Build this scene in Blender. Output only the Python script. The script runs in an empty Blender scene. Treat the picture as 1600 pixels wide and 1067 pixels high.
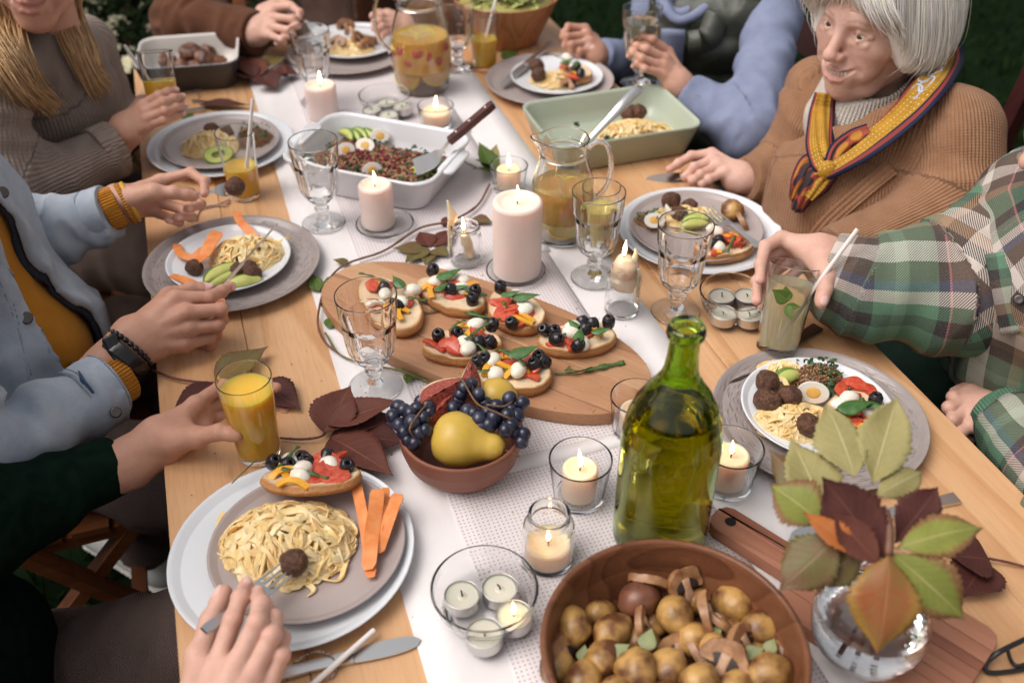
import bpy, math, random
import numpy as np
from mathutils import Vector, Matrix

S = bpy.context.scene
COL = S.collection
TZ = 0.75                      # table top height
CAM = np.array([0.0, 0.0, 1.65])
PITCH = math.radians(38.1)
FPX = 1555.0

# ---------------- camera, world, sun, exposure ----------------
cam_d = bpy.data.cameras.new('camera')
cam_d.sensor_width = 36.0
cam_d.lens = FPX / 1600 * 36.0
cam_d.clip_start = 0.02
cam_d.clip_end = 500
cam_d.dof.use_dof = True
cam_d.dof.focus_distance = 1.30
cam_d.dof.aperture_fstop = 3.4
cam_o = bpy.data.objects.new('camera', cam_d)
COL.objects.link(cam_o)
cam_o.location = CAM
cam_o.rotation_euler = (math.pi / 2 - PITCH, 0, 0)
S.camera = cam_o

SUN_EL, SUN_AZ = math.radians(58), math.radians(-102)
wd = bpy.data.worlds.new('World')
S.world = wd
wd.use_nodes = True
nt = wd.node_tree
nt.nodes.clear()
sky = nt.nodes.new('ShaderNodeTexSky')
sky.sky_type = 'NISHITA'
sky.sun_disc = False
sky.sun_elevation = SUN_EL
sky.sun_rotation = SUN_AZ
sky.air_density = 1.0
sky.dust_density = 4.0
hs = nt.nodes.new('ShaderNodeHueSaturation')
hs.inputs['Saturation'].default_value = 0.14
bg = nt.nodes.new('ShaderNodeBackground')
bg.inputs['Strength'].default_value = 0.108
wo = nt.nodes.new('ShaderNodeOutputWorld')
nt.links.new(sky.outputs[0], hs.inputs['Color'])
nt.links.new(hs.outputs[0], bg.inputs['Color'])
nt.links.new(bg.outputs[0], wo.inputs['Surface'])

sun_d = bpy.data.lights.new('sun', 'SUN')
sun_d.energy = 1.5
sun_d.angle = math.radians(50)
sun_d.color = (1.0, 0.90, 0.83)
sun_o = bpy.data.objects.new('sun', sun_d)
COL.objects.link(sun_o)
# direction the light comes from: azimuth measured clockwise from +Y
_sd = Vector((math.sin(SUN_AZ) * math.cos(SUN_EL), math.cos(SUN_AZ) * math.cos(SUN_EL), math.sin(SUN_EL)))
sun_o.rotation_euler = _sd.to_track_quat('Z', 'Y').to_euler()

S.view_settings.view_transform = 'Standard'
S.view_settings.look = 'None'
S.view_settings.exposure = 0.43
S.view_settings.gamma = 1.0
S.view_settings.use_curve_mapping = False
S.render.engine = 'CYCLES'
cy = S.cycles
cy.use_denoising = True
cy.max_bounces = 14
cy.transmission_bounces = 14
cy.transparent_max_bounces = 12
cy.diffuse_bounces = 4
cy.glossy_bounces = 5
cy.sample_clamp_indirect = 6.0
cy.blur_glossy = 0.6
cy.caustics_reflective = False
cy.caustics_refractive = True
# ---------------- helpers ----------------
PI = math.pi
SP, CP = math.sin(PITCH), math.cos(PITCH)

def ray(px, py):
 a = (px - 800) / FPX
 b = (533.5 - py) / FPX
 return np.array([a, CP + b * SP, -SP + b * CP])

def W(px, py, z=TZ):
 """point at height z that the photograph shows at pixel px, py"""
 r = ray(px, py)
 return CAM + r * ((z - CAM[2]) / r[2])

def D(px, py, d):
 """point at depth d (metres along the viewing axis)"""
 return CAM + ray(px, py) * d

def depth(p):
 p = np.asarray(p) - CAM
 return p[1] * CP - p[2] * SP

def topx(p):
 p = np.asarray(p) - CAM
 F = p[1] * CP - p[2] * SP
 U = p[1] * SP + p[2] * CP
 return 800 + FPX * p[0] / F, 533.5 - FPX * U / F

def dz(px, py, base):
 """depth at px,py of the vertical plane facing the camera through point base"""
 r = ray(px, py)
 return base[1] / r[1]

def V3(x, y, z):
 return np.array([x, y, z], float)

def nrm(v):
 v = np.asarray(v, float)
 return v / (np.linalg.norm(v) + 1e-12)

def rng(seed):
 return np.random.RandomState(seed)

# table frame
TL0 = np.array([-0.34527, 0.60383, TZ])
TD = nrm([-0.31306, 0.94973, 0])
TN = np.array([TD[1], -TD[0], 0])
TANG = math.atan2(TD[1], TD[0]) - PI / 2      # rotation of the table about z

def T(s, w, z=0.0):
 return TL0 + TD * s + TN * w + np.array([0, 0, z])

def tag(o, label=None, cat=None, group=None, kind=None):
 if label: o['label'] = label
 if cat: o['category'] = cat
 if group: o['group'] = group
 if kind: o['kind'] = kind
 return o

def thing(name, label, cat, loc=(0, 0, 0), rz=0.0, group=None, rot=None):
 o = bpy.data.objects.new(name, None)
 o.empty_display_size = 0.02
 COL.objects.link(o)
 o.location = loc
 o.rotation_euler = rot if rot is not None else (0, 0, rz)
 return tag(o, label, cat, group)

def copy_tree(o, parent=None):
 c = o.copy()
 COL.objects.link(c)
 c.parent = parent
 for ch in list(o.children):
  copy_tree(ch, c)
 return c

class M:
 def __init__(s):
  s.v = []; s.f = []; s.n = 0; s.c = []; s.uv = []
 def add(s, v, f, col=None, uv=None):
  v = np.asarray(v, float).reshape(-1, 3)
  s.v.append(v)
  n = s.n
  s.f.extend([[i + n for i in q] for q in f])
  s.n += len(v)
  if col is None: col = (1, 1, 1)
  col = np.asarray(col, float)
  if col.ndim == 1: col = np.tile(col[:3], (len(v), 1))
  s.c.append(col)
  if uv is None: uv = np.zeros((len(v), 2))
  s.uv.append(np.asarray(uv, float))
  return s
 def xf(s, mat):
  """transform everything added so far by a 4x4"""
  m = np.asarray(mat)
  s.v = [v @ m[:3, :3].T + m[:3, 3] for v in s.v]
  return s
 def build(s, name, mat, parent=None, loc=None, rot=None, smooth=True, kind=None, sharp=None, attrs=None):
  me = bpy.data.meshes.new(name)
  v = np.concatenate(s.v) if s.v else np.zeros((0, 3))
  me.from_pydata(v.tolist(), [], s.f)
  c = np.concatenate(s.c)
  if not np.all(c == 1):
   a = me.color_attributes.new('Col', 'FLOAT_COLOR', 'POINT')
   a.data.foreach_set('color', np.concatenate([c, np.ones((len(c), 1))], 1).ravel())
  uv = np.concatenate(s.uv)
  if np.any(uv):
   for k, nm in enumerate(('su', 'sv')):
    a = me.attributes.new(nm, 'FLOAT', 'POINT')
    a.data.foreach_set('value', np.ascontiguousarray(uv[:, k]))
  if attrs:
   for nm, arr in attrs.items():
    a = me.attributes.new(nm, 'FLOAT', 'POINT')
    a.data.foreach_set('value', np.ascontiguousarray(arr, dtype=float))
  if smooth:
   me.polygons.foreach_set('use_smooth', np.ones(len(me.polygons), bool))
  if sharp:
   me.set_sharp_from_angle(angle=math.radians(sharp))
  me.update()
  me.materials.append(mat)
  o = bpy.data.objects.new(name, me)
  COL.objects.link(o)
  if parent is not None: o.parent = parent
  if loc is not None: o.location = loc
  if rot is not None: o.rotation_euler = rot
  if kind: o['kind'] = kind
  return o

def rotz(a):
 c, s = math.cos(a), math.sin(a)
 return np.array([[c, -s, 0], [s, c, 0], [0, 0, 1.0]])
def rotx(a):
 c, s = math.cos(a), math.sin(a)
 return np.array([[1.0, 0, 0], [0, c, -s], [0, s, c]])
def roty(a):
 c, s = math.cos(a), math.sin(a)
 return np.array([[c, 0, s], [0, 1.0, 0], [-s, 0, c]])
def rrot(r):
 return rotz(r.uniform(0, 6.28)) @ rotx(r.uniform(0, 6.28)) @ rotz(r.uniform(0, 6.28))

def grid_faces(nr, nc, wrap=False):
 f = []
 m = nc if wrap else nc - 1
 for i in range(nr - 1):
  for j in range(m):
   k = (j + 1) % nc
   f.append([i * nc + j, i * nc + k, (i + 1) * nc + k, (i + 1) * nc + j])
 return f

def lathe(prof, n=40, mod=None, closed=False):
 """prof: list of (r,z) from the axis outward and round; returns v,f. mod(theta,z,r)->radius factor"""
 th = np.linspace(0, 2 * PI, n, endpoint=False)
 rows = []
 P_ = [prof[0]]                  # support rings keep smooth shading true near edges
 for a, b in zip(prof[:-1], prof[1:]):
  L = math.hypot(b[0] - a[0], b[1] - a[1])
  if L > .0035:
   e = min(.0009, L * .2) / L
   for t in (e, 1 - e): P_.append((a[0] + (b[0] - a[0]) * t, a[1] + (b[1] - a[1]) * t))
  P_.append(b)
 prof = P_
 for (r, z) in prof:
  rr = np.full(n, float(r))
  if mod is not None: rr = rr * mod(th, z, r)
  rows.append(np.stack([rr * np.cos(th), rr * np.sin(th), np.full(n, float(z))], 1))
 v = np.concatenate(rows)
 f = grid_faces(len(prof), n, True)
 if closed:
  L = (len(prof) - 1) * n
  for j in range(n):
   k = (j + 1) % n
   f.append([L + j, L + k, k, j])
 else:
  if prof[0][0] > 1e-6: f.append(list(range(n))[::-1])
  if prof[-1][0] > 1e-6: f.append([(len(prof) - 1) * n + j for j in range(n)])
 return v, f

def curve(pts, n=40):
 """Catmull-Rom through points"""
 p = np.asarray(pts, float)
 q = np.concatenate([[2 * p[0] - p[1]], p, [2 * p[-1] - p[-2]]])
 m = len(p) - 1
 t = np.linspace(0, m - 1e-9, n)
 i = t.astype(int); u = (t - i)[:, None]
 a, b, c, d = q[i], q[i + 1], q[i + 2], q[i + 3]
 return 0.5 * (2 * b + (c - a) * u + (2 * a - 5 * b + 4 * c - d) * u ** 2 + (3 * b - a - 3 * c + d) * u ** 3)

def frames(path, up=(0, 0, 1)):
 p = np.asarray(path, float)
 t = np.gradient(p, axis=0)
 t /= np.linalg.norm(t, axis=1, keepdims=True) + 1e-12
 u = np.zeros_like(p)
 up = np.asarray(up, float)
 if abs(np.dot(nrm(t[0]), nrm(up))) > 0.97: up = np.array([1.0, 0.1, 0])
 last = up - t[0] * np.dot(up, t[0]); last = nrm(last)
 for i in range(len(p)):
  last = last - t[i] * np.dot(last, t[i]); last = nrm(last)
  u[i] = last
 return t, u, np.cross(t, u)

def tube(path, r, n=8, up=(0, 0, 1), flat=1.0, caps=True, twist=None):
 """swept round (or flattened) section; r scalar or per-point; returns v,f,uv"""
 p = np.asarray(path, float)
 t, u, b = frames(p, up)
 r = np.broadcast_to(np.asarray(r, float), (len(p),))
 th = np.linspace(0, 2 * PI, n, endpoint=False)
 if twist is not None:
  tw = np.asarray(twist)
  u, b = u * np.cos(tw)[:, None] + b * np.sin(tw)[:, None], b * np.cos(tw)[:, None] - u * np.sin(tw)[:, None]
 v = p[:, None, :] + r[:, None, None] * (np.cos(th)[None, :, None] * b[:, None, :] + flat * np.sin(th)[None, :, None] * u[:, None, :])
 f = grid_faces(len(p), n, True)
 if caps:
  f.append(list(range(n))[::-1])
  f.append([(len(p) - 1) * n + j for j in range(n)])
 L = np.concatenate([[0], np.cumsum(np.linalg.norm(np.diff(p, axis=0), axis=1))])
 uv = np.stack([np.repeat(L, n), np.tile(th, len(p))], 1)
 return v.reshape(-1, 3), f, uv

def ribbon(path, w, th, up=(0, 0, 1), twist=None):
 """flat strip with thickness; w scalar or per point"""
 p = np.asarray(path, float)
 t, u, b = frames(p, up)
 if twist is not None:
  tw = np.asarray(twist)[:, None]
  u, b = u * np.cos(tw) + b * np.sin(tw), b * np.cos(tw) - u * np.sin(tw)
 w = np.broadcast_to(np.asarray(w, float), (len(p),))[:, None] / 2
 h = th / 2
 v = np.stack([p - b * w - u * h, p + b * w - u * h, p + b * w + u * h, p - b * w + u * h], 1).reshape(-1, 3)
 f = grid_faces(len(p), 4, True)
 f += [[3, 2, 1, 0], [4 * len(p) - 4, 4 * len(p) - 3, 4 * len(p) - 2, 4 * len(p) - 1]]
 return v, f

def box(sx, sy, sz, c=(0, 0, 0), bev=0.0):
 """box with a small chamfer"""
 x, y, z = sx / 2, sy / 2, sz / 2
 if bev <= 0:
  v = [(-x, -y, -z), (x, -y, -z), (x, y, -z), (-x, y, -z), (-x, -y, z), (x, -y, z), (x, y, z), (-x, y, z)]
  f = [[3, 2, 1, 0], [4, 5, 6, 7], [0, 1, 5, 4], [1, 2, 6, 5], [2, 3, 7, 6], [3, 0, 4, 7]]
  return np.array(v) + np.asarray(c), f
 rows = []
 for zz, ins in ((-z, bev), (-z + bev, 0), (z - bev, 0), (z, bev)):
  a, b = x - ins, y - ins
  e = bev
  rows += [(-a + e, -b, zz), (a - e, -b, zz), (a, -b + e, zz), (a, b - e, zz), (a - e, b, zz), (-a + e, b, zz), (-a, b - e, zz), (-a, -b + e, zz)]
 f = grid_faces(4, 8, True) + [[7, 6, 5, 4, 3, 2, 1, 0], [24 + i for i in range(8)]]
 return np.array(rows) + np.asarray(c), f

def rrect(hx, hy, r, n=8):
 """rounded rectangle loop, 4*n points, ccw"""
 out = []
 r = min(r, hx * .999, hy * .999)
 for k, (cx, cy) in enumerate(((hx - r, hy - r), (-hx + r, hy - r), (-hx + r, -hy + r), (hx - r, -hy + r))):
  for a in np.linspace(k * PI / 2, (k + 1) * PI / 2, n):
   out.append((cx + r * math.cos(a), cy + r * math.sin(a)))
 return np.array(out)

def loft(loops, cap0=True, cap1=True):
 n = len(loops[0])
 v = np.concatenate(loops)
 f = grid_faces(len(loops), n, True)
 if cap0: f.append(list(range(n))[::-1])
 if cap1: f.append([(len(loops) - 1) * n + j for j in range(n)])
 return v, f

def lp(xy, z):
 return np.concatenate([xy, np.full((len(xy), 1), z)], 1)

def slab(outline, z0, z1, bev=0.003):
 """solid plate with an outline (ccw), softly rounded edges"""
 o = np.asarray(outline, float)
 d = np.roll(o, -1, 0) - np.roll(o, 1, 0)
 nn = np.stack([d[:, 1], -d[:, 0]], 1); nn /= np.linalg.norm(nn, axis=1, keepdims=True) + 1e-9
 L = []
 for z, i in ((z0, bev), (z0 + bev * .3, bev * .3), (z0 + bev, 0), (z1 - bev, 0), (z1 - bev * .3, bev * .3), (z1, bev)):
  L.append(lp(o - nn * i, z))
 return loft(L)

_ico = {}
def ico(sub=2):
 if sub not in _ico:
  import bmesh
  bm = bmesh.new()
  bmesh.ops.create_icosphere(bm, subdivisions=sub, radius=1.0)
  bm.verts.ensure_lookup_table()
  _ico[sub] = (np.array([v.co[:] for v in bm.verts]), [[v.index for v in f.verts] for f in bm.faces])
  bm.free()
 return _ico[sub]

# lattice noise
_LAT = rng(5).uniform(-1, 1, (32, 32, 32))
def vnoise(p, scale=1.0, seed=0):
 p = np.asarray(p, float) / scale + seed * 7.31 + 100.0
 i = np.floor(p).astype(int); u = p - i
 u = u * u * (3 - 2 * u)
 i &= 31; j = (i + 1) & 31
 x0, y0, z0 = i[..., 0], i[..., 1], i[..., 2]
 x1, y1, z1 = j[..., 0], j[..., 1], j[..., 2]
 ux, uy, uz = u[..., 0], u[..., 1], u[..., 2]
 c00 = _LAT[x0, y0, z0] * (1 - ux) + _LAT[x1, y0, z0] * ux
 c10 = _LAT[x0, y1, z0] * (1 - ux) + _LAT[x1, y1, z0] * ux
 c01 = _LAT[x0, y0, z1] * (1 - ux) + _LAT[x1, y0, z1] * ux
 c11 = _LAT[x0, y1, z1] * (1 - ux) + _LAT[x1, y1, z1] * ux
 return (c00 * (1 - uy) + c10 * uy) * (1 - uz) + (c01 * (1 - uy) + c11 * uy) * uz
def fbm(p, scale, seed=0, oct=3):
 s = 0; a = 1.0
 for k in range(oct):
  s = s + a * vnoise(p, scale / 2 ** k, seed + k); a *= .5
 return s

# ---- signed distance modelling: smooth unions of tapered limbs, meshed by surface nets ----
def cap(a, b, ra, rb):
 a = np.asarray(a, float); b = np.asarray(b, float); ab = b - a; L = np.dot(ab, ab) + 1e-12
 def f(p):
  t = np.clip(((p - a) @ ab) / L, 0, 1)
  return np.linalg.norm(p - a - t[:, None] * ab, axis=1) - (ra + (rb - ra) * t)
 return f
def ell(c, r, R=None):
 c = np.asarray(c, float); r = np.asarray(r, float)
 def f(p):
  q = p - c
  if R is not None: q = q @ R
  k0 = np.linalg.norm(q / r, axis=1); k1 = np.linalg.norm(q / r ** 2, axis=1) + 1e-9
  return k0 * (k0 - 1) / k1
 return f
def rbox(c, h, R, rad):
 c = np.asarray(c, float); h = np.asarray(h, float) - rad
 def f(p):
  q = np.abs((p - c) @ R) - h
  return np.linalg.norm(np.maximum(q, 0), axis=1) + np.minimum(q.max(1), 0) - rad
 return f
def plane(c, n):
 c = np.asarray(c, float); n = nrm(n)
 return lambda p: (p - c) @ n
def smin(a, b, k):
 if k <= 0: return np.minimum(a, b)
 h = np.maximum(k - np.abs(a - b), 0) / k
 return np.minimum(a, b) - h * h * k * .25
def combine(ops):
 """ops: (op, fn, k)  op 'u' add, 's' cut, 'i' keep inside, 'd' displace"""
 def f(p):
  d = None
  for op, fn, k in ops:
   x = fn(p)
   if op == 'u': d = x if d is None else smin(d, x, k)
   elif op == 's': d = -smin(-d, x, k)
   elif op == 'i': d = -smin(-d, -x, k)
   elif op == 'd': d = d - x
  return d
 return f
def netmesh(fn, lo, hi, h, margin=0.0):
 lo = np.asarray(lo, float); hi = np.asarray(hi, float)
 B = 4
 nb = np.ceil((hi - lo) / (h * B)).astype(int)
 n = nb * B + 1
 bi = np.stack(np.meshgrid(*[np.arange(k) for k in nb], indexing='ij'), -1).reshape(-1, 3)
 cen = lo + (bi + .5) * B * h
 dc = np.concatenate([fn(cen[i:i + 200000]) for i in range(0, len(cen), 200000)])
 keep = np.abs(dc) < B * h * 1.5 + margin
 V = np.full(n, 1.0)
 # coarse fill
 sg = np.where(dc < 0, -1.0, 1.0).reshape(nb)
 V[:-1, :-1, :-1] = np.repeat(np.repeat(np.repeat(sg, B, 0), B, 1), B, 2)
 kb = bi[keep]
 off = np.stack(np.meshgrid(*[np.arange(B + 1)] * 3, indexing='ij'), -1).reshape(-1, 3)
 gi = (kb[:, None, :] * B + off[None]).reshape(-1, 3)
 key = np.unique((gi[:, 0] * n[1] + gi[:, 1]) * n[2] + gi[:, 2])
 gi = np.stack([key // (n[1] * n[2]), (key // n[2]) % n[1], key % n[2]], 1)
 pts = lo + gi * h
 val = np.concatenate([fn(pts[i:i + 200000]) for i in range(0, len(pts), 200000)])
 V[gi[:, 0], gi[:, 1], gi[:, 2]] = val
 V = np.where(V == 0, 1e-9, V)
 neg = V < 0
 acc = np.zeros(tuple(n - 1) + (3,)); cnt = np.zeros(tuple(n - 1))
 for ax in range(3):
  sl0 = [slice(None)] * 3; sl1 = [slice(None)] * 3
  sl0[ax] = slice(0, -1); sl1[ax] = slice(1, None)
  a = V[tuple(sl0)]; b = V[tuple(sl1)]
  cr = neg[tuple(sl0)] != neg[tuple(sl1)]
  idx = np.argwhere(cr)
  t = a[cr] / (a[cr] - b[cr])
  pos = idx.astype(float); pos[:, ax] += t
  o1, o2 = [x for x in range(3) if x != ax]
  for d1 in (0, -1):
   for d2 in (0, -1):
    c = idx.copy(); c[:, o1] += d1; c[:, o2] += d2
    ok = (c[:, o1] >= 0) & (c[:, o2] >= 0) & (c[:, o1] < n[o1] - 1) & (c[:, o2] < n[o2] - 1)
    c = c[ok]
    fl = (c[:, 0] * (n[1] - 1) + c[:, 1]) * (n[2] - 1) + c[:, 2]
    m = cnt.size
    cnt += np.bincount(fl, minlength=m).reshape(cnt.shape)
    for k in range(3):
     acc[..., k] += np.bincount(fl, weights=pos[ok][:, k], minlength=m).reshape(cnt.shape)
 act = cnt > 0
 vid = np.full(cnt.shape, -1); vid[act] = np.arange(act.sum())
 verts = lo + acc[act] / cnt[act][:, None] * h
 quads = []
 for ax in range(3):
  o1, o2 = [(1, 2), (2, 0), (0, 1)][ax]
  sl0 = [slice(None)] * 3; sl1 = [slice(None)] * 3
  sl0[ax] = slice(0, -1); sl1[ax] = slice(1, None)
  cr = neg[tuple(sl0)] != neg[tuple(sl1)]
  idx = np.argwhere(cr)
  inside = neg[tuple(sl0)][cr]
  ok = (idx[:, o1] > 0) & (idx[:, o2] > 0) & (idx[:, o1] < n[o1] - 1) & (idx[:, o2] < n[o2] - 1)
  idx = idx[ok]; inside = inside[ok]
  q = []
  for d1, d2 in ((-1, -1), (0, -1), (0, 0), (-1, 0)):
   c = idx.copy(); c[:, o1] += d1; c[:, o2] += d2
   q.append(vid[c[:, 0], c[:, 1], c[:, 2]])
  q = np.stack(q, 1)
  q[~inside] = q[~inside][:, ::-1]
  quads.append(q)
 q = np.concatenate(quads)
 return verts, q
def polyproj(p, joints, ref=(0, 0, 1), scale=None):
 """arc length along a polyline and girth coordinate round it, for cloth patterns"""
 J = np.asarray(joints, float)
 best = np.full(len(p), 1e9); su = np.zeros(len(p)); sv = np.zeros(len(p))
 L = 0
 ref = np.asarray(ref, float)
 for a, b in zip(J[:-1], J[1:]):
  ab = b - a; l = np.linalg.norm(ab); t = ab / l
  x = (p - a) @ t
  xc = np.clip(x, 0, l)
  q = p - a - xc[:, None] * t
  d = np.linalg.norm(q, axis=1)
  u = nrm(ref - t * np.dot(ref, t)); w = np.cross(t, u)
  ang = np.arctan2(q @ w, q @ u)
  m = d < best
  best[m] = d[m]; su[m] = (L + np.clip(x, -.2, l + .2))[m]
  sv[m] = (ang * (scale if scale else 0.06))[m]
  L += l
 return su, sv
def sdf_obj(name, mat, fn, lo, hi, h, parent=None, attrs=None, smooth=1, margin=0.0):
 v, q = netmesh(fn, lo, hi, h, margin)
 for _ in range(smooth):          # one light relaxing pass hides the grid
  s = np.zeros_like(v); c = np.zeros(len(v))
  for i in range(4):
   a, b = q[:, i], q[:, (i + 1) % 4]
   for k in range(3):
    s[:, k] += np.bincount(a, weights=v[b, k], minlength=len(v)) + np.bincount(b, weights=v[a, k], minlength=len(v))
   c += np.bincount(a, minlength=len(v)) + np.bincount(b, minlength=len(v))
  v = v * .5 + .5 * s / np.maximum(c, 1)[:, None]
 me = bpy.data.meshes.new(name)
 me.vertices.add(len(v)); me.vertices.foreach_set('co', v.ravel())
 me.loops.add(q.size); me.loops.foreach_set('vertex_index', q.ravel().astype(np.int32))
 me.polygons.add(len(q)); me.polygons.foreach_set('loop_start', np.arange(0, q.size, 4, dtype=np.int32))
 me.polygons.foreach_set('loop_total', np.full(len(q), 4, np.int32))
 me.polygons.foreach_set('use_smooth', np.ones(len(q), bool))
 me.update(calc_edges=True); me.validate()
 if attrs:
  for nm, arr in attrs(v).items():
   a = me.attributes.new(nm, 'FLOAT', 'POINT')
   a.data.foreach_set('value', np.ascontiguousarray(arr, dtype=float))
 me.materials.append(mat)
 o = bpy.data.objects.new(name, me)
 COL.objects.link(o)
 if parent is not None: o.parent = parent
 return o
# ---------------- materials ----------------
def _new(name):
 m = bpy.data.materials.new(name)
 m.use_nodes = True
 nt = m.node_tree
 b = nt.nodes['Principled BSDF']
 return m, nt, b
def N(nt, typ, **kw):
 n = nt.nodes.new(typ)
 for k, v in kw.items():
  if k in n.inputs.keys(): n.inputs[k].default_value = v
  else: setattr(n, k, v)
 return n
def math_(nt, op, a, b=None, c=None):
 n = nt.nodes.new('ShaderNodeMath'); n.operation = op
 for i, x in enumerate((a, b, c)):
  if x is None: continue
  if isinstance(x, (int, float)): n.inputs[i].default_value = x
  else: nt.links.new(x, n.inputs[i])
 return n.outputs[0]
def mix(nt, fac, a, b, mode='MIX'):
 n = nt.nodes.new('ShaderNodeMix'); n.data_type = 'RGBA'; n.blend_type = mode
 for s, x in ((0, fac), (6, a), (7, b)):
  if isinstance(x, (int, float)): n.inputs[s].default_value = x
  elif isinstance(x, tuple): n.inputs[s].default_value = (*x[:3], 1)
  else: nt.links.new(x, n.inputs[s])
 return n.outputs[2]
def ramp(nt, fac, stops, interp='LINEAR'):
 n = nt.nodes.new('ShaderNodeValToRGB')
 n.color_ramp.interpolation = interp
 e = n.color_ramp.elements
 while len(e) < len(stops): e.new(0.5)
 for x, (p, c) in zip(e, stops):
  x.position = p
  x.color = (*c[:3], 1) if not isinstance(c, (int, float)) else (c, c, c, 1)
 nt.links.new(fac, n.inputs[0])
 return n.outputs[0]
def coords(nt, scale=(1, 1, 1), rot=(0, 0, 0), rnd=False):
 tc = nt.nodes.new('ShaderNodeTexCoord')
 mp = nt.nodes.new('ShaderNodeMapping')
 mp.inputs['Scale'].default_value = scale
 mp.inputs['Rotation'].default_value = rot
 nt.links.new(tc.outputs['Object'], mp.inputs['Vector'])
 if rnd:
  oi = nt.nodes.new('ShaderNodeObjectInfo')
  v = nt.nodes.new('ShaderNodeVectorMath'); v.operation = 'SCALE'
  cb = nt.nodes.new('ShaderNodeCombineXYZ')
  for i in range(3): nt.links.new(oi.outputs['Random'], cb.inputs[i])
  nt.links.new(cb.outputs[0], v.inputs[0]); v.inputs['Scale'].default_value = 37.0
  a = nt.nodes.new('ShaderNodeVectorMath'); a.operation = 'ADD'
  nt.links.new(mp.outputs[0], a.inputs[0]); nt.links.new(v.outputs[0], a.inputs[1])
  return a.outputs[0]
 return mp.outputs[0]
def noise(nt, vec, scale, detail=3, rough=.5, out='Fac', dist=0.0):
 n = nt.nodes.new('ShaderNodeTexNoise')
 n.inputs['Scale'].default_value = scale
 n.inputs['Detail'].default_value = detail
 n.inputs['Roughness'].default_value = rough
 n.inputs['Distortion'].default_value = dist
 nt.links.new(vec, n.inputs['Vector'])
 return n.outputs[out]
def attr(nt, name, out='Fac'):
 n = nt.nodes.new('ShaderNodeAttribute'); n.attribute_name = name
 return n.outputs[out]
def bump(nt, b, h, strength=.3, dist=.001, chain=None):
 n = nt.nodes.new('ShaderNodeBump')
 n.inputs['Strength'].default_value = strength
 n.inputs['Distance'].default_value = dist
 nt.links.new(h, n.inputs['Height'])
 if chain is not None: nt.links.new(chain, n.inputs['Normal'])
 nt.links.new(n.outputs[0], b.inputs['Normal'])
 return n.outputs[0]
def setp(b, **kw):
 names = dict(rough='Roughness', metal='Metallic', ior='IOR', trans='Transmission Weight', sss='Subsurface Weight',
     coat='Coat Weight', coatr='Coat Roughness', sheen='Sheen Weight', spec='Specular IOR Level', alpha='Alpha', sssscale='Subsurface Scale', aniso='Anisotropic')
 for k, v in kw.items():
  b.inputs[names[k]].default_value = v

def simple(name, col, col2=None, vs=60, bs=None, bstr=.3, bd=.001, colattr=False, rough=.5, lo=.35, hi=.65, sssr=None, rnd=True, vdet=4, **kw):
 """colour with noise variation and fine relief, object coordinates in metres"""
 m, nt, b = _new(name)
 setp(b, rough=rough, **kw)
 vec = coords(nt, rnd=rnd)
 c = None
 if col2 is not None:
  c = ramp(nt, noise(nt, vec, vs, vdet), [(lo, col), (hi, col2)])
 if colattr:
  ca = attr(nt, 'Col', 'Color')
  c = mix(nt, 1.0, ca, c if c is not None else tuple(col), 'MULTIPLY')
 if c is None: b.inputs['Base Color'].default_value = (*col, 1)
 else: nt.links.new(c, b.inputs['Base Color'])
 if sssr: b.inputs['Subsurface Radius'].default_value = sssr
 if bs: bump(nt, b, noise(nt, vec, bs, 4, .6), bstr, bd)
 return m

def wood(name, c1, c2, c3, scale=1.0, axis=0, rough=.45, knots=False, ring=9.0, along=.06):
 """grain runs along the given local axis"""
 m, nt, b = _new(name)
 sc = [scale, scale, scale]; sc[axis] = scale * along
 vec = coords(nt, tuple(sc), rnd=True)
 d = noise(nt, vec, 6, 2)
 w = nt.nodes.new('ShaderNodeTexNoise'); w.inputs['Scale'].default_value = ring; w.inputs['Detail'].default_value = 1.5; w.inputs['Distortion'].default_value = .6
 nt.links.new(vec, w.inputs['Vector'])
 rings = math_(nt, 'FRACT', math_(nt, 'MULTIPLY', w.outputs['Fac'], 11.0))
 fine = noise(nt, vec, 240, 3, .7)
 c = ramp(nt, rings, [(0.0, c1), (.62, c2), (.93, c3), (1.0, c1)])
 c = mix(nt, .35, c, ramp(nt, fine, [(.3, c3), (.6, c1)]))
 c = mix(nt, math_(nt, 'MULTIPLY', d, .4), c, tuple(c2))
 h = fine
 if knots:
  vk = coords(nt, (3.0, 9.0, 3.0) if axis == 0 else (9.0, 3.0, 3.0), rnd=True)
  vo = nt.nodes.new('ShaderNodeTexVoronoi'); vo.inputs['Scale'].default_value = 1.0; vo.inputs['Randomness'].default_value = 1
  nt.links.new(vk, vo.inputs['Vector'])
  k = ramp(nt, vo.outputs['Distance'], [(0.0, 1.0), (.05, .9), (.10, 0.0)])
  kr = math_(nt, 'FRACT', math_(nt, 'MULTIPLY', vo.outputs['Distance'], 26.0))
  c = mix(nt, math_(nt, 'MULTIPLY', ramp(nt, vo.outputs['Distance'], [(0.05, .5), (.22, 0.0)]), kr), c, tuple(c3))
  c = mix(nt, k, c, (.13, .045, .018))
 nt.links.new(c, b.inputs['Base Color'])
 setp(b, rough=rough, spec=.35)
 bump(nt, b, h, .18, .0006)
 return m

def glassm(name, col=(1, 1, 1), ior=1.45, rough=0.0):
 m, nt, b = _new(name)
 b.inputs['Base Color'].default_value = (*col, 1)
 setp(b, trans=1.0, rough=rough, ior=ior)
 return m

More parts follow.
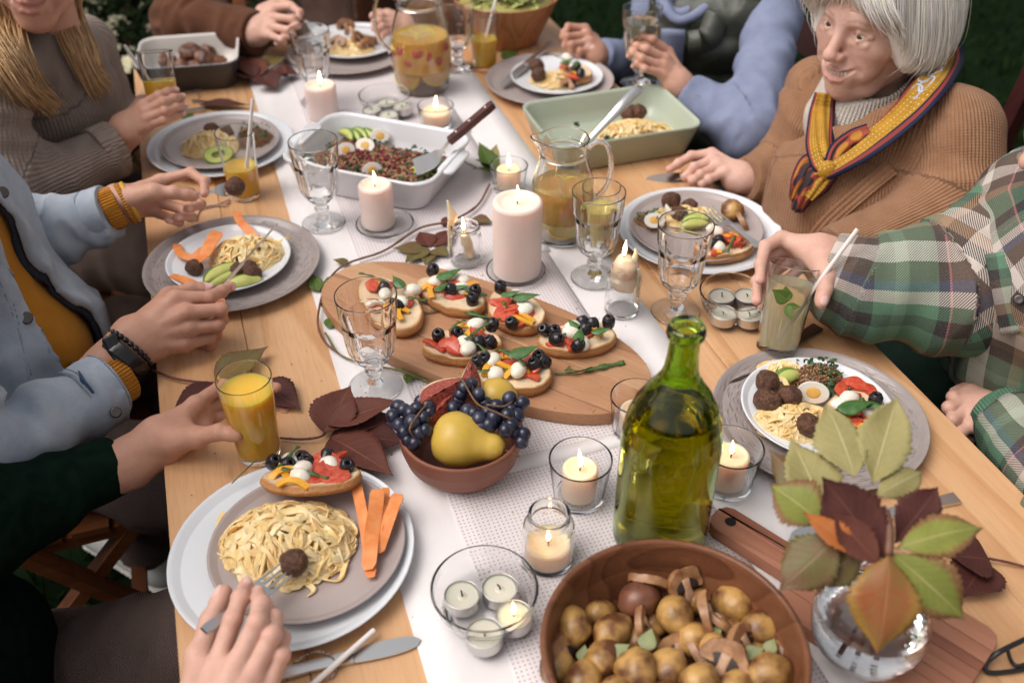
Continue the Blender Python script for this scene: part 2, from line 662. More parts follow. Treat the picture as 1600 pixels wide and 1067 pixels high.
def emit(name, col, st):
 m = bpy.data.materials.new(name); m.use_nodes = True
 nt = m.node_tree; nt.nodes.clear()
 e = nt.nodes.new('ShaderNodeEmission'); o = nt.nodes.new('ShaderNodeOutputMaterial')
 tc = nt.nodes.new('ShaderNodeTexCoord'); sp = nt.nodes.new('ShaderNodeSeparateXYZ')
 nt.links.new(tc.outputs['Generated'], sp.inputs[0])
 c = ramp(nt, sp.outputs[2], [(0.0, (1.0, .35, .08)), (.25, col), (1.0, (1.0, .55, .2))])
 nt.links.new(c, e.inputs[0])
 e.inputs[1].default_value = st
 nt.links.new(e.outputs[0], o.inputs[0])
 return m

MT = {}
PINE = MT['pine'] = wood('pine_boards', (.68, .415, .225), (.62, .345, .17), (.47, .225, .095), 1.0, 0, .42, True, ring=5.0, along=.07)
MT['pine_edge'] = PINE
MT['acacia'] = wood('acacia_boards', (.50, .27, .145), (.43, .215, .11), (.24, .105, .05), 1.3, 0, .5, ring=5, along=.10)
MT['acacia_pale'] = wood('acacia_pale', (.56, .335, .19), (.52, .29, .155), (.36, .18, .09), 1.3, 0, .5, ring=4, along=.10)
MT['beech'] = wood('beech_board', (.46, .205, .125), (.40, .165, .095), (.30, .11, .06), 1.2, 0, .45, ring=6, along=.05)
MT['beech_dark'] = wood('beech_board_dark', (.33, .125, .075), (.27, .10, .06), (.17, .055, .03), 1.2, 0, .45, ring=6, along=.05)
MT['bowlwood'] = wood('bowl_wood', (.215, .085, .04), (.16, .06, .027), (.08, .027, .012), 1.5, 0, .38, ring=5, along=.3)
MT['bowlwood_pale'] = wood('salad_bowl_wood', (.50, .24, .11), (.42, .18, .075), (.26, .095, .04), 1.5, 2, .4, ring=7, along=.2)
MT['clay'] = simple('red_clay', (.20, .064, .035), (.25, .085, .048), vs=18, bs=300, bstr=.12, rough=.5)
MT['chairwood'] = wood('chair_wood', (.22, .075, .026), (.17, .055, .02), (.11, .033, .012), 1.2, 0, .45, ring=6)
MT['redwood'] = wood('dark_red_wood', (.06, .014, .012), (.045, .01, .009), (.03, .006, .006), 1.2, 0, .4)
MT['white_china'] = simple('white_china', (.70, .72, .75), (.74, .755, .78), vs=8, rough=.12, spec=.5)
MT['taupe_china'] = simple('taupe_china', (.385, .32, .305), (.42, .355, .335), vs=14, bs=200, bstr=.05, rough=.22)
MT['white_enamel'] = simple('white_enamel', (.76, .76, .78), (.72, .72, .745), vs=10, rough=.14)
MT['sage_enamel'] = simple('sage_enamel', (.33, .38, .285), (.37, .415, .31), vs=10, rough=.3)
MT['sage_inside'] = simple('sage_inside', (.42, .47, .37), (.45, .50, .40), vs=10, rough=.3)
MT['dark_enamel'] = simple('dark_enamel', (.045, .043, .045), (.06, .056, .056), vs=30, rough=.35)
MT['cream_enamel'] = simple('cream_enamel', (.62, .58, .54), (.66, .62, .57), vs=20, rough=.3)

def speckle():
 m, nt, b = _new('speckled_stoneware')
 tc = nt.nodes.new('ShaderNodeTexCoord')
 sx = nt.nodes.new('ShaderNodeSeparateXYZ'); nt.links.new(tc.outputs['Object'], sx.inputs[0])
 r = math_(nt, 'SQRT', math_(nt, 'ADD', math_(nt, 'MULTIPLY', sx.outputs[0], sx.outputs[0]), math_(nt, 'MULTIPLY', sx.outputs[1], sx.outputs[1])))
 ang = math_(nt, 'ARCTAN2', sx.outputs[1], sx.outputs[0])
 cb = nt.nodes.new('ShaderNodeCombineXYZ')
 nt.links.new(math_(nt, 'MULTIPLY', r, 260.0), cb.inputs[0]); nt.links.new(math_(nt, 'MULTIPLY', ang, 9.0), cb.inputs[1])
 vo = nt.nodes.new('ShaderNodeTexVoronoi'); vo.inputs['Scale'].default_value = 1.0; nt.links.new(cb.outputs[0], vo.inputs['Vector'])
 on = ramp(nt, r, [(.088, 0.0), (.096, 1.0), (.126, 1.0), (.132, 0.0)])
 dim = math_(nt, 'MULTIPLY', ramp(nt, vo.outputs['Distance'], [(.2, 1.0), (.55, 0.0)]), on)
 c = mix(nt, math_(nt, 'MULTIPLY', dim, .55), (.315, .265, .25), (.20, .165, .155))
 c = mix(nt, .35, c, ramp(nt, noise(nt, tc.outputs['Object'], 30, 4), [(.3, (.26, .22, .21)), (.7, (.40, .345, .33))]))
 c = mix(nt, ramp(nt, noise(nt, tc.outputs['Object'], 900, 1), [(.70, 0.0), (.74, .6)]), c, (.55, .50, .47))
 nt.links.new(c, b.inputs['Base Color'])
 setp(b, rough=.2)
 bump(nt, b, math_(nt, 'SUBTRACT', 1.0, dim), .7, .0012)
 return m
MT['stoneware'] = speckle()

def runner_plain():
 m, nt, b = _new('plain_white_cloth')
 vec = coords(nt)
 w = nt.nodes.new('ShaderNodeTexWave'); w.inputs['Scale'].default_value = 450; w.bands_direction = 'X'; nt.links.new(vec, w.inputs['Vector'])
 w2 = nt.nodes.new('ShaderNodeTexWave'); w2.inputs['Scale'].default_value = 450; w2.bands_direction = 'Y'; nt.links.new(vec, w2.inputs['Vector'])
 h = math_(nt, 'ADD', w.outputs['Fac'], w2.outputs['Fac'])
 nt.links.new(ramp(nt, noise(nt, vec, 12, 4), [(.3, (.78, .735, .73)), (.7, (.83, .79, .785))]), b.inputs['Base Color'])
 setp(b, rough=.85, sheen=.2)
 bump(nt, b, h, .25, .0004)
 return m
MT['cloth'] = runner_plain()
def weave():
 m, nt, b = _new('woven_band')
 tc = nt.nodes.new('ShaderNodeTexCoord')
 sx = nt.nodes.new('ShaderNodeSeparateXYZ'); nt.links.new(tc.outputs['Object'], sx.inputs[0])
 nz = noise(nt, tc.outputs['Object'], 70, 3)
 P1 = 2 * PI / .0054
 a = math_(nt, 'SINE', math_(nt, 'ADD', math_(nt, 'MULTIPLY', sx.outputs[0], P1), math_(nt, 'MULTIPLY', nz, 3.2)))
 c_ = math_(nt, 'SINE', math_(nt, 'ADD', math_(nt, 'MULTIPLY', sx.outputs[1], P1), math_(nt, 'MULTIPLY', nz, 3.2)))
 hole = math_(nt, 'MULTIPLY', math_(nt, 'MAXIMUM', a, 0.0), math_(nt, 'MAXIMUM', c_, 0.0))
 hole = ramp(nt, hole, [(.15, 0.0), (.6, 1.0)])
 c = mix(nt, hole, (.72, .66, .665), (.42, .345, .35))
 nt.links.new(c, b.inputs['Base Color'])
 setp(b, rough=.9)
 bump(nt, b, math_(nt, 'SUBTRACT', 1.0, hole), .6, .0012)
 return m
MT['weave'] = weave()

MT['glass'] = glassm('clear_glass', (.99, .995, .995), 1.45)
MT['green_glass'] = glassm('green_glass', (.43, .61, .10), 1.45)
MT['vase_glass'] = glassm('vase_glass', (.98, .98, .98), 1.45)
MT['water'] = glassm('water', (1, 1, 1), 1.33)
MT['wine'] = glassm('white_wine', (.90, .40, .03), 1.33)
MT['lemonade'] = simple('cloudy_lemonade', (1.0, .93, .66), rough=.06, trans=.7, ior=1.33, sss=.6, sssscale=.02)
MT['punch'] = simple('orange_punch', (1.0, .50, .13), rough=.08, trans=.12, ior=1.33, sss=.85, sssscale=.03, sssr=(1, .6, .25))
MT['pale_punch'] = simple('pale_punch', (1.0, .62, .22), rough=.03, trans=.62, ior=1.33, sss=.8, sssscale=.04, sssr=(1, .6, .25))
MT['pale_juice'] = simple('pale_yellow_juice', (1.0, .70, .18), rough=.1, trans=.2, ior=1.33, sss=.8, sssscale=.03, sssr=(1, .7, .3))
MT['wine_cup'] = simple('pale_wine', (1.0, .93, .72), rough=.03, trans=.96, ior=1.33)
MT['juice'] = simple('orange_juice', (1.0, .52, .05), (1.0, .56, .07), vs=60, rough=.12, sss=.85, sssscale=.03, sssr=(1, .7, .25))
MT['wax'] = simple('pale_wax', (.80, .655, .60), (.84, .70, .64), vs=25, rough=.45, sss=.6, sssscale=.025, sssr=(1, .55, .35))
MT['wax_warm'] = simple('ivory_wax', (.82, .62, .44), (.85, .67, .50), vs=25, rough=.4, sss=.8, sssscale=.03, sssr=(1, .5, .25))
MT['wax_tea'] = simple('tealight_wax', (.60, .57, .47), (.66, .62, .52), vs=40, rough=.35, sss=.3, sssscale=.01)
MT['foil'] = simple('aluminium_cup', (.62, .60, .58), rough=.35, metal=.9)
MT['wick'] = simple('burnt_wick', (.012, .010, .009), rough=.9)
MT['flame'] = emit('candle_flame', (1.0, .78, .42), 14.0)
MT['steel'] = simple('polished_steel', (.70, .69, .68), rough=.30, metal=1.0)
MT['steel_dark'] = simple('dark_steel', (.13, .11, .10), rough=.3, metal=.9)
MT['straw'] = simple('paper_straw', (.80, .74, .70), rough=.7)
MT['twine'] = simple('striped_twine', (.55, .42, .36), (.09, .04, .035), vs=700, rough=.9, lo=.47, hi=.53)
MT['plastic_black'] = simple('black_plastic', (.012, .012, .013), rough=.25)
MT['rosewood'] = simple('rosewood_handle', (.10, .03, .022), (.06, .016, .013), vs=80, rough=.4)

# food
MT['pasta'] = simple('egg_pasta', (.93, .70, .38), (.87, .57, .23), vs=50, bs=400, bstr=.1, rough=.36, sss=.35, sssscale=.006, sssr=(1, .6, .25))
MT['meatball'] = simple('browned_meat', (.15, .058, .024), (.05, .018, .010), vs=170, bs=240, bstr=1.0, bd=.004, rough=.5)
MT['mozz'] = simple('mozzarella', (.82, .77, .67), (.80, .74, .62), vs=40, rough=.3, sss=.4, sssscale=.008)
MT['eggwhite'] = simple('egg_white', (.80, .76, .68), rough=.35, sss=.3, sssscale=.005)
MT['yolk'] = simple('egg_yolk', (.80, .48, .12), (.72, .40, .08), vs=200, rough=.6)
MT['olive'] = simple('black_olive', (.012, .010, .013), (.02, .016, .018), vs=200, bs=300, bstr=.15, rough=.22)
MT['tomato'] = simple('tomato_flesh', (.52, .045, .025), (.62, .13, .06), vs=170, bs=220, bstr=.4, rough=.18, sss=.2, sssscale=.005, sssr=(1, .3, .2))
MT['pepper'] = simple('yellow_pepper', (.82, .42, .04), (.76, .34, .03), vs=80, rough=.25)
MT['carrot'] = simple('carrot', (.72, .21, .05), (.80, .30, .10), vs=80, rough=.45, rnd=True)
MT['avocado'] = simple('avocado_flesh', (.56, .55, .17), (.42, .50, .11), vs=60, rough=.4)
MT['avoskin'] = simple('avocado_rind', (.11, .20, .03), (.18, .28, .05), vs=120, rough=.4)
MT['grain'] = simple('cooked_grain', (1, 1, 1), colattr=True, rough=.5)
MT['mush'] = simple('fried_mushroom', (.42, .22, .10), (.24, .105, .045), vs=90, bs=300, bstr=.3, rough=.4)
MT['gill'] = simple('mushroom_gills', (.018, .010, .008), (.04, .022, .016), vs=300, rough=.6)
MT['mushcut'] = simple('mushroom_flesh', (.50, .31, .19), (.36, .19, .10), vs=90, rough=.45)
MT['potato'] = simple('potato_skin', (.52, .295, .09), (.12, .042, .016), vs=40, bs=160, bstr=.5, rough=.36, lo=.38, hi=.60, vdet=6)
MT['potato_dark'] = simple('roasted_potato_skin', (.22, .085, .045), (.11, .04, .025), vs=60, bs=160, bstr=.3, rough=.35)
MT['grape'] = simple('dark_grape', (.010, .011, .030), (.065, .07, .115), vs=45, rough=.3, lo=.45, hi=.8, coat=.2)
MT['stem'] = simple('brown_stem', (.13, .062, .03), (.20, .10, .04), vs=120, rough=.6)
MT['pear'] = simple('pear_skin', (.66, .43, .085), (.55, .36, .05), vs=22, bs=500, bstr=.08, rough=.38)
MT['figskin'] = simple('fig_skin', (.035, .016, .03), (.075, .028, .04), vs=60, rough=.45)
MT['figflesh'] = simple('fig_flesh', (.42, .085, .045), (.20, .03, .03), vs=330, bs=350, bstr=.9, bd=.002, rough=.25)
MT['figrim'] = simple('fig_pith', (.66, .50, .33), (.60, .40, .24), vs=90, rough=.5)
MT['bread'] = simple('toasted_bread', (1, 1, 1), colattr=True, bs=220, bstr=.8, bd=.002, rough=.7)
MT['basil'] = simple('basil_leaf', (.035, .105, .022), (.075, .17, .035), vs=120, bs=160, bstr=.4, rough=.35)
MT['rocket'] = simple('rocket_leaf', (.045, .10, .025), (.085, .155, .04), vs=120, rough=.5)
MT['herb'] = simple('dark_herb', (.018, .055, .012), (.04, .09, .02), vs=200, rough=.55)
MT['lemon'] = simple('lemon_flesh', (1.0, .80, .36), (1.0, .68, .22), vs=120, rough=.25, sss=.8, sssscale=.03)
MT['lemonrim'] = simple('lemon_rind', (1.0, .62, .10), rough=.35, sss=.5, sssscale=.02)
MT['peach'] = simple('peach_flesh', (1.0, .50, .17), (1.0, .40, .15), vs=90, rough=.3, sss=.8, sssscale=.03)
MT['berry'] = simple('strawberry', (.60, .06, .05), (.68, .18, .12), vs=160, rough=.3)
MT['meat'] = simple('roast_meat', (.20, .075, .035), (.05, .018, .012), vs=50, bs=150, bstr=.8, bd=.003, rough=.35)

def leafm(name, c1, c2, vein, vs=22, rough=.42, c3=None):
 m, nt, b = _new(name)
 vec = coords(nt, rnd=True)
 c = ramp(nt, noise(nt, vec, vs, 4, .6), [(.35, c1), (.62, c2)])
 su = attr(nt, 'su'); sv = attr(nt, 'sv')     # su 0..1 along the midrib, sv -1..1 across
 av = math_(nt, 'ABSOLUTE', sv)
 if c3: c = mix(nt, ramp(nt, math_(nt, 'ADD', av, math_(nt, 'MULTIPLY', su, .35)), [(.75, 0.0), (1.15, .85)]), c, c3)
 mid = ramp(nt, av, [(.02, 1.0), (.05, 0.0)])
 sd = math_(nt, 'FRACT', math_(nt, 'SUBTRACT', math_(nt, 'MULTIPLY', su, 9.0), math_(nt, 'MULTIPLY', av, 2.4)))
 side = ramp(nt, sd, [(.0, .8), (.07, 0.0), (.93, 0.0), (1.0, .8)])
 v = math_(nt, 'MAXIMUM', mid, math_(nt, 'MULTIPLY', side, .55))
 c = mix(nt, v, c, vein)
 nt.links.new(c, b.inputs['Base Color'])
 setp(b, rough=rough, spec=.25)
 bump(nt, b, math_(nt, 'SUBTRACT', math_(nt, 'MULTIPLY', noise(nt, vec, 160, 2), .3), v), .35, .0012)
 return m
MT['leaf_purple'] = leafm('purple_vine_leaf', (.085, .024, .016), (.125, .038, .024), (.17, .065, .045), rough=.6)
MT['leaf_dark'] = leafm('dark_purple_leaf', (.055, .016, .013), (.085, .025, .019), (.12, .042, .032), rough=.6)
MT['leaf_green'] = leafm('olive_green_leaf', (.26, .26, .055), (.18, .20, .04), (.34, .31, .11), c3=(.20, .075, .04))
MT['leaf_pale'] = leafm('pale_leaf_underside', (.36, .31, .135), (.29, .25, .095), (.46, .39, .20), rough=.6)
MT['leaf_mixed'] = leafm('turning_leaf', (.28, .070, .026), (.22, .125, .035), (.30, .12, .05), vs=22, c3=(.30, .17, .035))
MT['leaf_orange'] = leafm('orange_leaf', (.42, .13, .03), (.30, .09, .03), (.45, .18, .06), vs=16)
MT['leaf_fresh'] = leafm('fresh_green_leaf', (.10, .16, .03), (.07, .12, .022), (.18, .23, .06))
MT['leaf_brown'] = leafm('brown_green_leaf', (.15, .075, .038), (.13, .115, .035), (.22, .14, .07), vs=26)
MT['vine_red'] = simple('red_vine_stem', (.12, .03, .028), (.17, .05, .04), vs=60, rough=.5)
MT['vine_green'] = simple('green_vine_stem', (.20, .19, .06), (.15, .11, .04), vs=40, rough=.5)
MT['vine_brown'] = simple('brown_vine_stem', (.13, .055, .03), (.19, .085, .045), vs=60, rough=.55)
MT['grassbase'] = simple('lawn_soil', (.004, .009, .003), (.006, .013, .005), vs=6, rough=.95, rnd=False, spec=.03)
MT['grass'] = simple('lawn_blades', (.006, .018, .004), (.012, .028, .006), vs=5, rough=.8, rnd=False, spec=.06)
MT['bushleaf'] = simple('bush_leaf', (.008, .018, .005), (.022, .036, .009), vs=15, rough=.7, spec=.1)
MT['sagel'] = simple('sage_leaf', (.20, .23, .10), (.29, .31, .15), vs=60, bs=300, bstr=.3, rough=.6)
MT['petal'] = simple('cream_petal', (.62, .58, .36), (.66, .62, .45), vs=50, rough=.6)
# ---------------- lawn, bush, table, runner ----------------
def build_ground():
 g = 90
 xs = np.concatenate([[-200, -60, -20], np.linspace(-6, 6, g), [20, 60, 200]])
 X, Y = np.meshgrid(xs, xs + 2.0)
 p = np.stack([X, Y, np.zeros_like(X)], -1).reshape(-1, 3)
 p[:, 2] = .02 * fbm(p, 1.1, 3) * (np.abs(p[:, 0]) < 7)
 m = M(); m.add(p, grid_faces(len(xs), len(xs)))
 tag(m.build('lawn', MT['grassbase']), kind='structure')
 # blades where the photograph looks past the table
 r = rng(11)
 n = 70000
 q = np.stack([r.uniform(-2.6, 3.6, n), r.uniform(-.2, 6.5, n), np.zeros(n)], 1)
 far = q[:, 1] > 3.6
 q[far] = np.stack([r.uniform(-3.5, 5.5, far.sum()), r.uniform(3.6, 8.0, far.sum()), np.zeros(far.sum())], 1)
 q[:, 2] = .02 * fbm(q, 1.1, 3) - .004
 h = r.uniform(.03, .075, n) * (1 + .4 * vnoise(q, .35, 2)); a = r.uniform(0, 6.28, n); w = r.uniform(.003, .006, n)
 d = np.stack([np.cos(a), np.sin(a), 0 * a], 1) * w[:, None]
 ln = np.stack([r.normal(0, .022, n), r.normal(0, .022, n), h], 1)
 v = np.stack([q - d, q + d, q + ln * .55 + d * .7, q + ln * .55 - d * .7, q + ln * np.array([1.6, 1.6, 1.0])], 1).reshape(-1, 3)
 f = []
 for i in range(n):
  k = 5 * i
  f.append([k, k + 1, k + 2, k + 3]); f.append([k + 3, k + 2, k + 4])
 m = M(); m.add(v, f)
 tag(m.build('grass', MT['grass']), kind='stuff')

def leaf_blob(m, c, r, n, seed, lo=.02, hi=.045, flat=1.0):
 rr = rng(seed)
 for _ in range(n):
  d = rr.normal(size=3); d /= np.linalg.norm(d)
  p = np.asarray(c) + d * np.asarray(r) * rr.uniform(.35, 1.05) ** .5
  if p[2] < .02: continue
  L = rr.uniform(lo, hi); R = rrot(rr)
  v = np.array([[0, 0, 0], [L * .45, L * .28, .004], [L, 0, -.003], [L * .45, -L * .28, .004]]) @ R.T + p
  m.add(v, [[0, 1, 2, 3]])

def build_bush():
 spots = [(150, 40, 3.3, .62), (235, 70, 3.5, .6), (60, 60, 3.4, .6), (300, 10, 3.7, .55), (205, 150, 3.05, .42), (400, -40, 4.2, .6)]
 for i, (px, py, d, R) in enumerate(spots):
  c = D(px, py, d)
  base = V3(c[0], c[1], 0)
  lab = ['flowering bush behind the blonde woman beside the pale casserole', 'dark bush with cream flowers left of the brown jacket', 'dark bush behind the hair of the blonde woman',
    'dark shrub beyond the arm of the brown jacket', 'low flowering bush by the table corner beside the straw', 'dark shrub behind the person in brown'][i]
  t = thing('bush', lab, 'bush', base, group='bushes beyond the far end of the table')
  m = M()
  leaf_blob(m, (0, 0, max(c[2], .25)), (R * .75, R * .6, max(c[2], .25) * 1.25), 2600, 40 + i)
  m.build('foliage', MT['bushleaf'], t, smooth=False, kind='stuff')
  m = M(); rr = rng(60 + i)
  for k in range(7):
   e = V3(rr.uniform(-R, R) * .5, rr.uniform(-R, R) * .4, max(c[2], .25) * 1.3)
   v, f, _ = tube(curve([V3(0, 0, 0), e * .5 + rr.normal(0, .03, 3), e], 6), np.linspace(.012, .004, 6), 5)
   m.add(v, f)
  m.build('stem', MT['stem'], t)
 # flowers one sees: pixel, depth, size
 fl = [(143, 13, 3.0, .034), (178, 36, 2.95, .034), (194, 35, 3.0, .022), (158, 38, 3.05, .022), (173, 58, 2.9, .024), (162, 3, 3.2, .022), (235, 45, 3.2, .018), (198, 98, 2.75, .026), (205, 80, 2.85, .016), (184, 75, 2.9, .015), (128, 25, 3.1, .018), (222, 8, 3.3, .014), (196, 108, 2.7, .02)]
 bushes = [o for o in bpy.data.objects if o.name.startswith('bush') and o.type == 'EMPTY']
 for i, (px, py, d, s) in enumerate(fl):
  c = D(px, py, d)
  b = min(bushes, key=lambda o: (o.location.x - c[0]) ** 2 + (o.location.y - c[1]) ** 2)
  m = M(); rr = rng(90 + i)
  for ring, (np_, rad, lift) in enumerate(((8, 1.0, .15), (7, .72, .4), (5, .42, .65))):
   for k in range(np_):
    a = k * 2 * PI / np_ + ring * .4 + rr.uniform(-.2, .2)
    u = V3(math.cos(a), math.sin(a), 0); w = V3(-u[1], u[0], 0); z = V3(0, 0, 1)
    L = s * rad
    pts = np.array([0 * u, u * L * .5 + w * L * .33 + z * L * lift * .5, u * L + z * L * lift, u * L * .5 - w * L * .33 + z * L * lift * .5])
    m.add(pts, [[0, 1, 2, 3]])
  R = rotx(rr.uniform(.3, 1.0)) @ rotz(rr.uniform(0, 6))
  m.v = [v @ R.T for v in m.v]
  m.build('flower', MT['petal'], b, loc=Vector(c) - b.location)

def place(o, p): o.location = tuple(p)

def build_table():
 t = thing('dining_table', 'long pale pine table laid for an outdoor dinner', 'table', (TL0[0], TL0[1], 0), TANG)
 # local frame: x = across (width) to the right, y = along
 s0, s1, w = -.42, 1.652, 1.0
 r = rng(3)
 edges = [0, .128, .262, .395, .52, .648, .77, .884, 1.0]
 for i in range(8):
  a, b = edges[i] + .0003, edges[i + 1] - .0003
  v, f = box(s1 - s0, b - a, .038, bev=.0012)
  m = M(); m.add(v, f)
  o = m.build('plank', PINE, t, loc=((a + b) / 2, (s0 + s1) / 2, TZ - .019 - r.uniform(0, .0003)), rot=(0, 0, PI / 2), smooth=False)
 m = M(); v, f = box(w - .16, .022, .09, bev=.002); m.add(v, f)
 m.build('apron', PINE, t, loc=(.5, s0 + .09, TZ - .085), smooth=False)
 m.build('apron', PINE, t, loc=(.5, s1 - .09, TZ - .085), smooth=False)
 m = M(); v, f = box(.022, s1 - s0 - .22, .09, bev=.002); m.add(v, f)
 for x in (.09, .91): m.build('apron', PINE, t, loc=(x, (s0 + s1) / 2, TZ - .085), smooth=False)
 m = M(); v, f = box(.065, .065, TZ - .04, bev=.003); m.add(v, f)
 for x in (.07, .93):
  for y in (s0 + .07, s1 - .07):
   m.build('leg', PINE, t, loc=(x, y, (TZ - .04) / 2), smooth=False)

def cloth_sheet(x0, x1, y0, y1, z, th, seed, nx=14, ny=120, amp=.0006):
 X, Y = np.meshgrid(np.linspace(x0, x1, nx), np.linspace(y0, y1, ny))
 p = np.stack([X, Y, np.zeros_like(X)], -1).reshape(-1, 3)
 p[:, 2] = z + amp * (fbm(p, .12, seed) + 1.0)
 q = p.copy(); q[:, 2] = z - th
 n = nx * ny
 f = grid_faces(ny, nx)
 ring = list(range(nx)) + [i * nx + nx - 1 for i in range(1, ny)] + [(ny - 1) * nx + j for j in range(nx - 2, -1, -1)] + [i * nx for i in range(ny - 2, 0, -1)]
 g = [[a, a + n, b + n, b] for a, b in zip(ring, ring[1:] + ring[:1])]
 m = M(); m.add(np.concatenate([p, q]), f + g)
 return m

RZ = TZ + .0015      # top of the white cloth
def build_runner():
 t = thing('table_runner', 'white table runner with a grey woven band along the middle', 'table runner', TL0, TANG)
 cloth_sheet(.240, .720, -.42, 1.60, .0009, .0008, 5).build('cloth', MT['cloth'], t)
 cloth_sheet(.327, .628, -.42, 1.60, .0023, .0008, 5).build('woven_band', MT['weave'], t)
 for s in (.165, .625, 1.085, -.295):
  cloth_sheet(.322, .633, s - .0115, s + .0115, .0036, .0008, 5, nx=14, ny=3).build('cross_stripe', MT['cloth'], t)

build_ground(); build_bush(); build_table(); build_runner()
# ---------------- plates, dishes, boards, glass, candles ----------------
def plate(name, label, px, py, d, mat, z=TZ, h=.020, flat=.62, group=None, loc=None):
 R = d / 2
 c = W(px, py, z + h) if loc is None else np.asarray(loc)
 prof = [(0, .0022), (R * .5, .0022), (R * .53, 0), (R * .57, 0), (R * .60, .003), (R * .8, .0075), (R * .95, h * .78), (R * .995, h - .0016), (R, h - .0004), (R * .992, h + .0008), (R * .965, h - .0006),
   (R * .90, h * .66 + .001), (R * flat, .0075), (R * .5, .0062), (0, .006)]
 v, f = lathe(prof, 72)
 m = M(); m.add(v, f)
 o = m.build(name, mat, None, loc=(c[0], c[1], z))
 tag(o, label, 'plate', group)
 return np.array([c[0], c[1], z]), z + .0062

def rdish(name, label, cs, ang, L, Wd, h, out, inn, z, lip=.008, th=.006, r=.035, handles=False):
 t = thing(name, label, 'baking dish', (cs[0], cs[1], z), ang)
 a, b = L / 2, Wd / 2
 k = .88
 m = M()
 loops = [lp(rrect(a * k - .004, b * k - .004, r * .8), 0), lp(rrect(a * k, b * k, r * .8), .004), lp(rrect(a * .985, b * .985, r), h * .8), lp(rrect(a, b, r), h - .006), lp(rrect(a + lip * .5, b + lip * .5, r), h - .003), lp(rrect(a + lip * .5, b + lip * .5, r), h), lp(rrect(a, b, r), h + .0012)]
 v, f = loft(loops, True, False); m.add(v, f); m.build('outside', out, t)
 m = M()
 loops = [lp(rrect(a, b, r), h + .0012), lp(rrect(a - th * .6, b - th * .6, r), h + .0006), lp(rrect(a - th, b - th, r), h - .004), lp(rrect(a * .95 - th, b * .95 - th, r * .9), h * .5), lp(rrect(a * k - th, b * k - th, r * .8), .012), lp(rrect(a * k - th - .01, b * k - th - .01, r * .7), th)]
 v, f = loft(loops, False, True); m.add(v, f); m.build('inside', inn, t)
 if handles:
  for s in (-1, 1):
   m = M()
   o1 = rrect(.016, b * .42, .012, 6)
   o1 = o1 + np.array([s * (a + .004), 0])
   v, f = slab(o1 * np.array([1, 1]), h - .008, h - .001, .003); m.add(v, f); m.build('handle', out, t)
 return t

def bowl_lathe(name, label, cat, loc, prof, mat, n=64, group=None, mod=None):
 v, f = lathe(prof, n, mod); m = M(); m.add(v, f)
 o = m.build(name, mat, None, loc=tuple(loc)); tag(o, label, cat, group); return o

# --- plates: charger then inner plate
PL = {}
def setting(key, cl, px, py, d, cm, il, px2, py2, d2, im):
 base, z1 = plate('charger_plate', cl, px, py, d, MT[cm], group='large charger plates')
 b2, z2 = plate('dinner_plate', il, px2, py2, d2, MT[im], z=z1 + .0012, h=.018, group='smaller plates on the chargers')
 PL[key] = (b2, z2)
setting('front', 'white charger plate at the front left, pasta plate on top', 457, 855, .276, 'white_china', 'taupe plate of plain pasta and carrot strips on the front white charger', 480, 846, .222, 'taupe_china')
setting('denim', 'grey speckled charger plate in front of the denim jacket', 363, 407, .278, 'stoneware', 'small white plate of pasta and avocado on the left speckled charger', 357, 401, .196, 'white_china')
setting('blonde', 'white charger plate below the blonde woman with a full plate on it', 345, 222, .276, 'white_china', 'taupe plate with avocado half below the blonde woman', 344, 219, .225, 'taupe_china')
setting('far', 'taupe charger plate at the far end by the brown jacket', 545, 77, .28, 'taupe_china', 'white plate of fried mushrooms before the brown jacket', 552, 62, .215, 'white_china')
setting('vest', 'taupe charger plate in front of the quilted vest', 859, 122, .278, 'taupe_china', 'white plate of pasta with cutlery in front of the quilted vest', 870, 116, .20, 'white_china')
setting('old', 'white charger plate in front of the white-haired woman', 1093, 356, .274, 'white_china', 'taupe plate in front of the white-haired woman', 1087, 350, .225, 'taupe_china')
setting('plaid', 'grey speckled charger plate beside the plaid shirt', 1280, 646, .278, 'stoneware', 'white plate of pasta and egg salad beside the plaid shirt', 1278, 633, .20, 'white_china')

# --- dishes
c = W(612, 262, TZ + .035)
WHITE_DISH = (c, TANG - math.radians(38) + math.radians(0))
def tang(s, w): return T(s, w)
A_ = T(.893, .284); B_ = T(1.095, .377)
wd_c = W(592, 256, TZ + .03); wd_a = math.atan2(*(W(740, 222, TZ + .06) - W(515, 183, TZ + .06))[[1, 0]])
WD = rdish('white_baking_dish', 'white ceramic baking dish of grain and pomegranate salad', wd_c, wd_a, .292, .212, .062, MT['white_enamel'], MT['white_enamel'], RZ + .002, lip=.006, r=.04, handles=True)
gd_a = math.atan2(*(W(1095, 205, TZ + .06) - W(905, 235, TZ + .06))[[1, 0]])
gd_c = W(952, 203, TZ + .03)
GD = rdish('green_baking_dish', 'sage green baking dish of pasta at the right table edge', gd_c, gd_a, .30, .205, .062, MT['sage_enamel'], MT['sage_inside'], TZ + .0006, lip=.003, r=.03)
kd_c = W(298, 100, TZ + .03); kd_a = math.atan2(*(W(372, 97, TZ + .06) - W(225, 108, TZ + .06))[[1, 0]])
KD = rdish('dark_casserole', 'grey casserole with cream inside holding roasted meat', kd_c, kd_a, .215, .185, .06, MT['dark_enamel'], MT['cream_enamel'], TZ + .0006, lip=.004, r=.035)

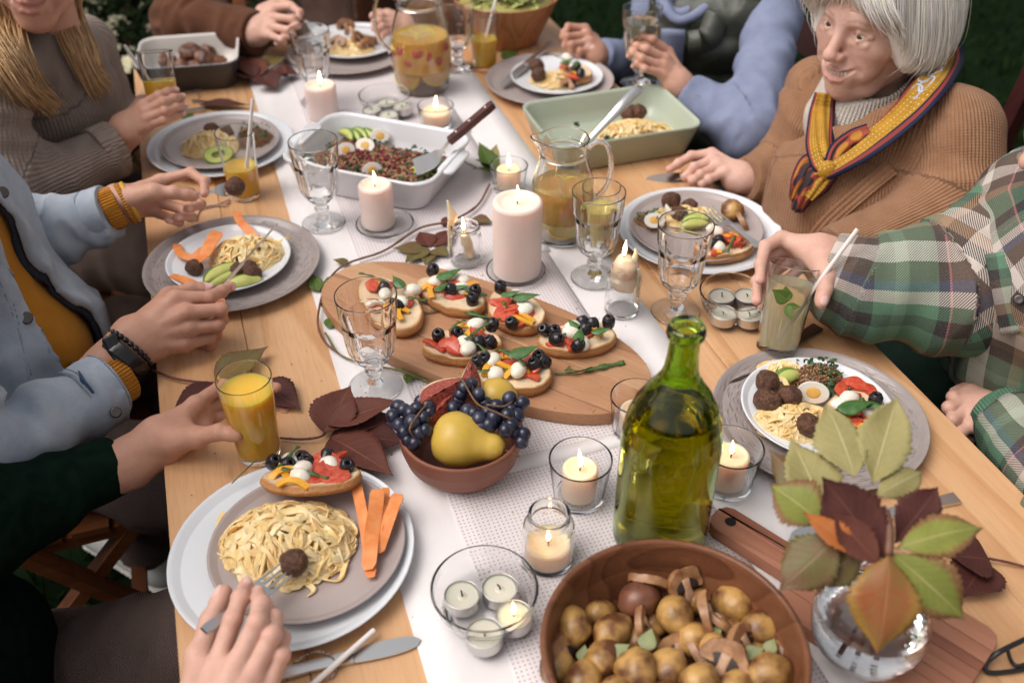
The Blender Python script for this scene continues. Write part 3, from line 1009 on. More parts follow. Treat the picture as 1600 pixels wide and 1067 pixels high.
PB = W(1053, 1008, .84); PB[2] = TZ + .003
POTATO_BOWL = bowl_lathe('wooden_bowl', 'large dark wooden bowl of roasted potatoes at the front', 'bowl', PB,
 [(0, 0), (.075, 0), (.088, .004), (.112, .03), (.1235, .06), (.1275, .088), (.127, .092), (.124, .0935), (.121, .092), (.1195, .088), (.1155, .06), (.104, .032), (.08, .012), (.05, .009), (0, .0085)], MT['bowlwood'], 80)
FB = W(720, 668, TZ + .062); FB[2] = RZ + .002
FRUIT_BOWL = bowl_lathe('fruit_bowl', 'small red clay bowl filled with a pear, figs and grapes', 'bowl', FB,
 [(0, 0), (.05, 0), (.058, .003), (.070, .02), (.0755, .04), (.0765, .057), (.0755, .060), (.073, .0605), (.071, .058), (.0695, .04), (.064, .022), (.05, .010), (0, .008)], MT['clay'], 72)
SB = W(790, 62, TZ); SB[2] = TZ + .0006
SALAD_BOWL = bowl_lathe('salad_bowl', 'tall pale wooden salad bowl at the far end', 'bowl', SB,
 [(0, 0), (.072, 0), (.078, .004), (.100, .05), (.125, .105), (.127, .108), (.1255, .110), (.122, .108), (.096, .05), (.07, .012), (0, .010)], MT['bowlwood_pale'], 64)

# --- oval serving board (boards glued side by side)
def oval_board():
 ox = [(505, 440), (530, 428), (600, 410), (660, 417), (760, 437), (870, 480), (1000, 550), (1025, 590), (985, 655), (940, 668), (800, 640), (690, 595), (600, 540), (530, 475)]
 z1 = .020
 pts = np.array([W(x, y, RZ + z1) for x, y in ox])[:, :2]
 c = pts.mean(0)
 dirv = W(985, 610)[:2] - W(545, 440)[:2]; ang = math.atan2(dirv[1], dirv[0])
 R = rotz(-ang)[:2, :2]
 q = (pts - c) @ R.T
 # smooth closed outline
 a0, a1 = q[:, 0].min(), q[:, 0].max(); b0, b1 = q[:, 1].min(), q[:, 1].max()
 cx, cy_ = (a0 + a1) / 2, (b0 + b1) / 2
 hx, hy = (a1 - a0) / 2 * .985, (b1 - b0) / 2 * .97
 c = c + np.array([cx, cy_]) @ R
 t = thing('serving_board', 'long rounded wooden board carrying bruschetta', 'serving board', (c[0], c[1], RZ + .0024), ang)
 th = np.linspace(0, 2 * PI, 160, endpoint=False)
 e = 2.35
 ol = np.stack([hx * np.sign(np.cos(th)) * np.abs(np.cos(th)) ** (2 / e), hy * np.sign(np.sin(th)) * np.abs(np.sin(th)) ** (2 / e)], 1)
 # boards cut along the length
 cuts = [-hy * 1.01, -hy * .48, hy * .05, hy * .52, hy * 1.01]
 for i in range(4):
  lo, hi = cuts[i] + .00015, cuts[i + 1] - .00015
  m_ = (ol[:, 1] > lo) & (ol[:, 1] < hi)
  def xat(y): return hx * (1 - min(1, abs(y / hy)) ** e) ** (1 / e)
  seg = [tuple(p) for p in ol[m_]]
  for y in (lo, hi):
   if abs(y) < hy:
    seg += [(xat(y), y), (-xat(y), y)]
  seg = np.array(seg)
  cen = seg.mean(0)
  seg = seg[np.argsort(np.arctan2((seg[:, 1] - cen[1]) * 6, seg[:, 0] - cen[0]))]
  m = M(); v, f = slab(seg, 0, z1, .0012); m.add(v, f)
  m.build('board_strip', MT['acacia_pale' if i in (2,) else 'acacia'], t, sharp=40)
 return t, np.array([c[0], c[1], RZ + .0024 + z1]), ang
OB, OBC, OBA = oval_board()
OBZ = OBC[2]

def cutting_board():
 z1 = .018
 hole = W(1141, 817, TZ + z1); far = W(1512, 1050, TZ + z1)
 d = nrm((far - hole) * [1, 1, 0]); ang = math.atan2(d[1], d[0])
 # local x from the handle end to the far end
 hl = .115; Lb = np.linalg.norm((far - hole)[:2]) + .03 - hl; wb = .135; wh = .042
 org = hole - d * .022
 t = thing('cutting_board', 'brown striped cutting board with a holed handle under the vase', 'cutting board', (org[0], org[1], TZ + .0022), ang)
 strips = [(-wb / 2, -wb * .27, 'beech'), (-wb * .27, -wh / 2, 'beech'), (-wh / 2, wh * .18, 'beech'), (wh * .18, wh / 2, 'beech_dark'), (wh / 2, wb * .30, 'beech'), (wb * .30, wb / 2, 'beech')]
 for a, b, mt in strips:
  x0 = hl if (b > wh / 2 + .001 or a < -wh / 2 - .001) else 0.0
  x1 = hl + Lb
  e = .0002
  if x0 == 0.0:
   top = b > .01
   r = .014
   ol = [(x1, a + e), (x1, b - e)]
   if top: ol += [(r, b - e), (r * .35, b - r * .3), (0.0, b - r), (0.0, a + e)]
   else: ol += [(0, b - e), (0, a + r), (r * .35, a + r * .3), (r, a + e)]
  else:
   r = .016
   if b >= wb / 2 - .001: ol = [(x0, a + e), (x1, a + e), (x1, b - r), (x1 - r * .3, b - r * .3), (x1 - r, b - e), (x0 + r, b - e), (x0 + .004, b - r * .4)]
   elif a <= -wb / 2 + .001: ol = [(x0 + .004, a + r * .4), (x0 + r, a + e), (x1 - r, a + e), (x1 - r * .3, a + r * .3), (x1, a + r), (x1, b - e), (x0, b - e)]
   else: ol = [(x0, a + e), (x1, a + e), (x1, b - e), (x0, b - e)]
  m = M(); v, f = slab(np.array(ol), 0, z1, .0012); m.add(v, f)
  m.build('board_strip', MT[mt], t, sharp=35)
 v, f = lathe([(0, z1 + .0001), (.0058, z1 + .0001), (.0066, z1 + .0003), (.0066, z1 + .0006), (.0052, z1 + .0006), (.0050, z1 + .0003), (0, z1 + .0003)], 24)
 m = M(); m.add(v, f); m.build('hole_shade_disc', MT['wick'], t, loc=(.022, 0, 0))  # solid black disc; its colour stands for the shade inside the hole
 return t, TZ + .0022 + z1
CB, CBZ = cutting_board()

# --- glassware
def flutes(n=9, z0=.052, z1=.121, amp=.09):
 def mod(th, z, r):
  if z < z0 or z > z1: return np.ones_like(th)
  k = min(1, (z - z0) / .012, (z1 - z) / .008)
  return 1 - amp * k * (1 - np.abs(np.cos(th * n / 2)))
 return mod
GOB_OUT = [(0, 0), (.036, 0), (.0372, .0015), (.036, .003), (.024, .0065), (.012, .011), (.0078, .018), (.0085, .024), (.0125, .028), (.0125, .0315), (.009, .035), (.0095, .039), (.018, .046), (.026, .055), (.0315, .066), (.0345, .085), (.036, .108), (.0368, .119), (.0382, .122), (.0395, .138), (.0405, .155), (.0403, .1562), (.0393, .156)]
GOB_IN = [(.0392, .1555), (.0378, .138), (.0362, .122), (.0322, .108), (.0298, .085), (.0258, .066), (.0195, .056), (.011, .050), (0, .0485)]
def goblet(label, foot, rot=None, loc=None, fill=None, group='faceted glass goblets', z=RZ + .001):
 p = W(*foot, z) if loc is None else np.asarray(loc)
 t = thing('goblet', label, 'goblet', p, rot=rot, group=group)
 v, f = lathe(GOB_OUT + GOB_IN, 81, flutes())
 m = M(); m.add(v, f); m.build('glass', MT['glass'], t)
 if fill:
  zf, mt = fill
  prof = [(0, .0489)] + [(r - .0004, zz) for r, zz in GOB_IN[::-1][1:] if zz < zf - .004]
  rr = np.interp(zf, [zz for r, zz in GOB_IN[::-1]], [r for r, zz in GOB_IN[::-1]]) - .0004
  prof += [(rr, zf), (rr - .001, zf - .0006), (0, zf - .0006)]
  v, f = lathe(prof, 60); m = M(); m.add(v, f); m.build('water', MT[mt], t)
 return t
def tumbler(label, base, r0, r1, h, fill, mt, loc=None, rot=None, z=TZ + .0006, group='drinking glasses of juice', name='juice_glass', part='juice'):
 p = W(*base, z) if loc is None else np.asarray(loc)
 t = thing(name, label, 'glass', p, rot=rot, group=group)
 th = .0016
 prof = [(0, .001), (r0 - .004, 0), (r0 - .0012, .0006), (r0, .003), (r1, h - .0008), (r1 - th * .5, h), (r1 - th, h - .001), (r0 - th, .010), (r0 - th - .003, .0075), (0, .0065)]
 v, f = lathe(prof, 56); m = M(); m.add(v, f); m.build('glass', MT['glass'], t)
 ri = lambda zz: r0 - th + (r1 - r0) * max(0, (zz - .01)) / (h - .011) + (.0004 if mt == 'juice' else -.0003)
 prof = [(0, .0069), (r0 - th - .0034, .0078), (ri(.01), .0104), (ri(fill), fill), (ri(fill) - .001, fill - .0008), (0, fill - .001)]
 v, f = lathe(prof, 56); m = M(); m.add(v, f); m.build(part, MT[mt], t)
 return t
def straw(label, a, b, r=.0031, group='paper straws'):
 a = np.asarray(a); b = np.asarray(b)
 d = nrm(b - a)
 v, f, _ = tube(np.array([b, b - d * .001, a + d * .001, a]), r, 14, caps=False)
 v2, f2, _ = tube(np.array([a, a + d * .001, b - d * .001, b]), r * .82, 14, caps=False)
 m = M(); m.add(v, f); m.add(v2, [q[::-1] for q in f2])
 n = 14
 m.f += [[j, (j + 1) % n, 4 * n + 3 * n + (j + 1) % n, 4 * n + 3 * n + j][::-1] for j in range(n)]
 m.f += [[3 * n + j, 3 * n + (j + 1) % n, 4 * n + (j + 1) % n, 4 * n + j] for j in range(n)]
 o = m.build('straw', MT['straw'], None); tag(o, label, 'straw', group); return o

goblet('empty faceted goblet standing at the left end of the bruschetta board', (587, 604))
goblet('empty faceted goblet left of the white baking dish', (506, 349))
goblet('empty faceted goblet behind the short candle near the far end', (497, 160))
goblet('faceted goblet in front of the small pitcher, juice glass behind it', (928, 434))
goblet('empty faceted goblet in front of the white-haired woman', (1055, 488), z=TZ + .0006)
goblet('goblet standing behind the tall pitcher at the far end', (716, 106))

tumbler('glass of orange juice held by the hand in the green sleeve', (406, 708), .0265, .0337, .128, .108, 'juice')
tumbler('glass of orange juice with straw at the blonde woman plate', (384, 306), .0262, .0335, .126, .062, 'juice')
straw('paper straw in the juice glass by the avocado plate', W(395, 155, .935), W(383, 285, .785))
tumbler('glass of orange juice with straw by the salad bowl', (757, 106), .0262, .0320, .124, .070, 'juice')
straw('paper straw in the juice glass by the salad bowl', D(778, -12, depth(W(757, 106)) - .06), D(757, 66, depth(W(757, 106)) - .035))
tumbler('glass of pale juice hidden behind the faceted goblet', (934, 392), .0262, .0320, .120, .085, 'pale_juice')

def pitcher(label, base, h, hs, fill, mt, hang, scale=1.0, group='glass pitchers of fruit drink'):
 p = W(*base, RZ + .001)
 t = thing('pitcher', label, 'pitcher', p, 0.0, group)
 k = scale
 out = [(0, 0), (.048, 0), (.052, .002), (.054, .008), (.062, .045), (.063, .075), (.058, .105), (.0475, .135), (.043, .150), (.0425, .160), (.0455, .172), (.047, .178)]
 z = h / .178
 out = [(r * k, zz * z) for r, zz in out]
 inn = [(max(0, r - .0026), zz) for r, zz in out[::-1] if zz > .01 * z] + [(.049 * k, .0085), (0, .0075)]
 def spout(v, a0):
  v = v.copy()
  a = np.arctan2(v[:, 1], v[:, 0]) - a0
  a = (a + PI) % (2 * PI) - PI
  kk = np.clip((v[:, 2] - .145 * z) / (.033 * z), 0, 1) * np.exp(-(a / .33) ** 2)
  rr = np.linalg.norm(v[:, :2], axis=1, keepdims=True) + 1e-9
  v[:, :2] += v[:, :2] / rr * (.017 * kk * k)[:, None]
  v[:, 2] += .004 * kk
  return v
 v, f = lathe(out + [(.0458 * k, h + .0008)] + inn, 72)
 v = spout(v, hang + PI)
 m = M(); m.add(v, f)
 u = V3(math.cos(hang), math.sin(hang), 0)
 m.build('glass', MT['glass'], t)
 hp = curve([u * .0445 * k + V3(0, 0, .160 * z), u * .062 * k + V3(0, 0, .170 * z), u * .082 * k + V3(0, 0, .160 * z), u * .090 * k + V3(0, 0, .125 * z), u * .084 * k + V3(0, 0, .09 * z), u * .0625 * k + V3(0, 0, .066 * z)], 28)
 v, f, _ = tube(hp, .0058, 14, flat=.7); m = M(); m.add(v, f); m.build('handle', MT['glass'], t)
 # band of thicker glass at the neck
 v, f = lathe([(.0432 * k, .148 * z), (.0458 * k, .151 * z), (.0436 * k, .154 * z)], 60, closed=True)
 m = M(); m.add(v, f); m.build('neck_ring', MT['glass'], t)
 prof = [(0, .008)] + [(r - .0031, zz) for r, zz in out if .01 * z < zz < fill - .004]
 rr = np.interp(fill, [zz for r, zz in out], [r for r, zz in out]) - .0031
 prof += [(rr, fill), (rr - .001, fill - .0008), (0, fill - .0008)]
 v, f = lathe(prof, 64); m = M(); m.add(v, f); m.build('drink', MT[mt], t)
 return t
def slice_disc(parent, c, n, r, th, m1='lemon', m2='lemonrim', name='lemon_slice'):
 n = nrm(n); u = nrm(np.cross(n, [.3, .2, .9])); w = np.cross(n, u)
 R = np.stack([u, w, n], 1)
 v, f = lathe([(0, -th), (r * .9, -th), (r * .9, th), (0, th)], 28)
 m = M(); m.add(v @ R.T + c, f); o = m.build(name, MT[m1], parent)
 v, f = lathe([(r * .88, -th * 1.15), (r, -th * 1.0), (r, th * 1.0), (r * .88, th * 1.15)], 28, closed=True)
 m = M(); m.add(v @ R.T + c, f); m.build('rind', MT[m2], o)
 return o
P1 = pitcher('tall glass pitcher of orange drink with strawberries at the far end', (661, 138), .215, 1, .120, 'punch', math.radians(178), 1.03)
P2 = pitcher('small glass pitcher with lemon slices behind the large candle', (877, 366), .178, 1, .098, 'pale_punch', math.radians(4), .86)
rr_ = rng(21)
for (x, y, z, n, s) in ((-.025, -.030, .055, (-.3, -1, .35), .026), (.022, -.034, .04, (.3, -1, .3), .026), (.0, -.01, .022, (0, -.4, 1), .03), (.02, .0, .085, (.2, -.5, 1), .028), (-.02, .012, .088, (-.3, -.2, 1), .026), (.012, -.03, .07, (.7, -.8, .2), .02)):
 slice_disc(P2, V3(x, y, z), n, s * .9, .0022, 'lemon' if z < .06 else 'peach')
for (x, y, z, n, s) in ((-.03, -.02, .11, (-.2, -.5, 1), .03), (.02, -.02, .113, (.2, -.3, 1), .03), (.03, -.03, .05, (.4, -1, .2), .03), (-.03, -.03, .04, (-.5, -1, .2), .03), (.0, .0, .118, (0, -.2, 1), .03)):
 slice_disc(P1, V3(x, y, z), n, s, .003, 'peach', 'lemonrim', 'peach_slice')
for i in range(7):
 a = -PI / 2 + (i - 3) * .36
 v, f = ico(2); r_ = rng(200 + i)
 v = v * (1 + .12 * fbm(v, .8, i))[:, None] * np.array([.014, .014, .016]) @ rrot(r_).T
 m = M(); m.add(v + V3(.050 * math.cos(a), .050 * math.sin(a), .090 + .012 * math.sin(i * 2.3)), f); m.build('strawberry', MT['berry'], P1)

# --- candles
def flame(parent, p, s=1.0, cat=None):
 v, f = lathe([(0, 0), (.0012, .0008), (.0027, .005), (.0031, .0085), (.0026, .0145), (.0014, .021), (0, .0275)], 14)
 s = s * rr_.uniform(.82, 1.22); v = v * np.array([1, 1, 1]) + np.outer(v[:, 2] ** 2, [rr_.uniform(-4, 4), rr_.uniform(-4, 4), 0])
 m = M(); m.add(v * s, f)
 return m.build('flame', MT['flame'], parent, loc=tuple(p))
def wick(parent, p, h=.009, bend=.003):
 v, f, _ = tube(curve([V3(0, 0, -.002), V3(0, 0, h * .5), V3(bend, 0, h)], 6), .0009, 6)
 m = M(); m.add(v, f); m.build('wick', MT['wick'], parent, loc=tuple(p))
def candle_body(r, h, dip=.006, edge=.0045):
 return [(0, 0), (r - .003, 0), (r, .003), (r, h - edge), (r - edge * .4, h - edge * .3), (r - edge, h), (r * .80, h - .0005), (r * .66, h - dip * .7), (r * .4, h - dip), (0, h - dip - .0005)]
def pillar(label, base, r, h, z, saucer=None, group='pillar candles'):
 p = W(*base, z)
 if saucer:
  lab, off, sr = saucer
  q = W(*off, RZ)
  v, f = lathe([(0, .001), (sr * .6, 0), (sr * .7, .001), (sr * .95, .006), (sr, .0085), (sr * .99, .0098), (sr * .93, .0085), (sr * .68, .004), (0, .0035)], 60)
  m = M(); m.add(v, f); o = m.build('glass_saucer', MT['glass'], None, loc=(q[0], q[1], RZ + .0022)); tag(o, lab, 'saucer')
  p[2] = RZ + .0022 + .0042
 t = thing('pillar_candle', label, 'candle', p, group=group)
 m = M(); v, f = lathe(candle_body(r, h), 56);
 v[:, :2] *= (1 + .012 * fbm(v, .03, int(h * 1000)))[:, None]
 m.add(v, f); m.build('wax', MT['wax'], t)
 wick(t, (0, 0, h - .006)); flame(t, (.001, 0, h + .000), 1.15)
 return t
pillar('largest pale pillar candle, lit, behind the bruschetta board', (808, 428), .0385, .128, RZ, ('clear saucer under the largest pillar candle', (806, 430), .048))
pillar('short lit pillar candle in front of the white baking dish', (592, 355), .0285, .078, RZ, ('clear saucer under the short pillar candle', (602, 357), .050))
pillar('lit pillar candle left of the tea light bowl near the far end', (506, 182), .0315, .070, RZ + .001)

def votive(label, base, r0, r1, h, cr, ch, z=RZ + .0015, lit=True, group='candles in small glasses'):
 p = W(*base, z)
 t = thing('votive_candle', label, 'candle', p, group=group)
 th = .0022
 prof = [(0, .0008), (r0 - .003, 0), (r0, .002), (r1, h - .001), (r1 - th * .5, h), (r1 - th, h - .001), (r0 - th, .009), (r0 - th - .003, .0065), (0, .006)]
 v, f = lathe(prof, 56); m = M(); m.add(v, f); m.build('glass', MT['glass'], t)
 v, f = lathe([(a, b + .0068) for a, b in candle_body(cr, ch, .005, .003)], 44); m = M(); m.add(v, f); m.build('wax', MT['wax_warm'], t)
 if lit:
  wick(t, (0, 0, ch + .0015), .008); flame(t, (0, 0, ch + .0075), .95)
 return t
votive('lit votive in a clear glass right of the clay fruit bowl', (904, 776), .0305, .038, .066, .0215, .044)
votive('lit votive in a glass right of the green bottle', (1134, 757), .0305, .038, .066, .0225, .046, z=RZ)
votive('votive glass half hidden behind the green bottle', (992, 672), .030, .036, .06, .022, .03, lit=False)
votive('lit votive glass beside the spatula handle behind the white dish', (682, 196), .031, .0365, .045, .0290, .026)
votive('lit votive glass between the white dish and small pitcher', (795, 296), .028, .0345, .05, .022, .036)

def jar_profile(R, h, neck, nh, th=.0022):
 o = [(0, .001), (R - .005, 0), (R - .001, .0015), (R, .006), (R, h - nh - .012), (R * .96, h - nh - .005), (neck + .0015, h - nh), (neck, h - nh + .003), (neck + .0018, h - nh + .006), (neck, h - nh + .009), (neck + .0018, h - .003), (neck + .001, h), (neck - .001, h)]
 i = [(neck - th, h - .002), (neck - th, h - nh), (R * .96 - th, h - nh - .007), (R - th, h - nh - .013), (R - th, .009), (R - th - .004, .0055), (0, .005)]
 return o + i
def jar(label, base, R, h, neck, nh, z=RZ + .0015, mod=None, group='candle jars'):
 p = W(*base, z)
 t = thing('candle_jar', label, 'candle jar', p, group=group)
 v, f = lathe(jar_profile(R, h, neck, nh), 64, mod); m = M(); m.add(v, f); m.build('glass', MT['glass'], t)
 return t, p
def drip_candle(parent, pts, rs, seed=0, mat='wax_warm'):
 p = curve(pts, 26); r = np.interp(np.linspace(0, 1, 26), np.linspace(0, 1, len(rs)), rs)
 v, f, _ = tube(p, r, 16)
 v = v + (fbm(v, .012, seed) * .0016)[:, None] * (v - np.repeat(p, 16, 0)) / .008
 m = M(); m.add(v, f); return m.build('wax', MT[mat], parent)
# jar 1: thin candle leaning inside, a drip outside
t, p = jar('small jar with a leaning lit candle left of the largest candle', (729, 409), .0265, .068, .022, .012)
drip_candle(t, [V3(.006, .006, .008), V3(.003, .003, .03), V3(-.003, -.001, .056)], [.0085, .0085, .0075], 3)
wick(t, (-.003, -.001, .055), .007); flame(t, (-.003, -.001, .060), .8)
drip_candle(t, [V3(-.027, .004, .012), V3(-.026, .004, .06), V3(-.020, .004, .080), V3(-.024, .004, .098), V3(-.027, .004, .112)], [.002, .003, .008, .0035, .0012], 5)
# jar 2: ribbed bottle with candle stub
rib = lambda th, z, r: 1 + .012 * np.cos(th * 24) * (1 if .02 < z < .06 else 0)
t, p = jar('ribbed little jar with a melted candle stuck in its neck', (971, 486), .0265, .082, .0195, .012, mod=rib, z=RZ)
drip_candle(t, [V3(0, 0, .045), V3(0, 0, .078), V3(0, 0, .090), V3(.001, 0, .097)], [.017, .0185, .016, .010], 7)
drip_candle(t, [V3(.012, 0, .088), V3(.014, 0, .104), V3(.0125, 0, .113)], [.005, .003, .0012], 8)
drip_candle(t, [V3(.017, -.006, .082), V3(.019, -.009, .06), V3(.02, -.012, .035)], [.004, .003, .0015], 9)
wick(t, (-.003, 0, .096), .008); flame(t, (-.003, 0, .100), .85)
# jar 3: front jar with low candle
t, p = jar('jar with a low lit candle between the fruit bowl and tea light bowl', (856, 872), .0295, .076, .022, .014)
v, f = lathe([(a, b + .006) for a, b in candle_body(.0262, .024, .005, .002)], 40); m = M(); m.add(v, f); m.build('wax', MT['wax_warm'], t)
wick(t, (0, 0, .025), .008); flame(t, (0, 0, .030), .95)

def tealight(label, loc, lit=False, r=.0195, group='tea lights in the glass bowls'):
 t = thing('tea_light', label, 'tea light', loc, rr_.uniform(0, 6), group)
 v, f = lathe([(0, 0), (r - .0005, 0), (r, .0005), (r, .0145), (r - .0004, .0152), (r - .0009, .0145), (r - .0009, .001), (0, .001)], 40)
 m = M(); m.add(v, f); m.build('cup', MT['foil'], t)
 v, f = lathe([(0, .0014), (r - .0012, .0014), (r - .0012, .0128), (r * .8, .0116), (r * .25, .0112), (r * .2, .0122), (0, .0122)], 36)
 m = M(); m.add(v, f); m.build('wax', MT['wax_warm' if lit else 'wax_tea'], t)
 wick(t, (0, 0, .012), .0065, .0015 if lit else .003)
 if lit: flame(t, (0, 0, .0155), .9)
def glass_bowl(label, base, R, h, z=RZ + .001, water=None):
 p = W(*base, z)
 t = thing('glass_bowl', label, 'glass bowl', p, group='round glass bowls of tea lights')
 th = .0028
 o = [(0, .001), (R * .58, 0), (R * .66, .002), (R * .86, h * .35), (R * .97, h * .72), (R, h - .001), (R - th * .5, h)]
 i = [(R - th, h - .001), (R * .97 - th, h * .72), (R * .86 - th, h * .36), (R * .64 - th, .009), (R * .55, .007), (0, .0068)]
 v, f = lathe(o + i, 72); m = M(); m.add(v, f); m.build('glass', MT['glass'], t)
 return t, p
def tea_bowl(label, base, R, h, z, lights, what):
 t, p = glass_bowl(label, base, R, h, z)
 zt = p[2] + .0095
 for k, (px, py, lit, lab) in enumerate(lights):
  q = W(px, py, zt + .013)
  tealight(lab, (q[0], q[1], zt), lit)
tea_bowl('largest glass bowl of tea lights beside the front white charger', (758, 955), .0575, .043, RZ + .001,
   [(722, 930, False, 'unlit tea light nearest the front white charger'), (781, 919, False, 'unlit tea light at the far side of the front glass bowl'), (803, 961, True, 'the only lit tea light, in the front glass bowl'), (757, 990, False, 'unlit tea light nearest the camera in the front glass bowl')], 'front')
tea_bowl('glass bowl of tea lights beside the lemonade hand', (1141, 488), .051, .040, TZ + .0006,
   [(1128, 463, False, 'tea light on the far side of the bowl near the lemonade, away from the hand'), (1168, 463, False, 'tea light next to the fingers holding lemonade'), (1131, 490, False, 'tea light nearest the goblet in the bowl by the lemonade'), (1171, 492, False, 'tea light nearest the speckled charger in the bowl by the lemonade')], 'right')
tea_bowl('glass bowl of tea lights between pitcher and white dish', (603, 172), .054, .036, RZ + .001,
   [(581, 172, False, 'tea light nearest the pillar candle behind the white dish'), (604, 161, False, 'tea light nearest the tall pitcher in the far bowl'), (628, 167, False, 'tea light nearest the far lit votive glass'), (607, 180, False, 'tea light nearest the white dish in the far bowl')], 'far')

# --- bottle
def bottle():
 p = W(1029, 836, RZ + .002)
 t = thing('wine_bottle', 'big green glass bottle of white wine, open', 'bottle', p)
 o = [(0, .018), (.03, .010), (.042, .003), (.047, .0), (.051, .001), (.0540, .006), (.0545, .015), (.0545, .150), (.0535, .168), (.0500, .186), (.0440, .203), (.0360, .218), (.0275, .231), (.0208, .243), (.0176, .254), (.0162, .268), (.0152, .290), (.0152, .294), (.0188, .295), (.0198, .299), (.0192, .305), (.0174, .308), (.0150, .3082)]
 i = [(.0118, .306), (.0112, .292), (.0125, .268), (.0142, .255), (.0175, .244), (.0245, .231), (.0330, .218), (.0410, .202), (.0470, .185), (.0503, .167), (.0513, .150), (.0513, .016), (.049, .009), (.042, .011), (.03, .017), (0, .024)]
 v, f = lathe(o + i, 72); m = M(); m.add(v, f); m.build('glass', MT['green_glass'], t)
 zf = .196
 rr = [r for r, z in i[::-1]]; zz = [z for r, z in i[::-1]]
 prof = [(0, .0245), (.030, .0175), (.0417, .0115), (.0486, .0096), (.0509, .0162), (.0509, .150), (.0499, .167), (.0466, .185), (.0430, .195), (.0422, zf), (0, zf)]
 v, f = lathe(prof, 72); m = M(); m.add(v, f); m.build('wine', MT['wine'], t)
bottle()
# ---------------- food ----------------
def pix(o, px, py, z):
 """local point of thing o (unrotated Empty) under the pixel at height z"""
 return W(px, py, z) - np.array(o.location)

def pasta(label, px, py, z, rx, ry, h, n, seed, ang=0.0, wid=.0064, name='pasta', steps=40, extra=()):
 c = W(px, py, z + h * .4); c[2] = z
 r = rng(seed); m = M()
 ca, sa = math.cos(ang), math.sin(ang)
 def top(x, y):
  q = (x / rx) ** 2 + (y / ry) ** 2
  return h * max(0.06, 1 - q ** .9) if q < 1 else h * .06
 for k in range(n):
  a = r.uniform(0, 6.28); rad = math.sqrt(r.uniform(0, 1)) * .9
  x, y = rx * rad * math.cos(a), ry * rad * math.sin(a)
  th = r.uniform(0, 6.28); cur = r.normal(0, 38); lv = r.uniform(.25, 1.0) if k % 3 else 1.0
  pts = []; ph = r.uniform(0, 6.28); wob = r.uniform(.001, .0045)
  st = r.randint(steps // 2, steps)
  for i in range(st):
   hh = top(x, y) * lv
   pts.append((x, y, .0025 + hh + wob * math.sin(ph + i * .7) * min(1, hh / .01)))
   cur = cur * .93 + r.normal(0, 11)
   th += np.clip(cur, -95, 95) * .0052
   q = (x / rx) ** 2 + (y / ry) ** 2
   if q > .82:
    t2 = math.atan2(-y, -x); d = (t2 - th + PI) % (2 * PI) - PI; th += d * .35
   x += .0052 * math.cos(th); y += .0052 * math.sin(th)
  p = np.array(pts); p[:, 2] = np.maximum(p[:, 2], .0022)
  p = np.stack([p[:, 0] * ca - p[:, 1] * sa, p[:, 0] * sa + p[:, 1] * ca, p[:, 2]], 1)
  tw = r.uniform(-.8, .8) + np.cumsum(r.normal(0, .07, st))
  v, f = ribbon(p, wid * r.uniform(.8, 1.15), .0017, twist=tw)
  m.add(v, f)
 for pts in extra:       # single strands the photograph shows: pixels on the plate
  p = curve([W(a, b, z + c_ ) - c for a, b, c_ in pts], 26)
  v, f = ribbon(p, wid, .0017, twist=np.linspace(.2, 1.2, 26)); m.add(v, f)
 o = m.build(name, MT['pasta'], None, loc=tuple(c), kind='stuff', sharp=50)
 tag(o, label, 'pasta', 'pasta helpings', 'stuff')
 # flecks of herb and pepper
 return c

def lump(label, name, cat, px, py, z, r, mat, seed, amp=.14, sq=(1, 1, .9), group=None, sub=3, parent=None):
 v, f = ico(sub)
 v = v * (1 + amp * fbm(v, .7, seed, 5))[:, None] * np.asarray(sq) * r
 m = M(); m.add(v @ rotz(seed * 1.7).T, f)
 c = W(px, py, z + r * .8)
 if parent is not None:
  return m.build(name, mat, parent, loc=tuple(c - np.array(parent.location)))
 o = m.build(name, mat, None, loc=tuple(c)); return tag(o, label, cat, group)
def meatball(label, px, py, z, r=.0155, seed=1, group='browned meatballs'):
 return lump(label, 'meatball', 'meatball', px, py, z, r, MT['meatball'], seed, .12, (1, 1, .92), group, 4)

def strip(name, label, cat, pts, w, th, mat, group=None, parent=None, twist=None, n=18, taper=True):
 p = curve([W(*q) for q in pts], n)
 c = p[0].copy()
 if parent is not None: c = np.array(parent.location)
 ww = np.full(n, w)
 if taper: ww[0] *= .75; ww[-1] *= .6
 v, f = ribbon(p - c, ww, th, twist=twist)
 m = M(); m.add(v, f)
 o = m.build(name, mat, parent, loc=None if parent is not None else tuple(c), sharp=50)
 if label: tag(o, label, cat, group)
 return o

def leaf_mesh(L, Wd, serr=0.0, fold=.25, curl=.2, n=16, nc=9, seed=0, bulge=.5, wave=.0):
 """leaf along +x from its base, lying in xy, with midrib fold and curl"""
 t = np.linspace(0, 1, n); s = np.linspace(-1, 1, nc)
 w = Wd / 2 * 1.05 * np.sin(PI * t ** bulge_pow(bulge)) * (1 - .48 * t ** 3) / .93
 w[0] = Wd * .02; w[-1] = 0.0002
 if serr:
  k = (t * 15 + .2 * np.sin(t * 40)) % 1
  w = w * (1 + serr * .62 * (k - .5) * (t > .12) * (t < .97))
 r = rng(seed)
 X = L * t[:, None] + 0 * s[None]
 if serr: X = X - np.abs(s)[None] * 0
 Y = w[:, None] * s[None]
 Zv = fold * np.abs(Y) - curl * L * (t[:, None] ** 2) + wave * L * np.sin(t[:, None] * 9 + seed) * np.abs(s)[None] ** 2
 Zv = Zv + .012 * L * vnoise(np.stack([X, Y, 0 * X], -1), L * .25, seed)
 v = np.stack([X, Y, Zv], -1).reshape(-1, 3)
 uv = np.stack([np.repeat(t, nc), np.tile(s, n)], 1)
 uv[:, 0] += 1e-4
 return v, grid_faces(n, nc), uv
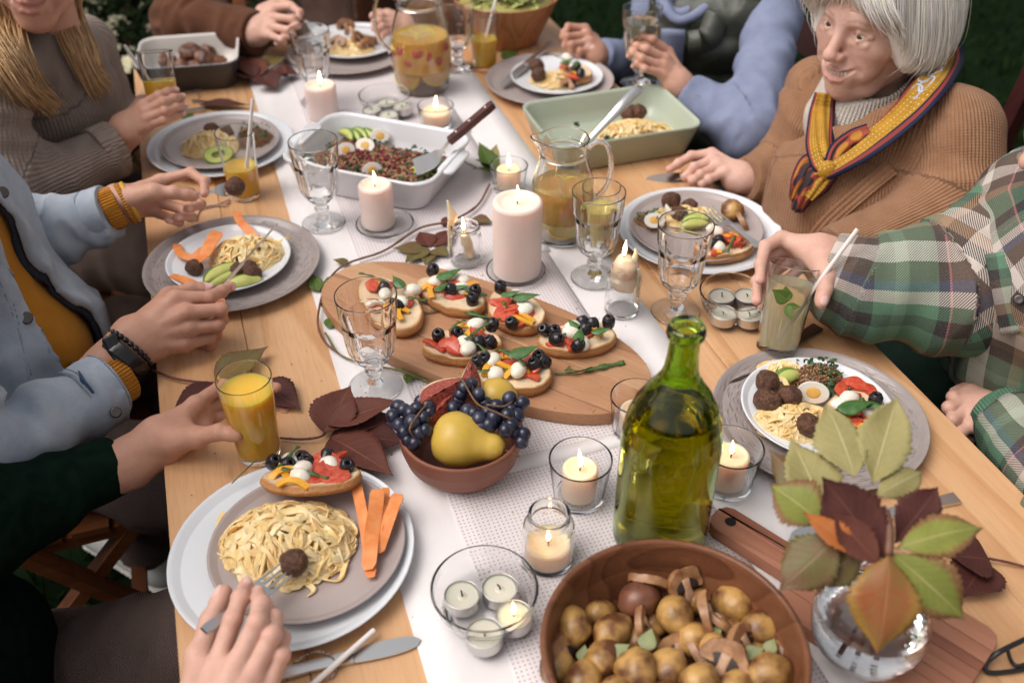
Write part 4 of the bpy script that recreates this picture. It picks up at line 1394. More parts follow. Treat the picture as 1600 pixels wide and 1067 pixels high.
def bulge_pow(b): return {0.5: .72, 0.4: .62, 0.7: 1.0}.get(b, b)
def thick(v, f, uv, th=.0004):
 """give a sheet two sides"""
 n = len(v)
 nn = np.zeros_like(v)
 q = np.array(f)
 fn = np.cross(v[q[:, 2]] - v[q[:, 0]], v[q[:, 3]] - v[q[:, 1]])
 for i in range(4):
  for k in range(3): nn[:, k] += np.bincount(q[:, i], weights=fn[:, k], minlength=n)
 nn /= np.linalg.norm(nn, axis=1, keepdims=True) + 1e-12
 e = {}
 for a in f:
  for i in range(4):
   p_ = (a[i], a[(i + 1) % 4]); e[p_] = 1
 rim = [[b, a, a + n, b + n] for (a, b) in e if (b, a) not in e]
 return np.concatenate([v + nn * th / 2, v - nn * th / 2]), f + [[i + n for i in x[::-1]] for x in f] + rim, np.concatenate([uv, uv])
def leaf_at(name, base, tip, wd, mat, parent=None, up=(0, 0, 1), serr=.12, fold=.25, curl=.12, seed=0, label=None, cat='leaf', group=None, bulge=.5, wave=.01, n=28, stalk=None):
 base = np.asarray(base, float); tip = np.asarray(tip, float)
 x = nrm(tip - base); z = nrm(np.asarray(up) - x * np.dot(up, x)); y = np.cross(z, x)
 L = np.linalg.norm(tip - base)
 v, f, uv = leaf_mesh(L, wd, serr, fold, curl, n, 9, seed, bulge, wave)
 v[:, 2] += curl * v[:, 0]          # keep the tip where it is asked for
 v, f, uv = thick(v, f, uv)
 R = np.stack([x, y, z], 1)
 m = M(); m.add(v @ R.T, f, uv=uv)
 off = np.array(parent.location) if parent is not None else np.zeros(3)
 o = m.build(name, mat, parent, loc=tuple(base - off))
 if label: tag(o, label, cat, group)
 return o

def egg_piece(parent, p, a, R=.017, name='egg', tilt=.35, wedge=False):
 """half a boiled egg, cut side up"""
 v, f = lathe([(0, 0), (R * .45, .001), (R * .8, R * .35), (R, R * .8), (R, R * .84), (R * .97, R * .87), (R * .6, R * .875), (0, R * .875)], 30)
 v = v * np.array([1.25, .95, .85]); Rm = rotz(a) @ rotx(tilt)
 m = M(); m.add(v @ Rm.T, f); o = m.build(name, MT['eggwhite'], parent, loc=tuple(p))
 v, f = lathe([(R * .52, R * .86), (R * .48, R * .90), (R * .3, R * .92), (0, R * .925)], 24)
 v = v * np.array([1.15, .95, .85]); m = M(); m.add(v @ Rm.T, f); m.build('yolk', MT['yolk'], o)
 return o
def avo_slice(parent, p, a, L=.055, r=.0085, bend=.6, tilt=.0, name='avocado_slice', label=None, z=(0, 0, 1)):
 """crescent of avocado: pale flesh with green rind along its outer curve"""
 th = np.linspace(-bend, bend, 18); R = L / (2 * math.sin(bend))
 p0 = np.stack([R * np.sin(th), R * np.cos(th) - R, 0 * th], 1)
 rr = r * (1 - (np.abs(th) / bend) ** 2.2 * .8)
 Rm = rotz(a) @ rotx(tilt)
 v, f, _ = tube(p0, rr, 12, flat=.62)
 m = M(); m.add(v @ Rm.T, f); o = m.build(name, MT['avocado'], parent, loc=tuple(p))
 # rind: outer strip
 m = M()
 rows = []
 for q, rad, t in zip(p0, rr, th):
  d = V3(math.sin(t), math.cos(t), 0)
  for k in np.linspace(-1.0, 1.0, 7):
   rows.append(q + d * rad * 1.04 * math.cos(k * 1.25) + V3(0, 0, 1) * rad * .66 * math.sin(k * 1.25))
 f = grid_faces(18, 7)
 m.add(np.array(rows) @ Rm.T, f); m.build('rind', MT['avoskin'], o)
 return o
def grains(m, c, rx, ry, h, n, seed, cols, s=(.0011, .002), ang=0, boxy=False, sub=1):
 v0, f0 = ico(sub); r = rng(seed)
 for _ in range(n):
  if boxy: x, y = r.uniform(-rx, rx), r.uniform(-ry, ry); q = max(abs(x / rx), abs(y / ry)) ** 4
  else:
   a = r.uniform(0, 6.28); k = math.sqrt(r.uniform(0, 1)); x, y = rx * k * math.cos(a), ry * k * math.sin(a); q = k ** 2.5
  z = h * (1 - q) * r.uniform(.75, 1.05)
  p = np.array([x, y, z]); p = rotz(ang) @ p + c
  col = cols[r.randint(len(cols))]; col = np.array(col) * r.uniform(.8, 1.2)
  m.add(v0 * np.array([1, 1, .7]) * r.uniform(*s) @ rrot(r).T + p, f0, col)
GR = [(.40, .23, .11), (.30, .15, .07), (.46, .29, .15), (.22, .10, .05), (.36, .20, .09)]
def flakes(m, c, rx, ry, h, n, seed, col, s=(.004, .009), ang=0, boxy=True):
 r = rng(seed)
 for _ in range(n):
  x, y = r.uniform(-rx, rx), r.uniform(-ry, ry)
  p = rotz(ang) @ np.array([x, y, h * r.uniform(.7, 1.15)]) + c
  L = r.uniform(*s); R = rotz(r.uniform(0, 6.28)) @ rotx(r.uniform(-.9, .9))
  k = 7; th = np.linspace(0, 2 * PI, k, endpoint=False); rad = L * r.uniform(.6, 1.1, k)
  v = np.stack([rad * np.cos(th), rad * np.sin(th) * .7, r.normal(0, L * .25, k)], 1)
  v = np.concatenate([v, [[0, 0, L * .2]]])
  m.add(v @ R.T + p, [[i, (i + 1) % k, k] for i in range(k)], np.array(col) * r.uniform(.7, 1.3))

def olive(parent, p, r=.0085, seed=0):
 v, f = lathe([(.0022, .0035), (.0022, .0080), (.0032, .0092), (.0058, .0086), (.0082, .0045), (.0086, 0), (.0078, -.0055), (.005, -.009), (0, -.0098)], 18)
 m = M(); rr = rng(seed)
 R = rotz(rr.uniform(0, 6)) @ rotx(rr.uniform(-1.2, 1.2))
 v2, f2 = lathe([(0, .0036), (.0023, .0036)], 12)
 m.add(v * (r / .0086) @ R.T, f); m.add(v2 * (r / .0086) @ R.T, f2[:12])
 return m.build('olive', MT['olive'], parent, loc=tuple(p))
def tomato_slice(parent, p, seed=0, r=.018, tilt=.5):
 rr = rng(seed)
 a1 = rr.uniform(3.2, 5.2)
 n = 18; th = np.linspace(0, a1, n)
 ol = np.concatenate([[[0, 0]], np.stack([np.cos(th), np.sin(th)], 1) * r * (1 + .05 * np.sin(th * 5))[:, None]])
 v, f = slab(ol, -.0022, .0022, .0006)
 R = rotz(rr.uniform(0, 6)) @ rotx(rr.uniform(-tilt, tilt))
 m = M(); m.add(v @ R.T, f)
 return m.build('tomato_slice', MT['tomato'], parent, loc=tuple(p), sharp=40)
def mozz(parent, p, seed=0, r=.0112):
 v, f = ico(3); rr = rng(seed)
 v = v * (1 + .10 * fbm(v, .9, seed))[:, None] * np.array([1.2, .95, .8]) * r
 m = M(); m.add(v @ rotz(rr.uniform(0, 6)).T, f); return m.build('mozzarella', MT['mozz'], parent, loc=tuple(p))
def pepper_strip(parent, p, seed=0, L=.036):
 rr = rng(seed); a = rr.uniform(0, 3.1)
 q = curve([V3(-L / 2, 0, 0), V3(-L * .15, .004, .004), V3(L * .2, .002, .003), V3(L / 2, -.004, -.001)], 10) @ rotz(a).T
 v, f = ribbon(q, .008, .0028); m = M(); m.add(v, f); return m.build('pepper_strip', MT['pepper'], parent, loc=tuple(p), sharp=50)
def basil(parent, p, a, L=.032, seed=0, w=.5, tilt=.15):
 p = np.asarray(p); d = V3(math.cos(a), math.sin(a), tilt)
 off = np.array(parent.location)
 return leaf_at('basil_leaf', p + off - d * L / 2, p + off + d * L / 2, L * w, MT['basil'], parent, serr=0, fold=-.35, curl=.16, seed=seed, n=16)
def rocket_sprig(label, pts, seed, group='loose rocket leaves', parent=None):
 q = curve([W(*x) for x in pts], 30); c = q[0] if parent is None else np.array(parent.location)
 r = rng(seed); t = np.linspace(0, 1, 30)
 w = .003 + .0035 * (np.sin(t * 24 + seed) > .2) * (t > .25) + .003 * np.sin(PI * np.clip(t * 1.3 - .3, 0, 1))
 m = M(); v, f = ribbon(q - c, w, .0007, twist=.5 * np.sin(t * 5 + seed)); m.add(v, f)
 o = m.build('rocket_leaf', MT['rocket'], parent, loc=None if parent is not None else tuple(c))
 if label: tag(o, label, 'salad leaf', group)
 return o

def bruschetta(label, e0, e1, wd, z, tops, tilt=0.0, seed=1, th=.017, group='bruschetta slices'):
 """oval slice of toasted bread whose long axis runs between two pixels, with its toppings"""
 a = W(*e0, z + th); b = W(*e1, z + th)
 c = (a + b) / 2; L = np.linalg.norm(b - a); ang = math.atan2(*(b - a)[[1, 0]])
 t = thing('bruschetta', label, 'bruschetta', (c[0], c[1], z), group=group)
 n = 56; r = rng(seed)
 phi = np.linspace(0, 2 * PI, n, endpoint=False)
 wd = wd * 1.08; L = L * 1.04
 ol = np.stack([L / 2 * np.cos(phi), wd / 2 * np.sin(phi) * (1 + .12 * np.cos(phi))], 1)
 ol *= (1 + .035 * vnoise(np.stack([np.cos(phi), np.sin(phi), 0 * phi], 1), .5, seed))[:, None]
 crust = (.40, .17, .055); crust2 = (.52, .26, .10); crumb = (.74, .56, .36); toast = (.55, .30, .12)
 loops = []; cols = []
 for k, zz, cc in ((.86, 0, crust2), (.95, .001, crust), (1.0, .005, crust), (1.01, th * .55, crust2), (.985, th * .88, crust), (.95, th, toast), (.90, th - .0005, crumb), (.72, th - .0018, crumb), (.5, th - .001, crumb), (.3, th - .002, crumb), (.12, th - .0015, crumb)):
  p = lp(ol * k, zz);
  p += .0016 * fbm(p, .013, seed)[:, None] * np.array([.6, .6, 1 if zz > .002 else 0])
  loops.append(p)
  q = np.tile(np.array(cc), (n, 1)) * (1 + .22 * fbm(p, .02, seed + 3))[:, None]
  cols.append(q)
 v, f = loft(loops)
 R = rotz(ang) @ rotx(tilt)
 m = M(); m.add(v @ R.T, f, np.clip(np.concatenate(cols), 0, 1)); m.build('bread', MT['bread'], t)
 zt = z + th
 tops = list(tops)
 for k in range(7):
  a_ = r.uniform(0, 6.28); q_ = math.sqrt(r.uniform(0, .5)); w_ = rotz(ang) @ V3(L / 2 * q_ * math.cos(a_), wd / 2 * q_ * math.sin(a_), 0) + V3(c[0], c[1], zt)
  tops.insert(0, ('tptmtpr'[k], *topx(w_), -.001))
 tn = math.tan(tilt)
 for i, tp in enumerate(tops):
  k, px, py = tp[:3]
  s = seed * 50 + i
  h = {'o': .007, 't': .003, 'm': .006, 'p': .004, 'b': .012, 'r': .006, 'w': .004}[k] + (tp[3] if len(tp) > 3 else 0)
  p = W(px, py, zt + h) - np.array(t.location)
  # follow the tilt of the slice
  y = -math.sin(ang) * p[0] + math.cos(ang) * p[1]
  p[2] += y * math.sin(tilt)
  if k == 'o': olive(t, p, .0096, s)
  elif k == 't': tomato_slice(t, p, s)
  elif k == 'm': mozz(t, p, s)
  elif k == 'p': pepper_strip(t, p, s)
  elif k == 'b': basil(t, p, tp[4], tp[5], s)
  elif k == 'r':
   rr = rng(s); q = np.array(t.location) + p; d = rr.normal(0, .018, 2)
   P0 = [q + V3(-d[0], -d[1], 0), q + V3(0, 0, .006), q + V3(d[0], d[1], .003)]
   cc = curve(P0, 14); mm = M(); vv, ff = ribbon(cc - np.array(t.location), .004 + .002 * np.sin(np.linspace(0, 20, 14)), .0007); mm.add(vv, ff); mm.build('rocket_leaf', MT['rocket'], t)
 return t

# --- bruschetta on the serving board
bz = OBZ + .0004
bruschetta('bruschetta behind the goblet at the left end of the board', (575, 432), (640, 512), .075, bz,
   [('t', 590, 446), ('t', 628, 470), ('o', 601, 452), ('o', 621, 478), ('m', 603, 462), ('m', 645, 453), ('p', 626, 488), ('p', 610, 480), ('b', 622, 440, .006, 2.2, .032), ('r', 585, 438), ('t', 600, 490), ('m', 585, 480)], seed=1)
bruschetta('bruschetta with a big basil leaf and grill marks at the far side of the board', (655, 436), (752, 478), .062, bz,
   [('o', 676, 422), ('o', 705, 452), ('o', 738, 468), ('o', 742, 455), ('m', 682, 440), ('m', 722, 437), ('b', 702, 427, .008, .35, .042), ('b', 690, 448, .004, .6, .026), ('b', 722, 447, .002, -.2, .022), ('p', 735, 450), ('t', 690, 443), ('t', 712, 456)], seed=2)
bruschetta('bruschetta topped with tomato and a flat basil leaf behind the middle of the board', (778, 453), (832, 510), .07, bz,
   [('b', 822, 462, .008, -.15, .042), ('b', 798, 458, .008, 0.1, .03), ('t', 796, 478), ('t', 790, 490), ('m', 820, 480), ('m', 808, 462), ('o', 782, 449), ('o', 800, 505), ('p', 815, 500)], seed=3)
bruschetta('bruschetta with olives, tomato and mozzarella balls in the middle of the board', (662, 538), (782, 532), .068, bz,
   [('o', 685, 524), ('o', 713, 520), ('o', 769, 508), ('o', 748, 535), ('o', 766, 535), ('t', 678, 540), ('t', 700, 544), ('t', 752, 518), ('m', 731, 545), ('m', 744, 507), ('p', 726, 515), ('p', 738, 522), ('r', 715, 510, .006), ('r', 755, 515, .005)], seed=4)
bruschetta('bruschetta with the most olives at the right end of the board', (842, 533), (960, 517), .062, bz,
   [('o', 851, 515), ('o', 866, 518), ('o', 869, 530), ('o', 911, 504), ('o', 951, 503), ('o', 913, 516), ('o', 926, 507), ('o', 903, 540), ('m', 891, 520), ('m', 895, 512), ('b', 905, 523, .006, 1.3, .028), ('b', 939, 516, .004, .1, .028), ('t', 918, 528), ('t', 885, 535), ('b', 895, 505, .004, 2.4, .022)], seed=5)
bruschetta('bruschetta nearest the fruit bowl with one white mozzarella ball', (742, 582), (862, 580), .066, bz,
   [('o', 758, 562), ('o', 748, 566), ('o', 850, 564), ('o', 836, 570), ('o', 842, 558), ('m', 810, 578, .002), ('m', 770, 562), ('b', 818, 548, .012, .25, .044), ('b', 800, 552, .006, 2.7, .026), ('p', 785, 570), ('p', 778, 566), ('t', 795, 563), ('r', 790, 556, .008), ('r', 800, 560, .010)], seed=6)
rocket_sprig('rocket leaf lying alone on the board right of the bruschetta', [(867, 584, bz + .002), (895, 582, bz + .004), (920, 577, bz + .005), (945, 572, bz + .004), (976, 566, bz + .003)], 3)
rocket_sprig('short curled rocket leaf beside the long rocket leaf', [(890, 572, bz + .003), (886, 578, bz + .008), (905, 579, bz + .006), (925, 573, bz + .004)], 7)
rocket_sprig('rocket leaves between the grill-marked and goblet bruschetta', [(660, 472, bz + .003), (690, 478, bz + .006), (720, 484, bz + .01), (750, 495, bz + .012), (775, 503, bz + .01)], 5)
rocket_sprig('thin rocket stalk reaching towards the goblet bruschetta', [(650, 488, bz + .002), (675, 487, bz + .003), (700, 474, bz + .006), (712, 462, bz + .008)], 9)
rocket_sprig('rocket leaf draped from the grill-marked slice to the middle slice', [(690, 470, bz + .012), (715, 482, bz + .014), (738, 490, bz + .014), (765, 497, bz + .016)], 12)

# --- crumbs
m = M(); r0_ = rng(8); v0_, f0_ = ico(1)
for k in range(170):
 px_, py_ = (r0_.uniform(560, 980), r0_.uniform(430, 650)) if k < 90 else (r0_.uniform(280, 1400), r0_.uniform(330, 1000))
 m.add(v0_ * r0_.uniform(.0005, .0016) @ rrot(r0_).T + W(px_, py_, bz if k < 90 else RZ + .001) - OBC, f0_, V3(.5, .28, .12) * r0_.uniform(.6, 1.3))
tag(m.build('crumbs', MT['bread'], None, loc=tuple(OBC)), 'bread crumbs scattered on the serving board and cloth', 'crumbs', kind='stuff')
# --- front plate
b, z = PL['front']
pasta('mound of plain pasta on the front taupe plate', 447, 838, z, .080, .064, .040, 120, 31, extra=[[(470, 905, .004), (490, 920, .003), (480, 932, .002)], [(350, 800, .012), (340, 820, .008), (345, 850, .004)], [(540, 880, .006), (530, 905, .003), (505, 905, .003)]])
bruschetta('bruschetta leaning on the far rim of the front plate', (408, 748), (560, 742), .070, z + .020,
   [('o', 425, 710, .002), ('o', 447, 716), ('o', 471, 700), ('o', 508, 697), ('o', 541, 722), ('o', 478, 712), ('m', 471, 728), ('m', 514, 717), ('m', 452, 705), ('t', 486, 742, .001), ('t', 522, 703), ('t', 505, 712), ('p', 445, 728), ('t', 515, 735), ('r', 440, 722)], tilt=-.42, seed=7, th=.014)
for i, (lab, pts) in enumerate((('left and straightest carrot strip on the front plate', [(556, 755, z + .022), (566, 800, z + .024), (574, 850, z + .016), (580, 902, z + .012)]),
        ('middle carrot strip on the front plate', [(590, 765, z + .030), (586, 800, z + .026), (580, 840, z + .022), (576, 890, z + .016)]),
        ('outer carrot strip fanning to the right on the front plate', [(622, 772, z + .024), (612, 800, z + .024), (600, 830, z + .020), (588, 862, z + .016)]),
        ('short carrot strip between the others on the front plate', [(603, 762, z + .022), (598, 790, z + .022), (594, 820, z + .019), (590, 850, z + .015)]))):
 strip('carrot_strip', lab, 'carrot strip', pts, (.013, .017, .016, .011)[i], .0016, MT['carrot'], 'carrot strips', twist=np.array([.5, -.4, .3, -.6][i] * np.sin(np.linspace(0, 3 + i, 18))))
meatball('meatball speared on the fork at the front plate', 459, 878, z + .014, .0155, 3)

# --- denim plate
b, z = PL['denim']
pasta('pasta with carrot strips on the small white plate at the left', 386, 393, z, .062, .050, .028, 72, 33, extra=[[(420, 385, .006), (440, 378, .008), (452, 370, .010)]])
for lab, pts, w in (('broad carrot strip on the pasta of the left white plate', [(340, 362, z + .03), (328, 382, z + .028), (318, 400, z + .022), (300, 412, z + .016)], .022),
     ('carrot strip standing up behind the pasta at the left', [(368, 330, z + .04), (376, 347, z + .034), (390, 362, z + .028), (402, 378, z + .022)], .014),
     ('carrot strip hanging over the rim under the denim man finger', [(268, 430, z + .012), (295, 440, z + .014), (325, 458, z + .012), (350, 476, z + .006)], .015),
     ('curled carrot strip at the edge of the left white plate', [(276, 382, z + .012), (282, 396, z + .014), (300, 402, z + .014), (320, 388, z + .02)], .014)):
 strip('carrot_strip', lab, 'carrot strip', pts, w, .0014, MT['carrot'], 'carrot strips', twist=np.linspace(-.2, .5, 18))
t = thing('avocado', 'fanned avocado slices on the left white plate', 'avocado', W(350, 428, z), group='avocado servings')
avo_slice(t, pix(t, 345, 424, z + .014), .75, .068, .015, .8, -.2)
avo_slice(t, pix(t, 352, 432, z + .010), .65, .062, .013, .7, -.1)
avo_slice(t, pix(t, 380, 438, z + .010), .35, .055, .013, .5, 0)
for i, (x, y) in enumerate(((388, 420), (394, 428), (372, 424))): meatball(['meatball beside the fork on the left white plate', 'meatball nearest the rim on the left white plate', 'meatball under the avocado on the left white plate'][i], x, y, z, .0145, 11 + i)
meatball('dark meat piece under the broad carrot strip', 304, 418, z, .014, 15)
meatball('meatball raised on the fork of the denim man', 367, 291, .84, .0160, 17)

# --- blonde plate
b, z = PL['blonde']
pasta('pasta on the taupe plate below the blonde woman', 328, 224, z, .056, .046, .026, 64, 35)
meatball('meatball nearest the blonde woman', 331, 204, z + .008, .0165, 21)
meatball('second meatball on the plate below the blonde woman', 352, 208, z + .006, .0155, 22)
def half_avocado(label, px, py, z, a, L=.075):
 t = thing('avocado', label, 'avocado', W(px, py, z), group='avocado servings')
 v, f = lathe([(0, 0), (.010, .0), (.018, .004), (.0215, .010), (.0215, .0125), (.0205, .0130), (.008, .0125), (0, .0115)], 30)
 v[:, 0] *= np.where(v[:, 0] > 0, 1.5, 1.05)
 m = M(); m.add(v @ (rotz(a) @ rotx(.35)).T, f); m.build('rind', MT['avoskin'], t)
 v, f = lathe([(.0202, .0131), (.0085, .0137), (.006, .011), (0, .0095)], 28)
 v[:, 0] *= np.where(v[:, 0] > 0, 1.5, 1.05)
 m = M(); m.add(v @ (rotz(a) @ rotx(.35)).T, f); m.build('flesh', MT['avocado'], t)
half_avocado('avocado half beside the juice glass on the upper left plate', 338, 250, z, .6)
def grain_heap(label, px, py, z, rx, ry, h, n, seed, herb=True):
 c = W(px, py, z + h * .4); c[2] = z
 t = thing('grain_salad', label, 'grain salad', c, group='helpings of grain salad')
 m = M(); grains(m, V3(0, 0, 0), rx, ry, h, n, seed, GR);
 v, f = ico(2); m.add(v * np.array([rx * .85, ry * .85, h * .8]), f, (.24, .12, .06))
 m.build('grain', MT['grain'], t, kind='stuff')
 if herb:
  m = M(); flakes(m, V3(0, 0, 0), rx * .7, ry * .7, h, 36, seed + 1, (.03, .075, .02), (.003, .006)); m.build('kale', MT['grain'], t, kind='stuff')
 return t
grain_heap('grain salad heaped behind the glass on the upper left plate', 398, 214, z, .040, .036, .028, 520, 41)
lump('fried mushroom piece on the upper left plate', 'mushroom', 'mushroom', 385, 210, z, .014, MT['mush'], 5, .25, (1.2, .8, .7), 'fried mushrooms')

# --- far plate: mushrooms
b, z = PL['far']
def mushroom(label, px, py, z, s, a, tilt, group='fried mushrooms', loc=None):
 """slice through a mushroom: cap and stalk outline with thickness, dark gills"""
 p = W(px, py, z + .012 * s) if loc is None else np.asarray(loc)
 t = thing('mushroom', label, 'mushroom', p, group=group)
 th = np.linspace(-.35, PI + .35, 22)
 cap_ = np.stack([.021 * np.cos(th), .017 * np.sin(th)], 1)
 inn = np.stack([.0085 * np.cos(th[::-1]), .0050 * np.sin(th[::-1]) - .003], 1)
 R = rotz(a) @ rotx(tilt)
 rows = []
 for (ox, oy), (ix, iy) in zip(cap_, inn[::-1]):
  rows += [(ox, oy, -.004), (ox * 1.03, oy * 1.03, 0), (ox, oy, .004), (ix, iy, .004), (ix, iy, -.004)]
 v = np.array(rows) * s
 v += .0022 * s * fbm(v, .012, int(px))[:, None] * np.array([1, 1, .7])
 f = grid_faces(22, 5, True) + [[4, 3, 2, 1, 0], [105 + i for i in range(5)]]
 m = M(); m.add(v @ R.T, f); m.build('cap', MT['mush'], t, sharp=55)
 ol = np.stack([.0135 * np.cos(th), .0090 * np.sin(th) - .003], 1)
 v, f = slab(ol, -.0043, .0043, .0004); m = M(); m.add(v * s @ R.T, f); m.build('gills', MT['gill'], t, sharp=50)
 ol = np.array([(.0045, .006), (.004, -.004), (.0058, -.014), (.004, -.019), (-.004, -.019), (-.0056, -.014), (-.004, -.004), (-.0045, .006)])[::-1]
 v, f = slab(ol, -.0052, .0052, .0012); m = M(); m.add(v * s @ R.T, f); m.build('stalk', MT['mushcut'], t, sharp=50)
 return t
pasta('pasta under the fried mushrooms at the far end', 548, 75, z, .055, .045, .014, 40, 36)
for i, (x, y, h, a, tl, lab) in enumerate(((540, 42, .03, .4, 1.1, 'tallest fried mushroom on the far white plate'), (527, 68, .016, -.5, .7, 'open fried mushroom at the left of the far plate'), (560, 62, .018, 1.3, .9, 'fried mushroom leaning in the middle of the far plate'), (578, 60, .012, 2.4, .4, 'fried mushroom by the tall pitcher'), (572, 74, .010, .8, 1.4, 'fried mushroom at the near right of the far plate'), (553, 52, .024, 2.0, 1.0, 'fried mushroom behind the others on the far plate'))):
 mushroom(lab, x, y, z + h - .012, 1.05, a, tl)

# --- vest plate
b, z = PL['vest']
pasta('pasta with meatballs before the quilted vest', 865, 124, z, .052, .042, .014, 46, 37)
meatball('upper meatball on the plate before the quilted vest', 838, 103, z + .012, .0165, 25); meatball('lower meatball on the plate before the quilted vest', 841, 117, z + .008, .0165, 26)
bruschetta('bruschetta on the plate before the quilted vest', (880, 98), (918, 120), .055, z + .004, [('o', 898, 110), ('o', 907, 115), ('o', 900, 104), ('m', 886, 90, .008), ('m', 893, 104), ('t', 890, 108), ('r', 878, 96), ('r', 892, 92), ('b', 885, 96, .006, .4, .03), ('b', 900, 99, .006, 1.2, .024)], seed=8)
mushroom('fried mushroom at the front of the plate before the vest', 890, 130, z, 1.0, .3, .3)

# --- white-haired woman's plate
b, z = PL['old']
grain_heap('grain salad on the taupe plate of the white-haired woman', 1013, 345, z, .030, .024, .020, 420, 42)
pasta('pasta on the taupe plate of the white-haired woman', 1075, 338, z, .055, .035, .016, 46, 38)
meatball('large meatball behind the goblet rim of the white-haired woman', 1048, 313, z + .006, .0165, 27); meatball('meatball seen through the goblet by the white-haired woman', 1060, 335, z + .004, .0155, 28); meatball('dark meatball at the back of the old woman plate', 1078, 322, z, .0145, 29)
t = thing('egg', 'egg half on the grain salad by the white-haired woman', 'egg', W(1018, 350, z + .010), group='boiled egg pieces'); egg_piece(t, V3(0, 0, 0), .6, .015, 'egg_half', .5)
t = thing('egg', 'egg half seen behind the goblet of the white-haired woman', 'egg', W(1042, 335, z + .014), group='boiled egg pieces'); egg_piece(t, V3(0, 0, 0), 1.8, .014, 'egg_half', .9)
t = thing('avocado', 'avocado slices behind the goblet on the old woman plate', 'avocado', W(1090, 345, z), group='avocado servings'); avo_slice(t, pix(t, 1090, 342, z + .016), .1, .055, .011, .5, .2); avo_slice(t, pix(t, 1085, 350, z + .014), .1, .05, .010, .5, .2)
bruschetta('bruschetta with a single olive by the white-haired woman', (1098, 395), (1175, 372), .05, z + .001, [('o', 1124, 377), ('o', 1116, 381), ('t', 1130, 370), ('t', 1112, 388), ('t', 1140, 368), ('m', 1118, 362), ('p', 1155, 370)], seed=9)
lump('small golden potato on the plate of the white-haired woman', 'potato', 'potato', 1144, 328, z, .021, MT['potato'], 4, .1, (1, 1, .85), 'roasted potatoes on plates')
mushroom('fried mushroom beside the potato of the white-haired woman', 1160, 345, z, .95, 1.7, 1.0)

# --- plaid plate
b, z = PL['plaid']
pasta('pasta at the front of the white plate beside the plaid shirt', 1240, 655, z, .052, .036, .018, 58, 39, extra=[[(1205, 600, .018), (1222, 592, .022), (1232, 606, .016)], [(1255, 640, .016), (1275, 655, .018), (1300, 668, .012)], [(1205, 585, .012), (1215, 572, .012), (1240, 575, .01)]])
pasta('small tangle of pasta behind the meatballs beside the plaid shirt', 1222, 580, z, .030, .022, .012, 20, 40)
for i, (x, y, h) in enumerate(((1199, 597, .004), (1203, 628, .004), (1233, 621, .006), (1263, 664, .004), (1195, 625, .002))): meatball(['meatball at the rim under the lemonade glass', 'meatball nearest the camera in the trio by the speckled charger', 'meatball beside the egg wedge by the plaid shirt', 'meatball half under the pasta by the plaid shirt', 'meatball at the left edge of the plate by the plaid shirt'][i], x, y, z + h, .0165, 31 + i)
grain_heap('tall heap of grain salad beside the plaid shirt', 1278, 588, z, .040, .026, .030, 700, 43)
t = thing('egg', 'egg wedge with yolk on the plate beside the plaid shirt', 'egg', W(1270, 612, z + .014), group='boiled egg pieces'); egg_piece(t, V3(0, 0, .004), -.3, .0165, 'egg_half', 1.25)
t = thing('avocado', 'mashed avocado piece beside the grain salad by the plaid shirt', 'avocado', W(1230, 588, z), group='avocado servings'); avo_slice(t, pix(t, 1229, 586, z + .016), .4, .04, .012, .4, .2)
bruschetta('bruschetta under a mozzarella ball and basil beside the plaid shirt', (1305, 690), (1358, 610), .066, z + .001, [('t', 1335, 605), ('t', 1350, 610), ('t', 1325, 612), ('m', 1327, 622, .004), ('m', 1355, 640), ('b', 1337, 633, .010, .15, .048), ('b', 1365, 632, .008, -.6, .03), ('o', 1310, 652), ('o', 1368, 625), ('o', 1305, 672), ('p', 1325, 660), ('p', 1318, 668), ('t', 1350, 655)], seed=10)
m = M(); flakes(m, V3(0, 0, 0), .02, .012, .014, 60, 77, (.02, .06, .015), (.003, .008))
tag(m.build('chopped_kale', MT['grain'], None, loc=tuple(W(1298, 622, z + .004)), kind='stuff'), 'dark chopped kale in the middle of the plate beside plaid', 'kale', kind='stuff')

# --- white dish: grain salad
cz = np.array(WD.location); wa = WD.rotation_euler[2]
t = thing('grain_salad', 'grain salad with pomegranate filling the white dish', 'grain salad', (cz[0], cz[1], cz[2] + .008), group='helpings of grain salad')
m = M()
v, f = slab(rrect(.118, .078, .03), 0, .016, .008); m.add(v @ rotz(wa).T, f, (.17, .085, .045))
grains(m, V3(0, 0, .010), .118, .078, .016, 3600, 51, GR, (.0016, .0030), wa, True)
m.build('grain', MT['grain'], t, kind='stuff')
m = M(); grains(m, V3(0, 0, .014), .112, .072, .015, 300, 52, [(.16, .008, .018), (.24, .012, .022), (.11, .006, .014)], (.0026, .0036), wa, True, 2); m.build('pomegranate_seeds', MT['grain'], t, kind='stuff')
m = M(); flakes(m, V3(0, 0, .012), .114, .074, .014, 150, 53, (.018, .05, .014), (.004, .009), wa); m.build('kale', MT['grain'], t, kind='stuff')
for i, (x, y, a) in enumerate(((538, 236, .5), (573, 229, -.2), (594, 213, .1), (580, 264, .3))): egg_piece(t, pix(t, x, y, cz[2] + .034), a, .0145, 'egg_half', (1.0, .9, 1.1, 1.3)[i])
for i in range(5): avo_slice(t, pix(t, 545 + i * 9, 208 - i * 1 + (i % 2) * 2, cz[2] + .036), -.9 + i * .12, .052, .0095, .75, .5)
for i in range(5): avo_slice(t, pix(t, 652 + i * 9, 268 - i * 3, cz[2] + .030), -1.0 + i * .06, .046, .0095, .6, .4)

